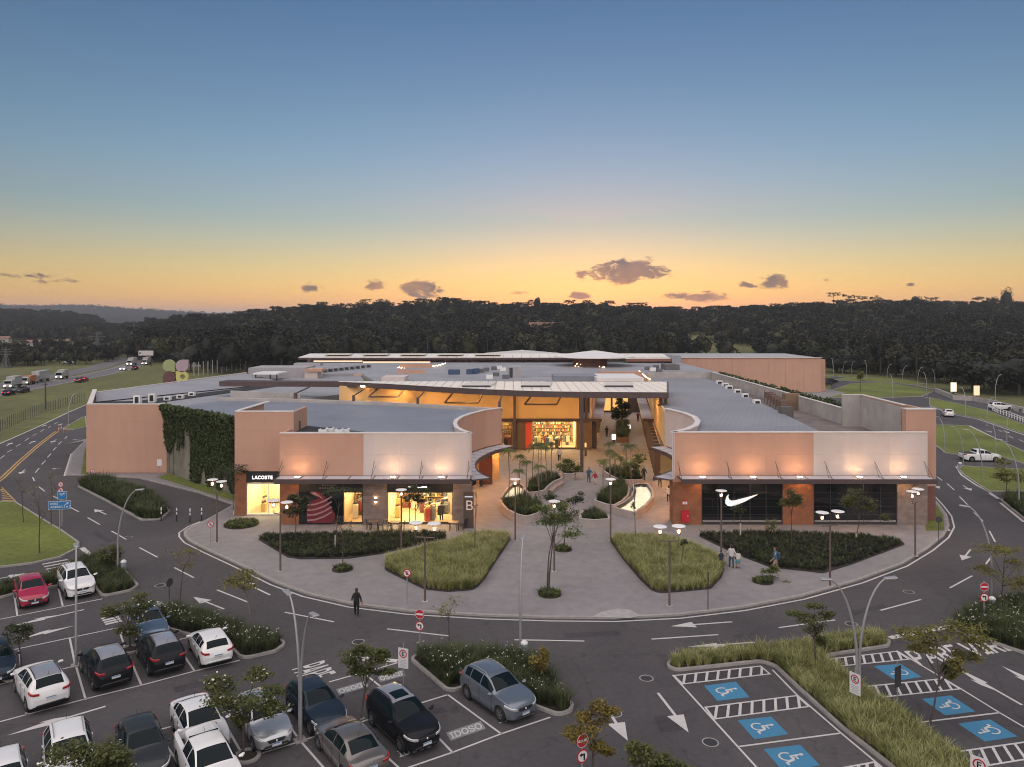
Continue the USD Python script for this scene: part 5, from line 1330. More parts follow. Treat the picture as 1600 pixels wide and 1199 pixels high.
def sapling(label, base, blobs, kind='green', z=0.0, n=900, leaf=.13, r0=.05, stake=None, stems=1, bark=None, bare=0, flowers=0, name='young_tree', flat=.75):
    """A young tree. base: pixel of its foot; blobs: pixels (cx, cy, w, h) of its leaf layers at the same depth."""
    g = G(*base, z)
    k = g[1] / F
    rr = np.random.default_rng(int(base[0] * 7 + base[1]))
    t = thing(name, label, 'tree', tuple(g))
    B = []
    for cx, cy, w, h in blobs:
        c = np.array([(cx - base[0]) * k, rr.normal(0, w * k * .18), (base[1] - cy) * k])
        B.append((c, np.array([w * k / 2, w * k / 2 * .8, max(h * k / 2, .12)])))
    topz = max(b[0][2] for b in B)
    fork = .55 * min(b[0][2] for b in B) + .1
    lean = np.mean([b[0][:2] for b in B], 0)
    tr = []
    for s in range(stems):
        o = np.array([rr.normal(0, .05), rr.normal(0, .05), 0]) * (stems > 1)
        tr.append(tube([o, o + [lean[0] * .15 + rr.normal(0, .03), lean[1] * .1, fork * .5], o * 1.5 + [lean[0] * .35, lean[1] * .3, fork], [lean[0] * .8, lean[1] * .8, fork + (topz - fork) * .55]], [r0, r0 * .85, r0 * .7, r0 * .35], 7))
    obj('trunk', cat_(tr), bark or bark_m, t, smooth=True)
    br, P = [], []
    for c, e in B:
        m = np.array([lean[0] * .5, lean[1] * .5, min(fork + (c[2] - fork) * .3, c[2] - .1)])
        br.append(tube([m, (m + c) / 2 + rr.normal(0, .05, 3), c], [r0 * .5, r0 * .35, r0 * .15], 5))
        nb = 7
        for j in range(nb):
            u = rr.normal(0, 1, 3)
            u /= np.linalg.norm(u)
            q = c + u * e * rr.uniform(.6, 1.0)
            br.append(tube([c - [0, 0, e[2] * .3], (c + q) / 2 - [0, 0, .04], q], [r0 * .25, r0 * .16, .004], 4))
            tw = int(n * 1.25 / len(B) / nb)
            P.append(c + u * e * rr.uniform(.55, .9) + rr.normal(0, 1, (tw, 3)) * e * .27)
    obj('branches', cat_(br), bark or bark_m, t)
    P = np.vstack(P)
    if not bare:
        obj('crown', leaf_cards(P, leaf * .66, flat=flat, r=rr), leafy[kind], t)
    if flowers:
        obj('blossoms', leaf_cards(P[rr.permutation(len(P))[:flowers]] + rr.normal(0, .05, (flowers, 3)), .12, .7, 1.1, rr), flower_m, t, kind='stuff')
    if stake:
        obj('trunk_guard', cyl((0, 0, .05), (0, 0, stake), r0 * 1.5, n=8), mat('whitewash', (.42, .40, .38), var=.1), t)
    return t

S = sapling
S('small olive tree with a flat crown beside the ring road, above the white hatchback', (393, 985), [(378, 897, 42, 12), (388, 910, 46, 16), (372, 907, 38, 14)], 'olive', n=1000, bark=palebark_m)
S('thin half-bare olive sapling behind the back of a round sign', (281, 945), [(275, 866, 34, 18), (302, 862, 34, 16), (290, 880, 36, 18)], 'olive', n=260, r0=.04)
S('leafy tree with white blossom in front of the blue car', (203, 1012), [(190, 950, 46, 18), (215, 938, 44, 22), (205, 965, 50, 24), (172, 958, 34, 10), (228, 945, 34, 14), (200, 985, 30, 18)], 'green', n=2400, flowers=60, r0=.06)
S('little vase-shaped tree left of the tall lamp in the left car park', (33, 1050), [(30, 990, 40, 24), (20, 982, 26, 12), (40, 982, 24, 14)], 'dark', n=900)
S('wide green tree with white blossom over the silver hatchback', (379, 1182), [(348, 1082, 62, 26), (335, 1072, 40, 20), (385, 1085, 62, 34), (410, 1092, 46, 26), (370, 1105, 60, 26), (402, 1052, 44, 14), (425, 1110, 40, 18), (378, 1120, 26, 18)], 'green', n=4200, flowers=110, r0=.07, leaf=.12)
S('green tree in a parking bay behind the black cars', (561, 1158), [(568, 1008, 40, 22), (550, 1030, 46, 18), (580, 1028, 50, 24), (570, 1048, 44, 20), (597, 1022, 28, 14), (600, 1050, 34, 8)], 'green', n=2400, stems=2, flowers=24, r0=.05)
S('leafy tree at the bottom edge over the white estate car', (150, 1250), [(110, 1172, 62, 22), (150, 1180, 66, 30), (180, 1175, 46, 24), (135, 1195, 70, 24), (178, 1195, 40, 30)], 'green', n=3600, flowers=40, r0=.06)
S('tall twiggy sapling with a pale bare crown behind the white-flowering bed', (702, 1016), [(690, 945, 30, 26), (710, 940, 26, 24), (700, 955, 30, 26)], 'olive', n=150, r0=.035)
S('small yellow shrub tree in the white-flowering bed beside the grey lamp post', (845, 1072), [(838, 1032, 20, 16), (850, 1025, 20, 18), (843, 1042, 24, 18)], 'gold', n=800, r0=.03)
S('golden tree leaning over the no-entry sign at the bottom edge', (926, 1226), [(915, 1135, 52, 22), (930, 1110, 44, 18), (950, 1112, 36, 12), (900, 1145, 36, 16), (940, 1165, 36, 16), (925, 1125, 46, 22)], 'gold', n=2600, r0=.05)
S('round green tree cut off by the bottom edge, right of the no-entry sign', (1030, 1262), [(1010, 1195, 50, 36), (1045, 1192, 46, 30), (1000, 1182, 34, 16), (1060, 1205, 40, 24)], 'green', n=2600, r0=.06)
S('green layered tree in the tip of the long grass strip', (1275, 1047), [(1262, 965, 46, 14), (1278, 950, 30, 12), (1245, 958, 30, 8), (1276, 985, 30, 22), (1290, 960, 22, 10), (1282, 1003, 24, 12)], 'green', n=2000, r0=.055)
S('slanting sapling with leaf tufts in the round bed at the right of the plaza', (1194, 908), [(1206, 898, 30, 12), (1222, 912, 30, 10), (1230, 928, 34, 12), (1210, 886, 14, 8)], 'fresh', z=ZP, n=1200, r0=.035)
S('wide yellow-green tree over the lettering at the right', (1453, 1130), [(1430, 997, 60, 18), (1470, 1000, 62, 22), (1505, 985, 60, 22), (1525, 1000, 48, 20), (1445, 1015, 50, 16), (1490, 1035, 30, 22), (1515, 1028, 36, 18), (1490, 1052, 22, 22)], 'olive', n=3600, r0=.05)
S('olive tree behind the dark flower bed at the right edge', (1563, 945), [(1545, 893, 46, 14), (1590, 880, 50, 16), (1570, 905, 60, 22), (1535, 855, 60, 8), (1590, 905, 40, 20), (1580, 860, 40, 12)], 'olive', n=2200, r0=.05)
S('dark spreading tree beside the white pickup on the right lawn', (1572, 778), [(1563, 730, 34, 18), (1585, 736, 36, 18), (1558, 742, 28, 8), (1580, 748, 34, 10), (1570, 722, 20, 10)], 'olive', n=1400, r0=.05, leaf=.18)
S('multi-stemmed tree in the round bed nearest the road on the plaza', (857, 926), [(862, 800, 42, 22), (845, 795, 30, 16), (875, 812, 46, 18), (886, 828, 44, 14), (858, 818, 40, 14), (880, 795, 30, 14)], 'fresh', z=ZP, n=2000, stems=3, r0=.055, leaf=.15)
S('slim dark tree in the small round bed behind the single plaza lamp', (882, 858), [(876, 788, 30, 14), (890, 802, 34, 14), (905, 776, 22, 14), (858, 775, 24, 14), (895, 782, 24, 10), (880, 812, 30, 12)], 'dark', z=ZP, n=1700, r0=.05, leaf=.15)
S('bare little tree in the round bed left of the grass bed', (536, 887), [(535, 825, 34, 22), (525, 815, 24, 14), (548, 818, 22, 16)], 'olive', z=ZP, n=60, r0=.045)
S('dark bushy tree before the poster window', (463, 845), [(462, 790, 34, 22), (452, 800, 26, 18), (472, 785, 26, 16), (462, 776, 22, 12)], 'dark', z=ZP, n=1500, r0=.045, leaf=.16)
S('umbrella-shaped tree before the left lit shop window', (649, 846), [(648, 771, 50, 12), (655, 762, 34, 10), (640, 778, 30, 12), (658, 780, 24, 10)], 'dark', z=ZP, n=1300, r0=.045, leaf=.15)
S('flat-topped tree before the poster, with white trunk guard', (524, 858), [(536, 762, 46, 8), (550, 765, 30, 8), (520, 768, 30, 6)], 'dark', z=ZP, n=700, r0=.04, stake=1.1)
S('small round tree before the right brick pier', (1237, 862), [(1236, 775, 28, 18), (1240, 785, 24, 18), (1230, 784, 22, 14)], 'green', z=ZP, n=1300, r0=.045, leaf=.15)
S('spreading green tree before the far right black window', (1338, 845), [(1335, 770, 38, 14), (1345, 782, 44, 14), (1325, 785, 30, 12), (1355, 790, 28, 12), (1378, 808, 18, 10), (1340, 790, 36, 12)], 'green', z=ZP, n=1700, r0=.05, leaf=.16, stake=.6)
S('thin tree before the white emblem window', (1157, 842), [(1154, 793, 18, 14), (1160, 800, 14, 10)], 'dark', z=ZP, n=420, r0=.04, leaf=.14, stake=1.3)
S('tiny yellow-green sapling at the edge of the right groundcover bed', (1206, 842), [(1206, 817, 18, 8), (1204, 824, 14, 8)], 'fresh', z=ZP, n=420, r0=.025, leaf=.12)
S('dark twiggy tree in front of the ivy wall corner', (365, 806), [(352, 738, 40, 18), (375, 730, 30, 16), (340, 745, 28, 14), (362, 752, 44, 12), (385, 735, 22, 8)], 'dark', z=ZP, n=1300, r0=.04, leaf=.15, stake=.5)
S('sparse bare tree on the left lawn behind the blue signs', (62, 866), [(62, 785, 30, 46), (55, 770, 20, 30), (70, 800, 24, 30)], 'olive', n=120, r0=.05)
S('sparse bare tree at the left corner of the lawn', (37, 818), [(40, 765, 26, 30), (30, 750, 20, 20)], 'olive', n=110, r0=.045)
S('sparse bare tree beside the round speed signs', (80, 822), [(84, 760, 22, 40), (78, 745, 18, 20)], 'olive', n=90, r0=.045)
S('bushy tree at the foot of the curved street lamp on the left', (176, 892), [(170, 862, 34, 18), (180, 855, 28, 12), (160, 872, 26, 16), (182, 872, 26, 14)], 'green', n=1500, r0=.05)
S('thin bare stem standing in the left grass bed', (742, 866), [(743, 790, 8, 30), (744, 775, 6, 16)], 'olive', z=ZP, n=24, r0=.04)
S('thin stem with a small leafy head at the top edge of the right grass bed', (993, 846), [(989, 790, 8, 14), (992, 720, 26, 12), (1000, 712, 18, 8), (982, 725, 18, 8)], 'fresh', z=ZP, n=500, r0=.035, leaf=.14)
S('small palm-like sapling in the right grass bed', (1065, 890), [(1067, 849, 12, 8), (1070, 845, 10, 6)], 'dark', z=ZP, n=140, r0=.03)
S('bushy shrub with arching leaves in the short round planter', (890, 739), [(880, 729, 22, 14), (893, 727, 26, 16), (900, 731, 18, 12), (886, 722, 18, 10)], 'fresh', z=.8, n=1600, r0=.04, leaf=.2, name='shrub')
S('broad leafy shrub in the planter behind the pool', (992, 748), [(984, 730, 24, 12), (995, 725, 24, 12), (1003, 719, 14, 8), (975, 742, 30, 10), (988, 740, 26, 10)], 'fresh', z=.7, n=1400, r0=.04, leaf=.22, name='shrub')
S('tall dark lane tree with twin trunks in the timber planter', (973, 672), [(966, 640, 18, 16), (976, 645, 18, 14), (964, 650, 14, 10), (978, 634, 12, 10), (970, 632, 14, 10)], 'dark', z=.9, n=3000, r0=.16, leaf=.3, stems=2)
S('second dark lane tree rising behind the first under the canopy edge', (971, 655), [(968, 622, 14, 8), (974, 618, 10, 6)], 'dark', z=.9, n=1000, r0=.14, leaf=.3)
S('small young tree on the far right lawn', (1344, 612), [(1344, 588, 8, 14)], 'olive', n=300, leaf=.5, r0=.1)
S('yellow young tree on the far right lawn', (1348, 596), [(1347, 587, 7, 9)], 'gold', n=300, leaf=.5, r0=.1)

def frond_palm(h, seed, nf=15, L=1.05):
    rr = np.random.default_rng(seed)
    tr = tube([(0, 0, 0), (rr.normal(0, .04), rr.normal(0, .04), h * .5), (rr.normal(0, .07), rr.normal(0, .07), h)], [.055, .045, .038], 7)
    top = np.array(tr.vertices[-1])
    V, Fc = [], []
    for k in range(nf):
        a = 2.4 * k + rr.normal(0, .2)
        el = rr.uniform(.1, 1.1)
        d = np.array([math.cos(a), math.sin(a), 0])
        s = np.array([-d[1], d[0], 0])
        pts = [top + d * L * u * math.cos(el * (1 - .3 * u)) + np.array([0, 0, L * (u * math.sin(el) - .75 * u * u)]) for u in np.linspace(0, 1, 7)]
        for i in range(1, 7):
            w = .27 * math.sin(math.pi * min(i / 6.3, 1)) + .05
            for sg in (-1, 1):
                for o in (0, .5):
                    p = pts[i - 1] + (pts[i] - pts[i - 1]) * o
                    j = len(V)
                    V += [p, p + (pts[i] - pts[i - 1]) * .45, p + s * sg * w + (pts[i] - pts[i - 1]) * .8 - [0, 0, .10]]
                    Fc.append([j, j + 1, j + 2])
    return tr, trimesh.Trimesh(np.array(V), np.array(Fc), process=False)

def palm(label, base, top, zb=.8, seed=1, L=1.05):
    g = G(*base, zb)
    h = (base[1] - top) * g[1] / F
    t = thing('palm_tree', label, 'palm', tuple(g), group='slender palms in the court planters')
    tr, fr = frond_palm(h, seed, L=L)
    obj('trunk', tr, palebark_m, t, smooth=True)
    obj('crown', fr, leafy['green'] if seed % 3 else leafy['fresh'], t)
for i, (bx_, by_, tp, lb) in enumerate([(795, 777, 705, 'slender palm, leftmost of the left planters, its trunk before the small pool'), (812, 778, 713, 'slender palm second from the left, behind the small pool'), (822, 783, 723, 'slender palm leaning over the small pool with a low wide crown'), (809, 789, 735, 'lowest small palm at the left, above the single lamp head'),
                                       (832, 757, 697, 'tall slender palm before the sports shop, left of the close group'), (841, 764, 696, 'tall slender palm in the middle of the close group before the sports shop'), (846, 761, 694, 'tall slender palm with the highest crown of the close group'), (853, 757, 697, 'tall slender palm at the right of the close group before the sports shop'), (861, 752, 694, 'slender palm at the right end of the bench planter'), (842, 777, 729, 'short palm in front of the bench planter, crown halfway up'),
                                       (954, 760, 693, 'tall palm at the left of the right planters, before the lane'), (953, 770, 706, 'palm with drooping crown left of the big pool'), (942, 776, 722, 'short palm at the left tip of the right planter'), (970, 747, 716, 'low palm in the planter behind the big pool'), (978, 746, 695, 'tall palm before the timber lane planter'), (961, 745, 711, 'low palm left in the planter behind the big pool'), (986, 749, 697, 'tall thin palm at the right behind the big pool')]):
    palm(lb, (bx_, by_), tp, .8, 30 + i, .78 if i % 4 else .95)

# ------------------------------------------------------------------ lamps, posts, signs
pole_m = mat('lamp_pole_brown', (.14, .105, .095), rough=.5, var=.08, metal=.3)
disc_m = mat('lamp_disc', (.75, .74, .73), rough=.4, var=.03)
grey_pole = mat('street_pole_grey', (.33, .33, .34), rough=.45, var=.06, metal=.4)

def mushroom_head(t, x, z):
    obj('lamp_disc', move(lathe([(0, .05), (.30, .045), (.43, .015), (.44, -.01), (.40, -.02), (0, .0)], 24), (x, 0, z)), disc_m, t)
    obj('lamp_cage', cat_([tube([(x + .17 * math.cos(a), .17 * math.sin(a), z - .02), (x + .12 * math.cos(a), .12 * math.sin(a), z - .42)], .016, 5) for a in (0.4, 2.5, 4.6)] + [move(lathe([(0, 0), (.13, 0), (.13, .06), (0, .06)], 14), (x, 0, z - .50))]), pole_m, t)
    obj('lamp_bulb', move(lathe([(0, 0), (.055, .02), (.07, .09), (.05, .16), (0, .18)], 12), (x, 0, z - .43)), bulb_on, t)

def double_lamp(label):
    t = thing('plaza_lamp', label, 'street lamp', group='twin-headed mushroom lamps on the plaza')
    obj('pole', tube([(0, 0, 0), (0, 0, 4.15)], [.075, .06], 10), pole_m, t)
    obj('base_plate', move(lathe([(0, 0), (.22, 0), (.22, .03), (0, .03)], 16), (0, 0, .003)), concrete_m, t)
    obj('cross_arm', tube([(-.62, 0, 4.55), (-.62, 0, 4.18), (.62, 0, 4.18), (.62, 0, 4.55)], .04, 6), pole_m, t)
    for x in (-.62, .62):
        mushroom_head(t, x, 5.12)
    return t

def single_lamp(label):
    t = thing('plaza_lamp', label, 'street lamp', group='single-headed mushroom lamps on the plaza')
    obj('pole', tube([(0, 0, 0), (0, 0, 4.65)], [.075, .06], 10), pole_m, t)
    obj('base_plate', move(lathe([(0, 0), (.22, 0), (.22, .03), (0, .03)], 16), (0, 0, .003)), concrete_m, t)
    mushroom_head(t, 0, 5.12)
    return t

first = None
for (px, py), rz, lb in [((664, 940), -.15, 'brown twin-headed lamp at the near edge of the left grass bed'), ((1046, 947), .1, 'brown twin-headed lamp at the near edge of the right grass bed'), ((1297, 916), .25, 'brown twin-headed lamp at the near tip of the right groundcover bed'), ((438, 893), -.45, 'brown twin-headed lamp before the white-lit shop, left of the dark bushy tree'),
                         ((1430, 869), .75, 'brown twin-headed lamp before the stone pier at the right corner'), ((339, 848), -.6, 'brown twin-headed lamp before the ivy wall, left of the oval bed')]:
    g = G(px, py, ZP)
    if first is None:
        first = double_lamp(lb)
        first.GetAttribute('xformOp:translate').Set(Gf.Vec3d(*map(float, g)))
        first.GetAttribute('xformOp:rotateZ').Set(math.degrees(rz))
    else:
        dup(first, g, rz, lb)
first = None
for (px, py), lb in [((866, 893), 'brown single-headed lamp in the middle of the plaza'), ((805, 845), 'brown single-headed lamp before the left planter'), ((954, 845), 'brown single-headed lamp before the right planter'), ((1127, 870), 'brown single-headed lamp left of the white emblem'), ((627, 868), 'brown single-headed lamp before the left lit shop window')]:
    g = G(px, py, ZP)
    if first is None:
        first = single_lamp(lb)
        first.GetAttribute('xformOp:translate').Set(Gf.Vec3d(*map(float, g)))
    else:
        dup(first, g, 0, lb)

def street_lamp(label, arms=1, h=6.0, bow=1.25, fat=1.0):
    t = thing('street_lamp', label, 'street lamp', group='tall grey bowed street lamps')
    obj('base_plate', box(0, 0, .02, .5, .5, .04), kerb_m, t)
    for s in ([1] if arms == 1 else [1, -1]):
        u = np.linspace(0, 1, 9)
        lo = [(s * .06 * (arms - 1), 0, 0), (s * .06 * (arms - 1), 0, h * .35)]
        pts = lo + [(s * (.06 * (arms - 1) + bow * (x ** 1.7)), 0, h * .35 + h * .65 * math.sin(x * 1.32) / math.sin(1.32)) for x in u[1:]]
        obj('pole', tube(pts, np.linspace(.074, .038, len(pts)) * fat, 9), grey_pole, t, smooth=40)
        e = np.array(pts[-1])
        obj('lamp_head', hull([e + [s * .02, -.07, .02], e + [s * .02, .07, .02], e + [s * .55, -.10, .06], e + [s * .55, .10, .06]], .05, 1), grey_pole, t)
        obj('lamp_lens', box(e[0] + s * .34, 0, e[2] - .025, .3, .14, .02), lamp_lens, t)
    return t

l1 = street_lamp('tall bowed grey lamp at the foot of the plain dark shrub bed, left', 1)
l2 = street_lamp('tall twin-arm grey lamp between the black hatchback and the grey saloon', 2)
def put(p, px, py, rz, z=0.0):
    g = G(px, py, z)
    p.GetAttribute('xformOp:translate').Set(Gf.Vec3d(*map(float, g)))
    p.GetAttribute('xformOp:rotateZ').Set(math.degrees(rz))
put(l1, 184, 895, .1)
put(l2, 469, 1157, 2.2)
for px, py, rz, lb in [(1341, 1100, .05, 'tall twin-arm grey lamp in the long grass strip among the accessible bays')]:
    dup(l2, G(px, py), rz, lb)
for px, py, rz, s, lb in [(119, 1040, 2.09, 1.0, 'straight-looking grey lamp in the left car park beside the black estate cars'), (813, 1024, 1.45, 1.0, 'straight-looking grey lamp in the white-flowering bed, centre'), (1550, 938, 2.7, 1.0, 'bowed grey lamp behind the no-entry sign at the right edge'),
                          (1476, 705, 1.9, .78, 'grey lamp at the near edge of the right lawn, first from the pink wall'), (1505, 728, 2.8, .82, 'grey lamp beside the black bed of the white pickup'), (1534, 757, 2.6, 1.0, 'grey lamp before the door of the white pickup'), (1556, 711, 1.6, .72, 'grey lamp right behind the bonnet of the white pickup'), (1573, 690, .2, .85, 'grey lamp on the upper approach road nearest the right edge'),
                          (1542, 665, .3, .8, 'grey lamp on the upper approach road below the white estate car'), (1509, 651, 1.6, .9, 'grey lamp right of the blue and white car'), (1592, 795, 2.6, 1.1, 'bowed grey lamp in the hedge bed at the right edge'), (1555, 628, .3, 1.0, 'grey lamp on the top road left of the white estate car'), (1461, 607, 1.5, .8, 'grey lamp beside the cream lit poster board'),
                          (1434, 605, .2, .9, 'bowed lamp on the far road, nearest of the row before the dark wood'), (1410, 600, .2, .85, 'bowed lamp on the far road, second of the row before the dark wood'), (1386, 596, .2, .85, 'bowed lamp on the far road, third of the row before the dark wood'), (1354, 590, 1.5, .9, 'straight lamp on the far road, left of the row before the dark wood'), (1330, 588, .2, .8, 'far lamp between the pink block and the row of lamps'),
                          (1317, 588, .2, .8, 'far lamp close to the right of the pink block'), (1302, 590, 1.5, 1.0, 'far lamp just right of the pink block'), (1395, 622, 1.5, .9, 'lamp standing on the far lawn behind the concrete service wall'),
                          (107, 664, 1.2, .9, 'thin grey lamp beside the left road, by the pink end wall'), (1448, 618, 1.6, .9, 'thin far lamp just above the tall pink end wall')]:
    dup(l1, G(px, py), rz, lb, sc=s)

red_sign = mat('sign_red', (.42, .015, .03), rough=.5, var=0)
sign_white = mat('sign_white', (.62, .62, .63), rough=.5, var=0)
sign_blue = mat('sign_blue', (.02, .17, .42), rough=.45, var=.04)
sign_back = mat('sign_back', (.045, .045, .048), rough=.6, var=.05)

def wallify(m, y=0.0):
    """xy artwork to an upright board facing -y."""
    v = m.vertices
    m.vertices = np.column_stack([v[:, 0], y - v[:, 2], v[:, 1]])
    if m.volume < 0:
        m.invert()
    return m

def disc(r, th=.012, z0=0.0, n=24, cx=0, cz=0):
    p = prism(Point(cx, cz).buffer(r, n // 4), 0, th)
    return wallify(p, -z0)

def art(p, z0, th=.006):
    return wallify(prism(p, 0, th), -z0)

def sign_post(label, px, py, h, plates, rz=0.0, z=0.0, name='road_sign'):
    """plates: (kind, height of centre). kinds: noentry, noleft, nopark, limit, e_board, white_board, back, back_board."""
    t = thing(name, label, 'road sign', tuple(G(px, py, z)), rz)
    obj('post', cyl((0, .03, 0), (0, .03, h), .03, n=7), grey_pole if plates[0][0] != 'back' else darksteel_m, t)
    for kind, c in plates:
        if kind in ('noentry', 'noleft', 'nopark', 'limit'):
            p = obj('sign_plate', disc(.27, cz=c), red_sign, t)
            q = lambda g, z0=.016, m=sign_white: obj('sign_mark', art(shapely.affinity.translate(g, 0, c), z0), m, p)
            if kind == 'noentry':
                q(sbox(-.19, -.05, .19, .05).union(Point(0, 0).buffer(.262, 10).difference(Point(0, 0).buffer(.245, 10))))
            else:
                q(Point(0, 0).buffer(.21, 10))
                if kind == 'noleft':
                    q(unary_union([LineString([(.07, -.13), (.07, .06), (-.06, .06)]).buffer(.035), Polygon([(-.05, .14), (-.05, -.02), (-.15, .06)])]), .024, black_m)
                elif kind == 'nopark':
                    e = unary_union([sbox(-.06, -.11, -.02, .11), sbox(-.06, .07, .08, .11), sbox(-.06, -.02, .06, .02), sbox(-.06, -.11, .08, -.07)])
                    q(e, .024, black_m)
                    q(LineString([(-.16, .16), (.16, -.16)]).buffer(.028), .031, red_sign)
                else:
                    q(unary_union([LineString([(-.09, .09), (-.02, .09), (-.06, .01), (-.02, -.03), (-.04, -.09), (-.09, -.08)]).buffer(.018), Point(.07, 0).buffer(.075).difference(Point(.07, 0).buffer(.04))]), .024, black_m)
        elif kind == 'e_board':
            p = obj('sign_plate', box(0, 0, c, .56, .02, 1.0), sign_white, t)
            obj('sign_ring', art(shapely.affinity.translate(Point(0, 0).buffer(.21, 10).difference(Point(0, 0).buffer(.16, 10)), 0, c + .22), .012), red_sign, p)
            obj('sign_mark', art(shapely.affinity.translate(unary_union([sbox(-.07, -.11, -.025, .11), sbox(-.07, .07, .08, .11), sbox(-.07, -.02, .06, .02), sbox(-.07, -.11, .08, -.07)]), 0, c + .22), .012), black_m, p)
            obj('text_lines', cat_([box(0, -.014, c - .10 - .075 * k, .40 - .06 * (k % 2), .006, .022) for k in range(5)]), mat('sign_text_grey', (.34, .35, .38), var=0), p)
        elif kind == 'white_board':
            obj('sign_plate', box(0, 0, c, .55, .02, .75), sign_white, t)
        elif kind == 'back':
            obj('sign_plate', disc(.27, cz=c), sign_back, t)
        elif kind == 'back_board':
            obj('sign_plate', cat_([box(0, 0, c, .55, .02, 1.0), box(-.12, .02, c, .03, .03, 1.0)]), sign_back, t)
    return t
from shapely import affinity
shapely.affinity = affinity
sign_post('round no-parking sign at the plaza edge by the four bollards', 329, 856, 2.1, [('nopark', 1.9)], z=ZP)
sign_post('round no-parking sign at the near left of the left grass bed', 636, 944, 2.1, [('nopark', 2.0)], z=ZP)
sign_post('no-entry over no-left-turn sign in the white-flowering bed, left of the grey lamp', 656, 1022, 2.5, [('noentry', 2.2), ('noleft', 1.55)], rz=-.25)
sign_post('no-entry over no-left-turn sign in the dark flower bed at the right edge', 1538, 972, 2.5, [('noentry', 2.15), ('noleft', 1.5)])
sign_post('no-entry over no-left-turn sign at the bottom edge under the golden tree', 910, 1246, 2.4, [('noentry', 2.2), ('noleft', 1.6)], rz=.5)
sign_post('dark back of a round sign at the tip of the bed behind the white hatchback', 265, 948, 1.75, [('back', 1.55)], rz=1.2)
sign_post('dark back of a round sign beside the right grass bed', 1107, 953, 2.4, [('back', 2.15)], rz=1.35, z=ZP)
sign_post('black back of a round sign on the grass verge by the right corner', 1467, 848, 2.1, [('back', 1.9)], z=ZP)
sign_post('two round speed signs on one post on the left lawn', 95, 792, 2.4, [('limit', 2.2), ('nopark', 1.62)])
sign_post('round sign at the foot of the pink end wall', 145, 746, .9, [('limit', .65)], z=ZP)
sign_post('white notice board on a post before the pink end wall', 249, 748, 2.2, [('white_board', 1.85)], z=ZP, name='notice_board')
sign_post('white parking board with a ringed letter E beside the black car', 630, 1077, 2.3, [('e_board', 1.55)], rz=-.35)
sign_post('white parking board with a ringed letter E on the near side of the twin-arm lamp', 1336, 1108, 2.0, [('e_board', 1.2)], rz=-1.0)
sign_post('dark back of a parking board beside the topmost right accessible bay', 1403, 1098, 2.0, [('back_board', 1.25)], rz=.6)
sign_post('parking board with a ringed letter E cut off by the bottom right corner', 1530, 1290, 2.6, [('e_board', 2.0)], rz=-.7)
sign_post('far round sign, black, on the road at the right edge', 1594, 655, 1.9, [('back', 1.6)])

def blue_board(label, px, py, h, w, hh, rz, lines, arrow_=True):
    t = thing('direction_sign', label, 'road sign', tuple(G(px, py)), rz)
    obj('post', cyl((0, .05, 0), (0, .05, h), .05, n=8), grey_pole, t)
    obj('sign_border', box(0, 0, h - hh / 2, w, .03, hh), sign_white, t)
    p = obj('sign_plate', box(0, -.018, h - hh / 2, w - .06, .02, hh - .06), sign_blue, t)
    for k, s in enumerate(lines):
        m = wallify(meshkit.text_mesh(s, .17, .01, bold=True), -.029)
        m.apply_translation([-w / 2 + .18, 0, h - .30 - .27 * k])
        obj('sign_text', m, sign_white, p)
    if arrow_:
        obj('sign_arrow', art(affinity.translate(unary_union([LineString([(-.13, -.09), (.07, .07)]).buffer(.028), Polygon([(.0, .12), (.15, .13), (.12, -.02)])]), w / 2 - .32, h - hh / 2 + .1), .03), sign_white, p)
blue_board('blue direction sign with white lettering beside the left lawn', 93, 838, 3.0, 1.75, .72, .22, ['PISO', 'ACESSO 1 e 2'])
blue_board('smaller blue square sign behind the wide blue sign', 97, 822, 3.1, .75, .72, .3, ['P'], True)

first = None
for px, py, lb in [(252, 814, 'white and black bollard at the tip of the planted island, leftmost of the four'), (276, 815, 'white and black bollard, second from the planted island'), (297, 816, 'white and black bollard, third from the planted island'), (315, 815, 'white and black bollard nearest the plaza kerb')]:
    if first is None:
        first = thing('bollard', lb, 'bollard', tuple(G(px, py)), group='white and black flexible bollards across the driveway')
        obj('post', lathe([(0, 0), (.11, 0), (.11, .03), (.05, .05), (.045, .62), (0, .62)], 12), black_m, first)
        obj('white_sleeve', lathe([(.047, .62), (.06, .63), (.06, 1.2), (.03, 1.24), (0, 1.24)], 12), sign_white, first)
        obj('dark_band', lathe([(.0615, .86), (.062, .86), (.062, .97), (.0615, .97)], 12), sign_back, first)
    else:
        dup(first, G(px, py), 0, lb)
first = None
for px, py, lb in [(92, 676, 'orange and white road stud post at the end of the yellow line, leftmost'), (96, 674, 'orange and white road stud post, middle of the three'), (100, 676, 'orange and white road stud post, rightmost of the three')]:
    if first is None:
        first = thing('marker_post', lb, 'bollard', tuple(G(px, py)), group='orange marker posts on the left road')
        obj('post', lathe([(0, 0), (.1, 0), (.08, .9), (0, .95)], 10), mat('marker_orange', (.45, .17, .05), var=0), first)
        obj('white_band', lathe([(.092, .5), (.096, .5), (.092, .7), (.088, .7)], 10), sign_white, first)
    else:
        dup(first, G(px, py), 0, lb)
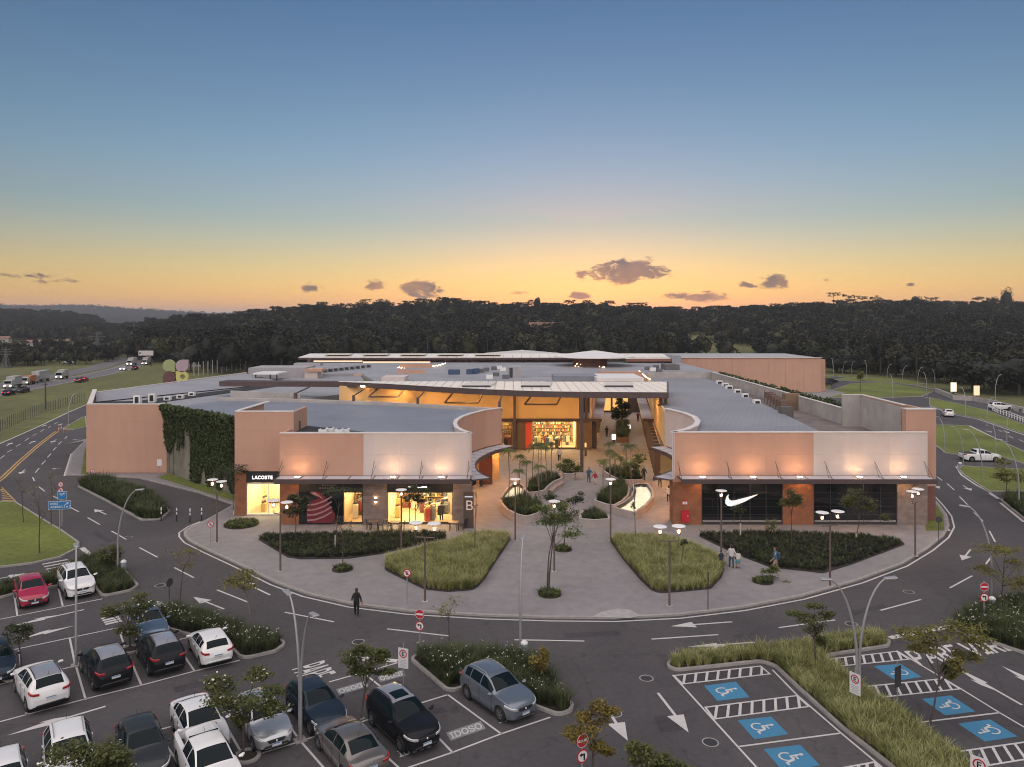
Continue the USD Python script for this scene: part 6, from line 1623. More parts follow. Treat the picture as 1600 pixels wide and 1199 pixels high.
# litter bins by the lamp posts
for px, py, lb in [(190, 895, 'grey litter bin with a white lid at the foot of the left curved lamp'), (1541, 955, 'grey-green litter bin behind the no-entry sign at the right'), (812, 1027, 'grey litter bin strapped to the lamp in the flowering bed'), (1500, 735, 'small white litter bin at the kerb left of the pickup')]:
    t = thing('litter_bin', lb, 'bin', tuple(G(px, py) + ([.25, -.2, 0] if px != 1500 else [0, 0, 0])), sc=.72)
    obj('bin_body', lathe([(0, .35), (.22, .35), (.27, 1.15), (.25, 1.15), (.2, .42), (0, .42)], 16), mat('bin_grey', (.24, .29, .33), rough=.5, var=.1), t)
    obj('bin_lid', lathe([(.29, 1.16), (.27, 1.26), (.15, 1.38), (0, 1.40)], 16), sign_white, t)
    obj('bin_post', cyl((0, 0, 0), (0, 0, .4), .05, n=8), grey_pole, t)
# outdoor tables and chairs
def table_set(label, px, py, wood, rz):
    t = thing('cafe_table', label, 'table', tuple(G(px, py, ZP)), rz)
    obj('tabletop', box(0, 0, .74, .8, .8, .04), wood, t)
    obj('leg', cat_([box(x, y, .36, .05, .05, .72) for x in (-.33, .33) for y in (-.33, .33)]), black_m, t)
    return t
def chair(label, px, py, rz):
    t = thing('cafe_chair', label, 'chair', tuple(G(px, py, ZP)), rz, group='dark chairs outside the left shop')
    obj('seat', box(0, 0, .45, .45, .45, .04), darksteel_m, t)
    obj('backrest', hull([(-.2, .22, .55), (.2, .22, .55), (-.2, .27, .92), (.2, .27, .92)], .02, 1), darksteel_m, t)
    for x in (-.19, .19):
        for y in (-.19, .19):
            obj('leg', box(x, y, .215, .035, .035, .43), darksteel_m, t)
tw = mat('table_wood', (.34, .20, .10), rough=.5, var=.15, scale=4)
td = mat('table_dark', (.10, .07, .055), rough=.5, var=.15, scale=4)
table_set('dark square table before the stone pier between poster and shop', 584, 828, td, .2)
table_set('dark table before the left lit shop window', 617, 829, td, 0)
table_set('pale wooden table at the right end of the lit shop window', 709, 829, tw, -.1)
for px, py, rz, lb in [(577, 827, 1.6, 'dark chair left of the table at the stone pier'), (595, 828, -1.5, 'dark chair right of the table at the stone pier'), (609, 829, 1.5, 'dark chair left of the table before the lit window'), (628, 829, -1.6, 'dark chair right of the table before the lit window'), (720, 829, -1.4, 'dark chair right of the pale wooden table'), (725, 826, -2.2, 'dark chair by the totem sign')]:
    chair(lb, px, py, rz)
# lit poster boards, billboard and pylons
for px, py0, py1, yb2, m, lb in [(1490, 598, 612, 642, totem_on, 'cream lit poster board before the dark wood, left of two'), (1526, 603, 618, 648, totem2_on, 'orange lit poster board before the dark wood, right of two')]:
    y = 186.0 if px == 1490 else 176.0
    t = thing('poster_board', lb, 'sign', (at(px, y), y, 0))
    z0, z1 = zrow(py1, y), zrow(py0, y)
    w = 9 * y / F
    obj('board_frame', box(0, .12, (z0 + z1) / 2, w + .15, .2, z1 - z0 + .15), darksteel_m, t)
    obj('lit_face', box(0, .0, (z0 + z1) / 2, w, .03, z1 - z0), m, t)
    obj('post', box(0, .12, z0 / 2 - .05, .25, .2, z0), darksteel_m, t)
t = thing('billboard', 'white hoarding beside the far highway', 'sign', (at(228, 300), 300, 0))
zb = zrow(555.5, 300)
obj('board', box(0, 0, zb + .9, 5.9, .2, 1.9), mat('billboard_white', (.5, .47, .46), var=.05), t)
obj('print_mark', cat_([box(-2.3, -.11, zb + .9, .9, .02, .5)]), black_m, t)
obj('post', cat_([box(-2, .2, zb / 2, .2, .2, zb), box(2, .2, zb / 2, .2, .2, zb)]), darksteel_m, t)
def pylon(label, px, py0, py1, y):
    t = thing('pylon', label, 'pylon', (at(px, y), y, float(ground_z(at(px, y), y))))
    h = (py1 - py0) * y / F
    w = h * .16
    P = []
    for sx in (-1, 1):
        for sy in (-1, 1):
            P.append(tube([(sx * w, sy * w, 0), (sx * w * .25, sy * w * .25, h * .65), (0, 0, h)], .12, 4))
    for k in range(7):
        z0, z1 = h * k / 10, h * (k + 1) / 10
        a, b = w * (1 - 1.15 * z0 / h), w * (1 - 1.15 * z1 / h)
        for sy in (-1, 1):
            P += [tube([(-a, sy * a, z0), (b, sy * b, z1)], .07, 4), tube([(a, sy * a, z0), (-b, sy * b, z1)], .07, 4)]
    obj('lattice', cat_(P), mat('pylon_grey', (.12, .12, .125), var=.05), t)
    obj('cross_arms', cat_([tube([(-w * 1.3 * s, 0, h * z), (w * 1.3 * s, 0, h * z)], .1, 4) for z, s in ((.68, 1.3), (.8, 1.6), (.92, 1.0))]), LOOKS['pylon_grey'], t)
pylon('grey lattice pylon on the valley field, left', 152, 516, 556, 380)
pylon('faint lattice pylon in the gap between the left hills', 209, 480, 513, 640)
pylon('dark lattice mast at the left edge behind the highway', 9, 555, 587, 290)
t = thing('pole', 'dark wooden pole on the field between highway and left road', 'pole', tuple(G(71, 640)))
obj('post', cyl((0, 0, 0), (0, 0, 5.6), .16, .11, n=7), bark_m, t)
obj('cross_bar', box(0, 0, 5.2, 1.0, .08, .1), bark_m, t)
# wire fence along the left road: each post a thing of the fence
t = thing('fence', 'wire fence with close-set dark posts along the left road', 'fence')
fl_ = LineString(GP([(-140, 707), (-40, 684), (0, 674), (40, 656), (80, 641), (112, 632), (135, 626)]))
n = int(fl_.length / 1.25)
top = []
for k in range(n):
    p = fl_.interpolate(k / n, normalized=True)
    obj('fence_post', box(p.x, p.y, .95, .07, .07, 2.0), mat('fence_post_dark', (.05, .05, .045), var=.1), t)
    top.append((p.x, p.y))
obj('wires', cat_([tube([(x, y, z) for x, y in top], .012, 4) for z in (.4, .8, 1.2, 1.6, 1.9)]), steel_m, t)
t = thing('fence', 'row of pale posts behind the left roof, beside the petal sign', 'fence')
for k in range(12):
    g = G(303 + k * 7.3, 588 - k * .9)
    obj('fence_post', cyl((g[0], g[1], 0), (g[0], g[1], 4.6), .11, n=6), mat('fence_post_pale', (.38, .38, .39), var=.05), t)
t = thing('guard_rail', 'white post-and-rail guard fence below the top road at the right', 'fence')
gl = GP([(1548, 640), (1560, 646), (1575, 651), (1590, 657), (1610, 665), (1640, 676)])
obj('rail', cat_([tube([(x, y, z) for x, y in gl], .06, 5) for z in (.55, .95)]), white_metal, t)
gll = LineString(gl)
for k in range(int(gll.length / 1.6)):
    p = gll.interpolate(k * 1.6)
    obj('rail_post', box(p.x, p.y, .5, .12, .12, 1.05), white_metal, t)
t = thing('retaining_wall', 'low pale concrete wall between the top road and the far road', 'wall')
obj('wall', wall_line(GP([(1462, 613), (1490, 625), (1520, 627), (1555, 634), (1600, 646)]), -.1, 1.1, .3), concrete_m, t)

# ------------------------------------------------------------------ vehicles
def pw(pts):
    from scipy.interpolate import PchipInterpolator
    p = sorted(pts)
    return PchipInterpolator([a for a, _ in p], [b for _, b in p], extrapolate=True)

KINDS = {
    # top profile, belt, half width, sill; x forward from the middle of the car
    'hatch': dict(L=3.95, top=[(1.97, .62), (1.90, .74), (1.6, .86), (.98, .98), (.80, 1.03), (.55, 1.17), (.12, 1.40), (-.25, 1.465), (-.8, 1.47), (-1.35, 1.41), (-1.55, 1.33), (-1.78, 1.07), (-1.90, .92), (-1.97, .75)], belt=[(1.97, .58), (1.6, .80), (.95, .91), (0, .945), (-1.3, 1.0), (-1.75, 1.0), (-1.97, .7)], hw=.85, ws=(.76, .14), rs=(-1.47, -1.76), side=(.62, -1.42), pil=[-.28, -1.02], wb=(1.24, -1.22)),
    'suv': dict(L=4.25, top=[(2.12, .72), (2.05, .86), (1.75, .99), (1.02, 1.09), (.86, 1.13), (.6, 1.29), (.16, 1.53), (-.2, 1.60), (-.9, 1.61), (-1.5, 1.56), (-1.70, 1.48), (-1.95, 1.15), (-2.06, 1.0), (-2.12, .80)], belt=[(2.12, .66), (1.75, .93), (1.0, 1.02), (0, 1.05), (-1.4, 1.11), (-1.9, 1.08), (-2.12, .75)], hw=.90, ws=(.82, .18), rs=(-1.62, -1.92), side=(.68, -1.55), pil=[-.26, -1.08], wb=(1.32, -1.3)),
    'saloon': dict(L=4.5, top=[(2.25, .60), (2.17, .74), (1.8, .87), (1.15, .98), (.95, 1.03), (.65, 1.19), (.2, 1.40), (-.2, 1.45), (-.7, 1.44), (-1.05, 1.36), (-1.62, 1.10), (-1.80, 1.045), (-2.1, 1.01), (-2.2, .93), (-2.25, .75)], belt=[(2.25, .56), (1.8, .81), (1.1, .91), (0, .94), (-1.4, .98), (-2.0, .95), (-2.25, .7)], hw=.87, ws=(.90, .22), rs=(-1.02, -1.60), side=(.75, -1.35), pil=[-.2, -.95], wb=(1.38, -1.3)),
    'pickup': dict(L=4.9, top=[(2.45, .72), (2.37, .86), (2.05, .97), (1.35, 1.07), (1.18, 1.11), (.9, 1.29), (.5, 1.52), (.15, 1.58), (-.4, 1.58), (-.66, 1.52), (-.80, 1.10), (-.86, 1.06), (-2.3, 1.06), (-2.42, 1.0), (-2.45, .85)], belt=[(2.45, .66), (2.05, .91), (1.3, 1.0), (0, 1.03), (-.8, 1.03), (-2.4, 1.02), (-2.45, .8)], hw=.90, ws=(1.14, .52), rs=(-.68, -.79), side=(1.0, -.58), pil=[.18], wb=(1.55, -1.45)),
}

class CarShape:
    def __init__(s, kind):
        k = KINDS[kind]
        s.k, s.L = k, k['L']
        s.zt, s.zb = pw(k['top']), pw(k['belt'])
        h = s.L / 2
        hw = k['hw']
        s.w = pw([(-h, hw * .80), (-h + .12, hw * .90), (-h + .55, hw * .985), (-.6, hw), (.8, hw), (h - .65, hw * .975), (h - .22, hw * .86), (h - .06, hw * .74), (h, hw * .66)])
        s.z0 = pw([(-h, .40), (-h + .35, .24), (-h + .7, .19), (h - .7, .19), (h - .3, .21), (h, .28)])

    def wr(s, x):
        d = np.maximum(s.zt(x) - s.zb(x), 0)
        return s.w(x) * .86 - d * .36

    def top(s, x, v):
        """roof/hood surface at fraction v of its half width."""
        wr = s.wr(x)
        return np.stack([x + 0 * v, wr * v, s.zt(x) - .045 * np.abs(v) ** 2.6], -1)

    def side(s, x, t):
        """glasshouse flank from belt (t=0) to roof corner (t=1), right side is -y; returns +y side."""
        w, zb = s.w(x), s.zb(x)
        a = np.stack([x + 0 * t, w * .955 + 0 * t, zb + .015 + 0 * t], -1)
        b = s.top(x, np.ones_like(x))
        b[..., 2] = np.maximum(b[..., 2], a[..., 2] + .004)
        bul = .025 * np.sin(np.pi * t)
        m = a + (b - a) * t[..., None]
        m[..., 1] += bul * np.clip((s.zt(x) - zb) / .4, 0, 1)
        return m

    def section(s, x):
        w, zb, z0 = float(s.w(x)), float(s.zb(x)), float(s.z0(x))
        X = np.array(x)
        P = [(x, 0, z0), (x, w * .80, z0), (x, w * .93, z0 + .03), (x, w * .985, z0 + .13), (x, w, z0 + (zb - z0) * .5), (x, w * .998, z0 + (zb - z0) * .72), (x, w * .98, zb - .055), (x, w * .955, zb + .015)]
        for t in (.25, .5, .75):
            P.append(tuple(s.side(np.array(x), np.array(t))))
        for v in (1.0, .9, .7, .35, 0):
            P.append(tuple(s.top(np.array(x), np.array(v))))
        P = np.array([np.array(p, float) for p in P])
        P[11:, 2] = np.maximum(P[11:, 2], P[7, 2] + .004)
        return np.vstack([P, (P[1:-1] * [1, -1, 1])[::-1]])

    def body(s):
        h = s.L / 2
        xs = np.unique(np.concatenate([np.linspace(-h, -h + .5, 9), np.linspace(-h + .5, h - .5, 40), np.linspace(h - .5, h, 9)]))
        S = np.array([s.section(x) for x in xs])
        # round the nose and tail a little in side view
        n, m = S.shape[:2]
        v = S.reshape(-1, 3)
        f = []
        for i in range(n - 1):
            for j in range(m):
                a, b, c, d = i * m + j, i * m + (j + 1) % m, (i + 1) * m + (j + 1) % m, (i + 1) * m + j
                f += [[a, b, c], [a, c, d]]
        cap = []
        for e, fl_ in ((0, 1), (n - 1, 0)):
            c = len(v)
            cc = S[e].mean(0)
            cc[0] += -.03 if fl_ else .03
            v = np.vstack([v, cc])
            for j in range(m):
                t = [c, e * m + (j + 1) % m, e * m + j]
                f.append(t if fl_ else t[::-1])
        t = trimesh.Trimesh(v, np.array(f), process=True)
        if t.volume < 0:
            t.invert()
        try:
            mm = m3.Manifold(m3.Mesh(t.vertices.astype(np.float32), t.faces.astype(np.uint32)))
            if mm.num_tri() > 100:
                for x in s.k['wb']:
                    r = .36 if s.k['hw'] < .88 else .40
                    for sg in (1, -1):
                        c = m3.Manifold.cylinder(.5, r, r, 28).rotate([90, 0, 0]).translate([x, .56 + .5 if sg > 0 else -.56, r - .06])
                        mm = mm - c
                if s.k is KINDS['pickup']:
                    bedc = m3.Manifold.cube([1.42, 1.36, .6]).translate([-2.33, -.68, .62])
                    mm = mm - bedc
                o = mm.to_mesh()
                t = trimesh.Trimesh(o.vert_properties[:, :3], o.tri_verts, process=False)
        except Exception as e:
            print('car boolean', e)
        return t

    def patch_top(s, xa, xb, va, vb, off, nx=8, nv=9, taper=0.0):
        x = np.linspace(xa, xb, nx)[:, None] + np.zeros((nx, nv))
        v = np.linspace(va, vb, nv)[None, :] * (1 - taper * np.linspace(0, 1, nx)[:, None])
        return grid_patch(s.top(x, v), off)

    def patch_side(s, xa, xb, ta, tb, off, sg, nx=9, nt=5):
        x = np.linspace(xa, xb, nx)[:, None] + np.zeros((nx, nt))
        t = np.linspace(ta, tb, nt)[None, :] + np.zeros((nx, nt))
        P = s.side(x, t)
        P[..., 1] *= sg
        return grid_patch(P, off)

def grid_patch(P, off):
    n, m = P.shape[:2]
    du, dv = np.gradient(P, axis=0), np.gradient(P, axis=1)
    N = np.cross(du, dv)
    N /= np.linalg.norm(N, axis=2, keepdims=True) + 1e-9
    c = P.reshape(-1, 3).mean(0) - [0, 0, .6]
    c[0] *= .0
    if (N.reshape(-1, 3) * (P.reshape(-1, 3) - [P[..., 0].mean(), 0, .6])).sum() < 0:
        N = -N
    v = np.vstack([(P + N * off).reshape(-1, 3), (P - N * .02).reshape(-1, 3)])
    f = []
    k = n * m
    for i in range(n - 1):
        for j in range(m - 1):
            a, b, c2, d = i * m + j, i * m + j + 1, (i + 1) * m + j + 1, (i + 1) * m + j
            f += [[a, b, c2], [a, c2, d]]
    rim = [i * m for i in range(n)] + [(n - 1) * m + j for j in range(1, m)] + [i * m + m - 1 for i in range(n - 2, -1, -1)] + [j for j in range(m - 2, 0, -1)]
    for a, b in zip(rim, rim[1:] + rim[:1]):
        f += [[a, b, b + k], [a, b + k, a + k]]
    t = trimesh.Trimesh(v, np.array(f), process=False)
    nn = np.cross(v[f[0][1]] - v[f[0][0]], v[f[0][2]] - v[f[0][0]])
    if nn @ N[0, 0] < 0:
        t.invert()
    return t

SHAPES = {}
def shape(kind):
    if kind not in SHAPES:
        s = CarShape(kind)
        SHAPES[kind] = (s, s.body())
    return SHAPES[kind]

PAINT = {}
def carpaint(name, col, metal=0.0):
    if name not in PAINT:
        PAINT[name] = mat('car_paint_' + name, col, rough=.3, var=.03, scale=.8, metal=metal, coat=.7 if max(col) > .15 else .14, spec=.4 if max(col) > .15 else .10)
    return PAINT[name]

def wheel_mesh(r=.315):
    ty = lathe([(r * .62, -.10), (r * .93, -.105), (r, -.07), (r, .07), (r * .93, .105), (r * .62, .10)], 24)
    sp = [lathe([(0, .06), (.05, .07), (.055, .085), (0, .09)], 12), lathe([(r * .57, .03), (r * .63, .03), (r * .64, .10), (r * .58, .10)], 24)]
    back = lathe([(0, .0), (r * .6, .0), (r * .6, .02), (0, .02)], 20)
    for k in range(5):
        b = box(r * .31, 0, .075, r * .56, .055, .025)
        b.apply_transform(trimesh.transformations.rotation_matrix(k * 2 * math.pi / 5, [0, 0, 1]))
        sp.append(b)
    return ty, cat_(sp), back
WH = wheel_mesh()

def lampstrip(pts, sg, r):
    P = np.array(pts) * [1, sg, 1]
    return cat_([hull([a + [0, 0, r * .5], a - [0, 0, r * .5], b + [0, 0, r * .7], b - [0, 0, r * .4]], .028, 2) for a, b in zip(P[:-1], P[1:])])

def car(label, kind, paint, px, py, heading, group=None, rails=False, plate='white', roof_sky_tint=False, lit=None, sc=1.0, zc=.7, bars=True, name='parked_car', cladding=False, cover=False, pos=None, twotone=None, cat='car', sunroof=False, detail=True):
    s, body = shape(kind)
    g = G(px, py, zc)[:2] if pos is None else np.array(pos)
    t = thing(name, label, cat, (g[0], g[1], 0.004), heading, group, sc=sc)
    k, h = s.k, s.L / 2
    r = .315 if k['hw'] < .88 else .345
    obj('body', body, paint, t, smooth=32)
    def lr(a):
        b = a.copy()
        b.vertices = b.vertices * [1, -1, 1]
        b.invert()
        return b
    obj('windscreen', s.patch_top(k['ws'][0], k['ws'][1], -.93, .93, .007, 9, 11, -.0), carglass_m, t, smooth=50)
    if kind != 'pickup':
        obj('rear_window', s.patch_top(k['rs'][0], k['rs'][1], -.86, .86, .007, 7, 11), carglass_m, t, smooth=50)
    else:
        obj('rear_window', box(-.735, 0, 1.32, .05, 1.15, .34), carglass_m, t)
    edges = [k['side'][0]] + k['pil'] + [k['side'][1]]
    for sg in (1, -1):
        for a, b in zip(edges[:-1], edges[1:]):
            obj('side_window', s.patch_side(a - (.035 if a != edges[0] else 0), b + .035, .10, .90, .006, sg), carglass_m, t, smooth=50)
    for sg in (1, -1):
        x0 = k['side'][0] + .12
        z = float(s.zb(x0)) + .08
        w = float(s.w(x0))
        obj('wing_mirror', hull([(x0, sg * (w + .05), z), (x0 - .03, sg * (w + .19), z + .02), (x0 + .06, sg * (w + .12), z + .01)], [.055, .06, .05], 2), black_m if twotone else paint, t, smooth=True)
    for x in k['wb']:
        for sg in (1, -1):
            wt = thing('wheel', None, None, (x, sg * (k['hw'] - .115), r), 0, parent=t, sc=r / .315)
            M = trimesh.transformations.rotation_matrix(-sg * math.pi / 2, [1, 0, 0])
            for nm, me, mt in (('tyre', WH[0], tire_m), ('rim', WH[1], rim_m), ('hub', WH[2], black_m)):
                q = me.copy()
                q.apply_transform(M)
                obj(nm, q, mt, wt, smooth=40)
    zn = float(s.zt(h - .12))
    wn = k['hw']
    for sg in (1, -1):
        zl = zn - .05
        obj('headlight', lampstrip([(h + .015, wn * .50, zl - .13), (h - .01, wn * .64, zl - .11), (h - .09, wn * .77, zl - .09), (h - .22, wn * .87, zl - .06), (h - .46, wn * .95, zl - .01)], sg, .055), head_on if lit == 'front' else lamp_lens, t, smooth=50)
        zt_ = float(s.zb(-h + .3)) - .02
        obj('tail_light', lampstrip([(-h - .012, wn * .56, zt_ - .10), (-h - .005, wn * .78, zt_ - .08), (-h + .11, wn * .90, zt_ - .06), (-h + .32, wn * .955, zt_ - .03)], sg, .06), tail_on if lit == 'rear' else tail_m, t, smooth=50)
    # nose: grille, lower intake, badge, plate; tail: plate, bumper line
    obj('grille', hull([(h + .01, -wn * .42, zn - .17), (h + .01, wn * .42, zn - .17), (h + .02, -wn * .34, zn - .25), (h + .02, wn * .34, zn - .25)], .032, 2), black_m, t, smooth=50)
    obj('lower_intake', hull([(h - .03, -wn * .60, .33), (h - .03, wn * .60, .33), (h + .02, -wn * .50, .38), (h + .02, wn * .50, .38)], .04, 2), black_m, t, smooth=50)
    obj('badge', hull([(h + .03, 0, zn - .20), (h + .03, 0, zn - .22)], .04, 2), white_metal, t)
    zp_ = (.34 + zn - .24) / 2 + .02
    if plate:
        pm = plate_m
        obj('number_plate', box(h + .055, 0, zp_ - .04, .02, .40, .125), pm, t)
        q = obj('number_plate', box(-h - .045, 0, .72 if kind != 'saloon' else .74, .02, .40, .125), pm, t)
        for e, z in ((h + .067, zp_ + .005), (-h - .057, .765 if kind != 'saloon' else .785)):
            obj('plate_band', box(e, 0, z, .006, .39, .03), sign_blue, t)
    obj('rear_bumper', hull([(-h + .06, -wn * .74, .40), (-h + .06, wn * .74, .40), (-h + .02, -wn * .62, .44), (-h + .02, wn * .62, .44)], .055, 2), black_m if (cladding or kind in ('suv', 'pickup')) else paint, t, smooth=50)
    obj('underside', box(0, 0, .22, s.L - .5, wn * 1.5, .10), black_m, t)
    if cladding or kind in ('suv',):
        for sg in (1, -1):
            obj('sill', hull([(k['wb'][0] - .42, sg * wn * .97, .26), (k['wb'][1] + .42, sg * wn * .97, .26)], .045, 2), black_m, t, smooth=50)
    if rails:
        for sg in (1, -1):
            xs = np.linspace(k['ws'][1] - .25, k['rs'][0] + .1, 6)
            obj('roof_rail', tube([tuple(s.top(np.array(x), np.array(.90 * sg)) + [0, 0, .05 if 0 < i < 5 else .01]) for i, x in enumerate(xs)], .018, 6), steel_m if rails == 'steel' else black_m, t)
    xr = (k['ws'][1] + k['rs'][0]) / 2
    if roof_sky_tint:
        obj('roof_skin', s.patch_top(k['ws'][1] - .05, k['rs'][0] + .03, -.92, .92, .008, 12, 11), mat('painted_sky_sheen', (.26, .26, .28), rough=.12, var=.1, coat=1), t, smooth=50)  # grey overlay: the sky's reflection put into the roof colour
    if sunroof:
        obj('sunroof', s.patch_top(k['ws'][1] - .2, k['ws'][1] - .85, -.6, .6, .009, 5, 7), carglass_m, t, smooth=50)
    obj('antenna', tube([tuple(s.top(np.array(k['rs'][0] + .12), np.array(0.0))), tuple(s.top(np.array(k['rs'][0] + .12), np.array(0.0)) + [-.12, 0, .2])], .008, 4), black_m, t)
    # shut lines of the doors and bonnet
    sl = []
    for x in [k['side'][0] + .02, k['pil'][0]] + ([k['pil'][1] - .05] if len(k['pil']) > 1 else []):
        z1 = float(s.zb(x)) - .06
        w = float(s.w(x))
        for sg in (1, -1):
            sl.append(box(x, sg * (w + .0), (z1 + .32) / 2, .012, .012, z1 - .32))
    obj('door_seams', cat_(sl), black_m, t)
    for sg in (1, -1):
        for x in k['pil'][:2]:
            obj('door_handle', box(x + .22, sg * (float(s.w(x)) + .008), float(s.zb(x)) - .13, .18, .03, .03), paint, t)
    if cover:
        obj('bed_cover', box(-1.6, 0, 1.075, 1.5, 1.5, .04), black_m, t)
    if kind == 'pickup':
        obj('bed_floor', box(-1.62, 0, .64, 1.42, 1.36, .03), black_m, t)
    return t

wp, gp, bp_, sp_ = carpaint('white', (.70, .70, .70)), carpaint('graphite', (.10, .11, .115), .5), carpaint('black', (.012, .013, .016)), carpaint('silver', (.46, .48, .50), .6)
rp, np_, dp, bl, gb = carpaint('red', (.34, .015, .05)), carpaint('navy', (.025, .04, .06), .3), carpaint('dark_grey', (.05, .055, .06), .4), carpaint('steel_blue', (.13, .19, .26), .5), carpaint('grey_blue', (.16, .19, .225), .5)
taupe = carpaint('taupe', (.17, .16, .15), .5)
FW = math.atan2(-3.51, 2.67)                      # bays run down to the right in the picture
FA = FW + math.pi
PG = 'cars parked in the left car park'
car('grey-blue crossover with roof rails parked against the white-flowering bed, centre', 'suv', gb, 777, 1078, FW + .02, PG, rails='steel', cladding=True)
car('black crossover with glossy roof and blue-topped plate beside the E parking board', 'suv', bp_, 629, 1120, FW, PG, rails=True, roof_sky_tint=True, sunroof=True)
car('dark blue-black hatchback behind the twin-arm lamp', 'hatch', np_, 493, 1098, FW, PG)
car('silver hatchback under the wide green tree', 'hatch', sp_, 411, 1120, FW - .05, PG)
car('white saloon facing the camera, left of the silver hatchback', 'saloon', wp, 312, 1128, FW - .02, PG, plate=None)
car('white pickup with a pale reflecting roof at the bottom edge', 'pickup', wp, 325, 1188, FW - .03, PG, rails=False)
car('taupe-grey saloon seen from behind with red tail lamps, bottom centre left', 'saloon', taupe, 546, 1160, FA - .03, PG)
car('dark grey hatchback facing the camera at the bottom left', 'hatch', dp, 222, 1165, FW - .05, PG)
car('white estate car behind the leafy tree at the bottom edge', 'suv', wp, 108, 1182, FW - .06, PG, rails='steel')
car('white car cut off by the bottom left corner', 'hatch', wp, 5, 1222, FW, PG)
car('dark blue car cut off by the left edge', 'hatch', np_, -8, 1030, FW, PG)
car('white crossover seen from behind with sky reflection painted grey on the roof, left', 'suv', wp, 64, 1065, FA + .10, PG, rails=True, roof_sky_tint=True)
car('black estate with a roof painted light grey as sky reflection beside the straight grey lamp', 'suv', bp_, 165, 1035, FA + .06, PG, rails='steel', sunroof=False, roof_sky_tint=True)
car('black crossover seen from behind, next to the white hatchback', 'suv', bp_, 250, 1014, FA, PG, rails=True, roof_sky_tint=True)
car('white hatchback with red tail lamps beside the flowering bed', 'hatch', wp, 328, 1004, FA - .05, PG)
car('steel-blue car half hidden by the white-blossomed tree', 'hatch', bl, 231, 972, FW, PG)
car('dark red hatchback parked at the far left', 'hatch', rp, 49, 921, FW + .02, PG)
car('white crossover with black grille at the plain dark shrub bed', 'suv', wp, 119, 907, FW + .05, PG, rails=True)
car('white pickup with black bed cover crossing between the right lawns', 'pickup', wp, 1531, 712, -.05, 'cars driving on the right', cover=True, name='moving_car')
car('small blue and white car seen from behind on the upper approach road', 'hatch', wp, 1481, 645, 1.2, 'cars driving on the right', name='moving_car', twotone=None, roof_sky_tint=False)
car('white estate car on the top road at the right edge', 'suv', wp, 1563, 635.5, -.1, 'cars driving on the right', name='moving_car', cladding=True)
car('dark car on the far car park just right of the pink block', 'saloon', dp, 1290, 598, .2, 'cars in the far car park')
car('dark car on the far car park, second from the pink block', 'hatch', bp_, 1299, 595, .1, 'cars in the far car park')

# ---- traffic on the highway
def truck(label, pos, heading, box_m, cab_m, L=9.0, lit=None, Hh=3.7):
    t = thing('lorry', label, 'lorry', (pos[0], pos[1], -.03), heading, group='traffic on the far highway', sc=.85)
    b = trimesh.creation.box([L - 2.3, 2.45, Hh - 1.1])
    b.apply_translation([-(2.3) / 2, 0, 1.1 + (Hh - 1.1) / 2])
    obj('cargo_box', b, box_m, t)
    obj('cab', hull([(L / 2 - .3, -1.0, .7), (L / 2 - .3, 1.0, .7), (L / 2 - .45, -1.0, 2.5), (L / 2 - .45, 1.0, 2.5), (L / 2 - 1.8, -1.0, .7), (L / 2 - 1.8, 1.0, .7), (L / 2 - 1.8, -1.0, 2.6), (L / 2 - 1.8, 1.0, 2.6)], .2, 1), cab_m, t)
    obj('windscreen', box(L / 2 - .19, 0, 2.0, .06, 1.9, .8), carglass_m, t)
    obj('chassis', box(0, 0, .8, L - .5, 1.0, .3), black_m, t)
    for x in (L / 2 - 1.2, -L / 2 + 1.2, -L / 2 + 2.4):
        for y in (-1.05, 1.05):
            obj('wheel', cyl((x, y - .14, .48), (x, y + .14, .48), .48, n=14), tire_m, t)
    for y in (-.85, .85):
        obj('headlight', box(L / 2 - .08, y, .95, .08, .35, .22), head_on if lit == 'front' else lamp_lens, t)
    return t
tw1 = mat('truck_white', (.36, .35, .34), rough=.5, var=.06)
to1 = mat('truck_orange', (.42, .15, .04), rough=.5, var=.08)
hd = math.atan2(88, -19)                           # along the road, away from the camera
def hpos(px, py, dx=0):
    g = G(px, py)[:2]
    return (g[0] + dx, g[1])
truck('white lorry on the left of the highway queue', hpos(20, 606), hd + math.pi, tw1, tw1, 8.0, 'front')
truck('orange tank lorry in the middle of the highway queue', hpos(44, 601), hd + math.pi, to1, tw1, 7.0, 'front', 3.0)
truck('long white lorry behind the orange one on the highway', hpos(62, 597), hd + math.pi, tw1, tw1, 12.0, None, 3.9)
truck('white box lorry with headlamps on, alone on the far carriageway', hpos(97, 592), hd + math.pi, tw1, tw1, 7.0, 'front', 3.4)
truck('far white lorry at the bend of the highway', hpos(206, 571), hd + math.pi, tw1, tw1, 9.0, 'front')
truck('far white lorry at the bend of the highway, to the right', hpos(214, 570, 4), hd + math.pi, tw1, tw1, 9.0, 'front')
car('dark car with red tail lamps lit on the highway at the left edge', 'saloon', bp_, 14, 613, hd, 'traffic on the far highway', lit='rear', name='moving_car')
car('dark pickup with an open load on the highway', 'pickup', dp, 36, 609, hd, 'traffic on the far highway', name='moving_car')
car('dark car with red lamps in the middle of the near carriageway', 'hatch', dp, 124, 594, hd, 'traffic on the far highway', lit='rear', name='moving_car')
car('second dark car close behind on the near carriageway', 'hatch', rp, 131, 592, hd, 'traffic on the far highway', lit='rear', name='moving_car')
car('far car with headlamps on at the bend of the highway', 'hatch', wp, 193, 576, hd + math.pi, 'traffic on the far highway', lit='front', name='moving_car')
car('far car with red lamps at the bend of the highway', 'hatch', bp_, 211, 575, hd, 'traffic on the far highway', lit='rear', name='moving_car')
car('white car on the valley track beyond the highway', 'suv', wp, 107, 566, .2, None, name='moving_car')

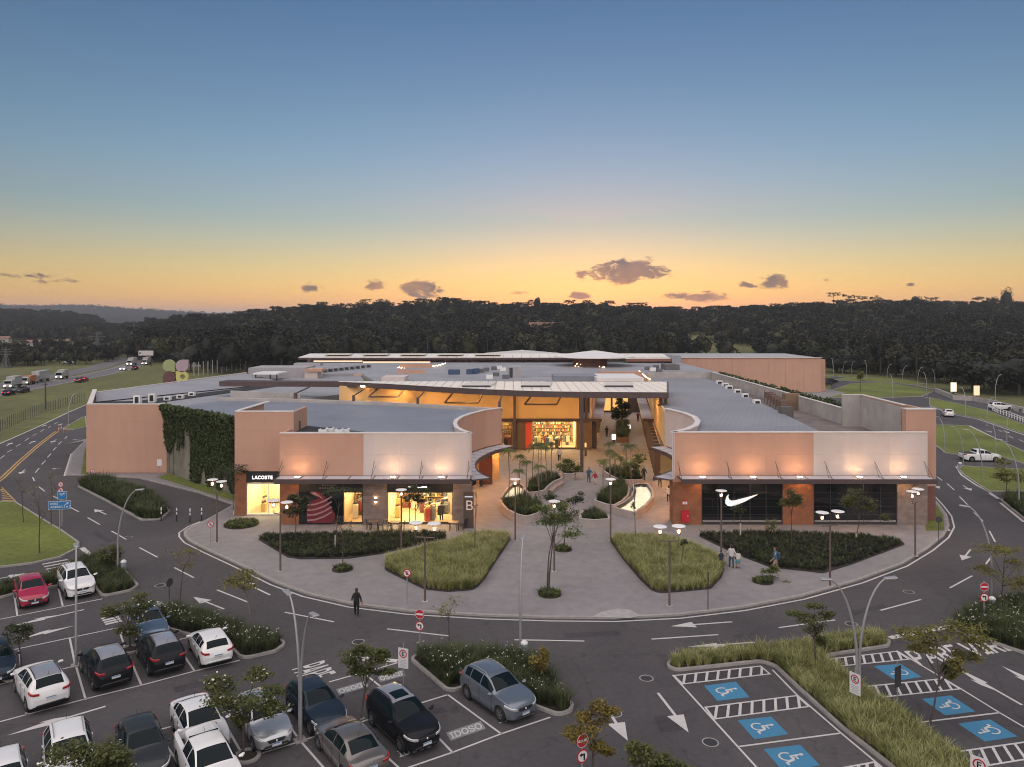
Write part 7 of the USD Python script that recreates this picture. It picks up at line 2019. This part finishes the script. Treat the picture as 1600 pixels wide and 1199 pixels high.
# ------------------------------------------------------------------ people
skin_m = mat('skin', (.36, .21, .15), rough=.6, var=.05)
def cloth(name, col):
    return mat('wear_' + name, col, rough=.9, var=.12, scale=9)

def seg(a, b, ra, rb):
    s = trimesh.creation.icosphere(1)
    v = np.vstack([s.vertices * ra + a, s.vertices * rb + b]).astype(np.float32)
    return m3.Manifold.hull_points(v.astype(np.float64))

def solid(ms, ln=.03, it=6):
    m = ms[0]
    for k in ms[1:]:
        m = m + k
    m = m.refine_to_length(ln)
    o = m.to_mesh()
    t = trimesh.Trimesh(o.vert_properties[:, :3].astype(float), o.tri_verts, process=True)
    trimesh.smoothing.filter_taubin(t, iterations=it)
    return t

def person(label, px, py, face, top, legs, hair=None, h=1.70, step=.22, arms=((.1, .15), (.1, -.15)), shorts=False, skirt=False, hairlen=.0, bag=None, backpack=None, z=None, sit=False, hat=None, carry=None, coat=False):
    """A walking or standing figure. face: heading of the gaze; step: half stride; arms: (outward, forward) swing per side."""
    z = ZP if z is None else z
    t = thing('person', label, 'person', tuple(G(px, py, z)), face)
    k = h / 1.70
    V = lambda *p: np.array(p, float) * k
    hip = .90 if not sit else .47
    pel = V(0, 0, hip)
    ch = V(.02, 0, hip + .42)
    neck = V(.02, 0, hip + .56)
    hd_ = V(.04, 0, hip + .71)
    B, TOP, LEG, SHOE = [], [], [], []
    B += [seg(hd_ + V(0, 0, .02), hd_ + V(.015, 0, -.06), .095 * k, .070 * k), seg(neck - V(0, 0, .03), hd_ - V(0, 0, .05), .052 * k, .05 * k), seg(hd_ + V(.09, 0, -.015), hd_ + V(.105, 0, -.035), .014 * k, .017 * k)]
    for s in (1, -1):
        B.append(seg(hd_ + V(-.005, s * .088, -.01), hd_ + V(-.01, s * .092, .015), .018 * k, .018 * k))
    B += [seg(pel, ch, .125 * k, .14 * k), seg(ch + V(0, .11, .02), ch + V(0, -.11, .02), .10 * k, .10 * k), seg(pel + V(0, .08, -.02), pel + V(0, -.08, -.02), .11 * k, .11 * k), seg(ch, neck, .10 * k, .055 * k)]
    TOP += [seg(pel + V(0, 0, .0), ch + V(0, 0, .02), .150 * k, .165 * k), seg(pel + V(0, .06, .02), ch + V(0, .07, 0), .132 * k, .132 * k), seg(pel + V(0, -.06, .02), ch + V(0, -.07, 0), .128 * k, .128 * k), seg(ch + V(0, .15, .03), ch + V(0, -.15, .03), .088 * k, .088 * k), seg(ch, neck - V(0, 0, .04), .115 * k, .07 * k)]
    for s, st in ((1, step), (-1, -step)):
        hp = pel + V(0, s * .09, -.04)
        if sit:
            kn, an = V(.42, s * .11, .47), V(.44, s * .11, .08)
        else:
            kn = V(st * .55 + .05, s * .095, .49)
            an = V(st, s * .09, .085 + (.05 if st < 0 else 0))
        toe = an + V(.15, 0, -.045)
        B += [seg(hp, kn, .085 * k, .055 * k), seg(kn, an, .054 * k, .038 * k), seg(an - V(.03, 0, .03), toe, .038 * k, .032 * k)]
        if shorts:
            LEG += [seg(pel + V(0, s * .07, 0), hp, .12 * k, .11 * k), seg(hp, (hp + kn * 2) / 3, .108 * k, .095 * k)]
        else:
            LEG += [seg(pel + V(0, s * .07, 0), hp, .12 * k, .105 * k), seg(hp, kn, .105 * k, .076 * k), seg(kn, an + V(0, 0, .02), .074 * k, .058 * k)]
        SHOE += [seg(an - V(.04, 0, .035), toe, .047 * k, .040 * k), seg(an, an - V(.03, 0, .04), .044 * k, .042 * k)]
        # arm, palm and five fingers
        out, fw = arms[0] if s > 0 else arms[1]
        sh = ch + V(0, s * .185, .05)
        el = sh + V(fw * .5, s * (.05 + out * .4), -.28)
        wr_ = el + V(fw * .9 + .06, s * (out * .1), -.235 + abs(fw) * .25)
        d = (wr_ - el) / np.linalg.norm(wr_ - el)
        pm = wr_ + d * .075 * k
        B += [seg(sh, el, .052 * k, .040 * k), seg(el, wr_, .040 * k, .028 * k), seg(wr_, pm, .028 * k, .036 * k)]
        fx = np.array([1.0, 0, 0]) - d * d[0]
        fx /= np.linalg.norm(fx) + 1e-9
        sd = np.cross(d, fx) * s
        for j, ln in enumerate((.070, .080, .075, .058)):
            a = pm + fx * (.027 - .018 * j) * k
            m_ = a + d * ln * .6 * k
            B += [seg(a, m_, .010 * k, .009 * k), seg(m_, m_ + (d * .7 - sd * .5) * ln * .55 * k, .009 * k, .007 * k)]
        a = wr_ + fx * .026 * k + d * .02 * k
        B += [seg(a, a + (d * .7 + fx * .6) * .055 * k, .012 * k, .009 * k)]
        TOP += [seg(sh - V(0, s * .03, 0), el, .068 * k, .054 * k)] + ([seg(el, wr_, .054 * k, .042 * k)] if coat else [])
    obj('body', solid(B, .035, 4), skin_m, t, smooth=True)
    obj('top', solid(TOP, .04, 5), top, t, smooth=True)
    if skirt:
        obj('skirt', move(lathe([(.0, .40 * k), (.13 * k, .40 * k), (.26 * k, 0), (.0, .02)], 16), (0, 0, (hip - .36) * k)), legs, t, smooth=True)
    else:
        obj('trousers' if not shorts else 'shorts', solid(LEG, .04, 5), legs, t, smooth=True)
    obj('shoes', solid(SHOE, .03, 3), mat('shoe_dark', (.03, .028, .027), var=0), t, smooth=True)
    hm = hair or mat('hair_dark', (.018, .013, .010), rough=.6, var=.1)
    hh = [seg(hd_ + V(-.02, 0, .045), hd_ + V(-.035, 0, -.005), .096 * k, .088 * k)]
    if hairlen:
        hh.append(seg(hd_ + V(-.055, 0, 0), hd_ + V(-.085, 0, -hairlen), .080 * k, .075 * k))
    obj('hair', solid(hh, .04, 3), hm, t, smooth=True)
    if z is not None and h > 1:
        ey = cat_([trimesh.creation.icosphere(1, .011 * k).apply_translation(hd_ + V(.086, s * .032, .008)) for s in (1, -1)])
        obj('eyes', ey, black_m, t)
        obj('mouth', box(*(hd_ + V(.083, 0, -.062)), .012, .045 * k, .01), mat('lip', (.25, .09, .08), var=0), t)
    if backpack:
        obj('backpack', hull([V(-.22, .10, hip + .42), V(-.22, -.10, hip + .42), V(-.24, .11, hip + .12), V(-.24, -.11, hip + .12)], .07 * k, 2), backpack, t, smooth=True)
    if bag:
        tb_ = thing('handbag', bag[1], 'bag', tuple(G(px, py, z)), face)
        c = V(-.02, -.36, .72)
        obj('bag_body', hull([c + V(.14, 0, .10), c + V(-.14, 0, .10), c + V(.16, 0, -.10), c + V(-.16, 0, -.10)], .05 * k, 2), bag[0], tb_, smooth=True)
        obj('strap', tube([c + V(.12, 0, .14), V(.02, -.22, hip + .50), c + V(-.12, 0, .14)], .012, 5), bag[0], tb_)
    return t

cb, cn_, cw_, cj = cloth('black', (.012, .012, .014)), cloth('navy', (.02, .03, .06)), cloth('white', (.5, .48, .46)), cloth('jeans', (.045, .075, .12))
cr, ct_, ck, cg, cbl = cloth('red', (.36, .03, .05)), cloth('teal', (.08, .2, .24)), cloth('khaki', (.30, .22, .17)), cloth('grey', (.12, .12, .13)), cloth('blue', (.05, .12, .18))
person('woman in black walking across the road, dark hair loose, seen from behind', 557, 962, 1.75, cb, cb, h=1.68, step=.20, hairlen=.28, coat=True, bag=(cloth('pinkbag', (.30, .17, .16)), 'dusky pink handbag at the side of the woman in black'), z=0)
person('boy in dark clothes walking beside the family at the right of the plaza', 1127, 887, 1.6, cn_, cn_, h=1.25, step=.12)
person('woman in a white top and blue jeans walking with two children', 1143, 887, 1.6, cw_, cj, h=1.68, step=.16, hairlen=.30, bag=(cn_, 'dark shoulder bag of the woman in the white top'))
person('girl with long hair and a teal skirt walking right of the woman in white', 1153, 888, 1.5, cw_, ct_, h=1.30, step=.10, skirt=True, hairlen=.30)
person('man in blue shirt and shorts with a backpack by the right groundcover bed', 1212, 894, 2.9, cbl, ck, h=1.78, step=.22, shorts=True, backpack=cj)
person('person in dark blue walking hand in hand in the middle of the court', 920, 754, -1.5, cbl, cj, h=1.70, step=.15, arms=((.4, 0), (.15, .1)))
person('child in a red jacket with pale trousers beside the person in dark blue', 930, 757, -1.5, cr, cw_, h=1.40, step=.12, coat=True, arms=((.1, .1), (.5, 0)))
person('man in dark clothes walking by the right pool wall', 1031, 761, -1.4, cb, cn_, h=1.72, step=.15)
person('woman with a pale shoulder top and dark jeans walking into the right arcade', 1045, 785, 1.5, cw_, cn_, h=1.68, step=.14, hairlen=.28, bag=(cb, 'black shoulder bag of the woman by the right brick pier'))
person('person in a long dark coat standing at the back rim of the big pool', 1006, 751, -1.5, cb, cb, h=1.55, step=.04, coat=True, z=.75, hairlen=.2)
person('man in a white shirt standing before the sports shop', 874, 721, 1.6, cw_, cb, h=1.75, step=.05)
person('person in black entering the left arcade', 752, 761, 1.4, cb, cb, h=1.72, step=.18)
person('person in black sitting at the edge of the left front planter', 837, 792, -.4, cb, cb, h=1.65, sit=True, z=.38)
person('person in dark clothes walking up the left side of the lane', 948, 683, 1.3, cb, cn_, h=1.72, step=.14)
person('person in orange light at the left lane shopfront', 934, 692, 1.3, ck, ck, h=1.70, step=.08)
person('distant person in black on the left of the lane', 929, 674, 1.3, cb, cb, h=1.70, step=.10)
person('distant person in dark red on the right of the lane', 997, 659, -1.5, cloth('wine', (.09, .02, .025)), cb, h=1.72, step=.12)
person('person in black inside the glass door of the left lit shop', 671, 814, 1.8, cb, cb, h=1.72, step=.10)
person('person in navy inside the right half of the left lit shop', 690, 814, 2.2, cn_, cb, h=1.72, step=.06)
t = thing('arcade_post', 'short lit post before the brown pier at the lane entrance', 'post light', tuple(G(915, 713, ZP)))
obj('post', box(0, 0, .6, .3, .2, 1.2), LOOKS['shop_brown'], t)
obj('lit_head', box(0, 0, 1.5, .22, .16, .55), LOOKS['recess_glow'], t)
t = thing('menu_board', 'small white lit board left of the timber planter in the lane', 'sign', tuple(G(959, 693, ZP)))
obj('board', box(0, 0, .95, .55, .12, .75), letter_on, t)
obj('stand', box(0, 0, .3, .4, .1, .56), darksteel_m, t)
t = thing('menu_board', 'small white lit board right of the timber planter in the lane', 'sign', tuple(G(983, 676, ZP)))
obj('board', box(0, 0, .95, .55, .12, .6), letter_on, t)
obj('stand', box(0, 0, .33, .4, .1, .62), darksteel_m, t)

# ------------------------------------------------------------------ woods, houses in the valley
wood = [mat('forest_leaf', (.022, .025, .015), rough=.9, var=.3, scale=.12, rand=.3, var2=.0), mat('forest_leaf_dark', (.014, .017, .012), rough=.9, var=.3, scale=.12, rand=.3), mat('forest_leaf_light', (.036, .038, .016), rough=.9, var=.3, scale=.12, rand=.3)]
trunk_m = mat('forest_trunk', (.06, .05, .042), rough=.95, var=.2)

def forest_tree(seed, h=10, w=6, n=420, low=.25, leaf=.9):
    rr = np.random.default_rng(seed)
    P = []
    for k in range(7):
        c = np.array([rr.normal(0, w * .20), rr.normal(0, w * .20), h * rr.uniform(low + .15, .86)])
        u = rr.normal(0, 1, (n // 7, 3))
        u /= np.linalg.norm(u, axis=1, keepdims=True)
        P.append(c + u * [w * .26, w * .26, h * .15] * rr.uniform(.6, 1.05, (n // 7, 1)))
    P = np.vstack(P)
    cr = leaf_cards(P, leaf, .5, 1.25, rr)
    core = trimesh.creation.icosphere(2)
    core.vertices = core.vertices * [w * .33, w * .33, h * .27] * (1 + .35 * (meshkit.noise(core.vertices * 2.2 + seed) - .5))[:, None] + [0, 0, h * .58]
    return cat_([cr, core]), tube([(0, 0, -1), (0, 0, h * .6)], [w * .035, w * .02], 6)

def araucaria(seed, h=14, w=8):
    """Umbrella-crowned pine: bare trunk and a flat dish of upswept branches."""
    rr = np.random.default_rng(seed)
    P, br = [], [tube([(0, 0, -1), (0, 0, h * .95)], [.32, .14], 6)]
    for k in range(16):
        a = 2.4 * k
        l = w / 2 * rr.uniform(.55, 1.0)
        z = h * rr.uniform(.78, .93)
        e = np.array([math.cos(a) * l, math.sin(a) * l, z + l * .18])
        br.append(tube([(0, 0, z - .3), e * [.6, .6, 1] - [0, 0, .3], e], [.10, .07, .03], 4))
        P.append(e + rr.normal(0, 1, (22, 3)) * [.62, .62, .30])
    return leaf_cards(np.vstack(P), .55, .5, 1.3, rr), cat_(br)

protos = []
for k in range(6):
    c, tr = forest_tree(100 + k, R.uniform(9, 12), R.uniform(6, 8.5), 420)
    protos.append([(c, wood[k % 3]), (tr, trunk_m)])
c, tr = araucaria(5, 13, 8)
protos.append([(c, wood[1]), (tr, trunk_m)])

def in_zone(px, y):
    """Where the wood stands: the hills ahead, the edge of the valley on the left, the slope on the right."""
    d0 = np.interp(px, [-700, 0, 140, 205, 225, 300, 330, 460, 520, 900, 1280, 1300, 1400, 1480, 1560, 1640, 1800, 2400], [290, 290, 310, 360, 330, 300, 262, 262, 330, 335, 300, 268, 240, 216, 186, 160, 150, 150])
    return y > d0
N = 26000
px = np.concatenate([rng.uniform(200, 2050, N), rng.uniform(-420, 240, 17000)])
y = np.concatenate([np.sqrt(rng.uniform(150 ** 2, 800 ** 2, N)), np.sqrt(rng.uniform(250 ** 2, 1230 ** 2, 17000))])
keep = in_zone(px, y) & (y < ridge_dist(px) + 45)
px, y = px[keep], y[keep]
x = (px - 800) / F * y
clear = meshkit.fbm(np.stack([x / 55, y / 55, 0 * x], -1), 3, 21)
valley = (px < 215) & (y < 640)
keep = np.where(valley, (clear > .57) & (x < -160 - (y - 250) * .16), clear > .39) | (y > 660)
px, y, x = px[keep], y[keep], x[keep]
scl = rng.uniform(.45, 1.2, len(x)) * np.where(y < 300, .85, 1.0) * np.where((px < 215) & (y < 640), .6, 1.0)
wd = thing('woodland', 'dark wooded hills closing the view behind the shopping centre', 'woodland', kind='stuff')
scatter('trees', wd, protos, np.column_stack([x, y, ground_z(x, y)]), rng.uniform(0, 6.28, len(x)), scl)
# far ridge: a coarser wood
N = 9000
px, y = rng.uniform(-420, 420, N), rng.uniform(2500, 3500, N)
x = (px - 800) / F * y
scatter('far_trees', wd, protos, np.column_stack([x, y, ground_z(x, y)]), rng.uniform(0, 6.28, N), rng.uniform(.9, 1.5, N))

def ridge_tree(label, px, py_top, kind, y=None, h=None, w=None, seed=1, cat='tree'):
    y = float(ridge_dist(np.array(px))) + 5 if y is None else y
    x = at(px, y)
    gz = float(ground_z(x, y))
    top = zrow(py_top, y)
    h = max(top - gz, 5)
    t = thing('pine_tree' if kind == 'pine' else 'woodland_tree', label, cat, (x, y, gz))
    c, tr = araucaria(seed, h, w or 9) if kind == 'pine' else forest_tree(seed, h, w or h * .6, 700, .2, .8)
    obj('crown', c, wood[1], t)
    obj('trunk', tr, trunk_m, t)
for i, (px_, pt, kd, w_, lb) in enumerate([(570, 466, 'pine', 10, 'flat-topped pine on the skyline, left of the pair above the left roofs'), (597, 466, 'pine', 11, 'flat-topped pine on the skyline, right of the pair above the left roofs'), (634, 469, 'pine', 7, 'small flat-topped pine on the skyline right of the pair'), (528, 474, 'tree', 4, 'single thin tree on the skyline left of the pine pair'),
                                           (838, 461, 'tree', 7, 'ragged tree standing up on the skyline near the middle'), (829, 468, 'pine', 6, 'small pine beside the ragged tree on the skyline'), (1302, 456, 'pine', 12, 'tall round-topped pine on the right skyline, left of the row'), (1327, 459, 'pine', 13, 'broad flat pine on the right skyline, second of the row'), (1347, 462, 'pine', 9, 'flat pine on the right skyline, third of the row'),
                                           (1368, 462, 'pine', 13, 'broad drooping pine on the right skyline, fourth of the row'), (1387, 467, 'pine', 7, 'small pine on the right skyline, last of the row'), (1431, 459, 'tree', 12, 'dome-shaped tree on the right skyline'), (1455, 464, 'pine', 12, 'flat pine right of the dome-shaped tree on the skyline'), (1528, 462, 'pine', 8, 'low pine on the skyline left of the tallest tree'), (1550, 463, 'pine', 10, 'flat pine close left of the tallest tree'), (1573, 448, 'tree', 13, 'tallest tree on the skyline at the right'), (1597, 473, 'tree', 6, 'small round tree on the skyline at the right edge')]):
    ridge_tree(lb, px_, pt, kd, w=w_, seed=200 + i)
for i, (px_, pt, y_, w_, lb) in enumerate([(322, 516, 262, 6, 'tall dark tree left of the clump behind the petal sign'), (341, 516, 265, 6, 'tall dark conical tree behind the pale fence posts'), (385, 508, 262, 13, 'broad dark tree left in the clump behind the left roofs'), (412, 503, 265, 14, 'broadest dark tree of the clump behind the left roofs'), (440, 508, 262, 13, 'broad dark tree right in the clump behind the left roofs'), (462, 522, 262, 10, 'lower dark tree at the right of the clump behind the left roofs'), (362, 526, 258, 9, 'low dark tree between the conical tree and the clump'),
                                           (298, 535, 268, 10, 'round dark tree right of the hoarding'), (278, 545, 275, 9, 'low round dark tree right of the highway bend'), (1318, 556, 262, 15, 'round tree at the wood edge right of the pink block'), (1520, 556, 196, 14, 'dark spreading tree at the wood edge above the poster boards'), (1560, 560, 190, 12, 'dark tree at the wood edge near the right side'), (1592, 552, 186, 13, 'tall dark tree at the wood edge at the right side')]):
    ridge_tree(lb, px_, pt, 'tree', y_, w=w_, seed=300 + i)

def house(label, px, py, w, h, wall, roof, y=400, rz=.2):
    x = at(px, y)
    t = thing('house', label, 'house', (x, y, float(ground_z(x, y))), rz)
    obj('wall', box(0, 0, h / 2, w, w * .6, h), wall, t)
    rf = trimesh.Trimesh([(-w / 2 - .3, -w * .35, h), (w / 2 + .3, -w * .35, h), (w / 2 + .3, w * .35, h), (-w / 2 - .3, w * .35, h), (-w / 2, 0, h + w * .16), (w / 2, 0, h + w * .16)], [[0, 1, 5], [0, 5, 4], [2, 3, 4], [2, 4, 5], [0, 4, 3], [1, 2, 5], [0, 3, 2], [0, 2, 1]])
    obj('roof', rf, roof, t)
    for k in (-.25, .2):
        obj('window', box(w * k, -w * .305, h * .55, w * .12, .06, h * .3), darkglass_m, t)
hw1, hw2 = mat('house_white', (.34, .31, .30), var=.15), mat('house_roof', (.22, .12, .09), var=.2)
for px_, py_, w_, y_, lb in [(4, 533, 9, 392, 'white house at the left edge under the dark hill'), (24, 541, 7, 380, 'small white house, second from the left edge'), (55, 540, 10, 385, 'wide white house left of the pylon'), (97, 537, 9, 392, 'white house with a reddish roof before the left hill'), (128, 543, 10, 372, 'long low white building beside the pylon'), (305, 537, 8, 300, 'pale low house between dark trees right of the hoarding'), (548, 492, 12, 560, 'pale house high on the wooded hill, left of middle'), (478, 495, 9, 560, 'small pale house high on the wooded hill above the rear roofs'), (850, 517, 20, 470, 'long grey roof among the trees on the hill, middle')]:
    yy = H * F / (py_ + 4 - HY) if px_ < 200 else y_
    house(lb, px_, py_, w_ * .8 * yy / 392, w_ * .3 * yy / 392, hw1, hw2, yy)

for px_, py_, lb in ((386, 1183, 'concrete tree ring in the car park by the silver hatchback'), (204, 1016, 'concrete tree ring between the black cars and the blue car'), (24, 1058, 'concrete tree ring beside the white crossover at the left'), (561, 1160, 'concrete tree ring at the foot of the fork-trunked tree behind the black cars')):
    g = G(px_, py_)
    t = thing('tree_ring', lb, 'kerb ring', tuple(g))
    obj('ring_kerb', lathe([(.42, 0), (.58, 0), (.58, .09), (.42, .09), (.42, 0)], 28), kerb_m, t)
    obj('soil', lathe([(0, 0), (.41, 0), (.41, .04), (0, .05)], 20), soil_m, t)

# ------------------------------------------------------------------ evening haze over the valley
hz = {'v': ('principled_volume', dict(color=(.74, .78, .88), density=.00013, anisotropy=0.0))}
LOOKS['haze_air'] = usdkit.material(stage, '/World/Looks/haze_air', hz, [], volume='v.volume')
obj('haze', bx(-21000, 21000, -21000, 21000, -14, 150), LOOKS['haze_air'], kind='stuff')
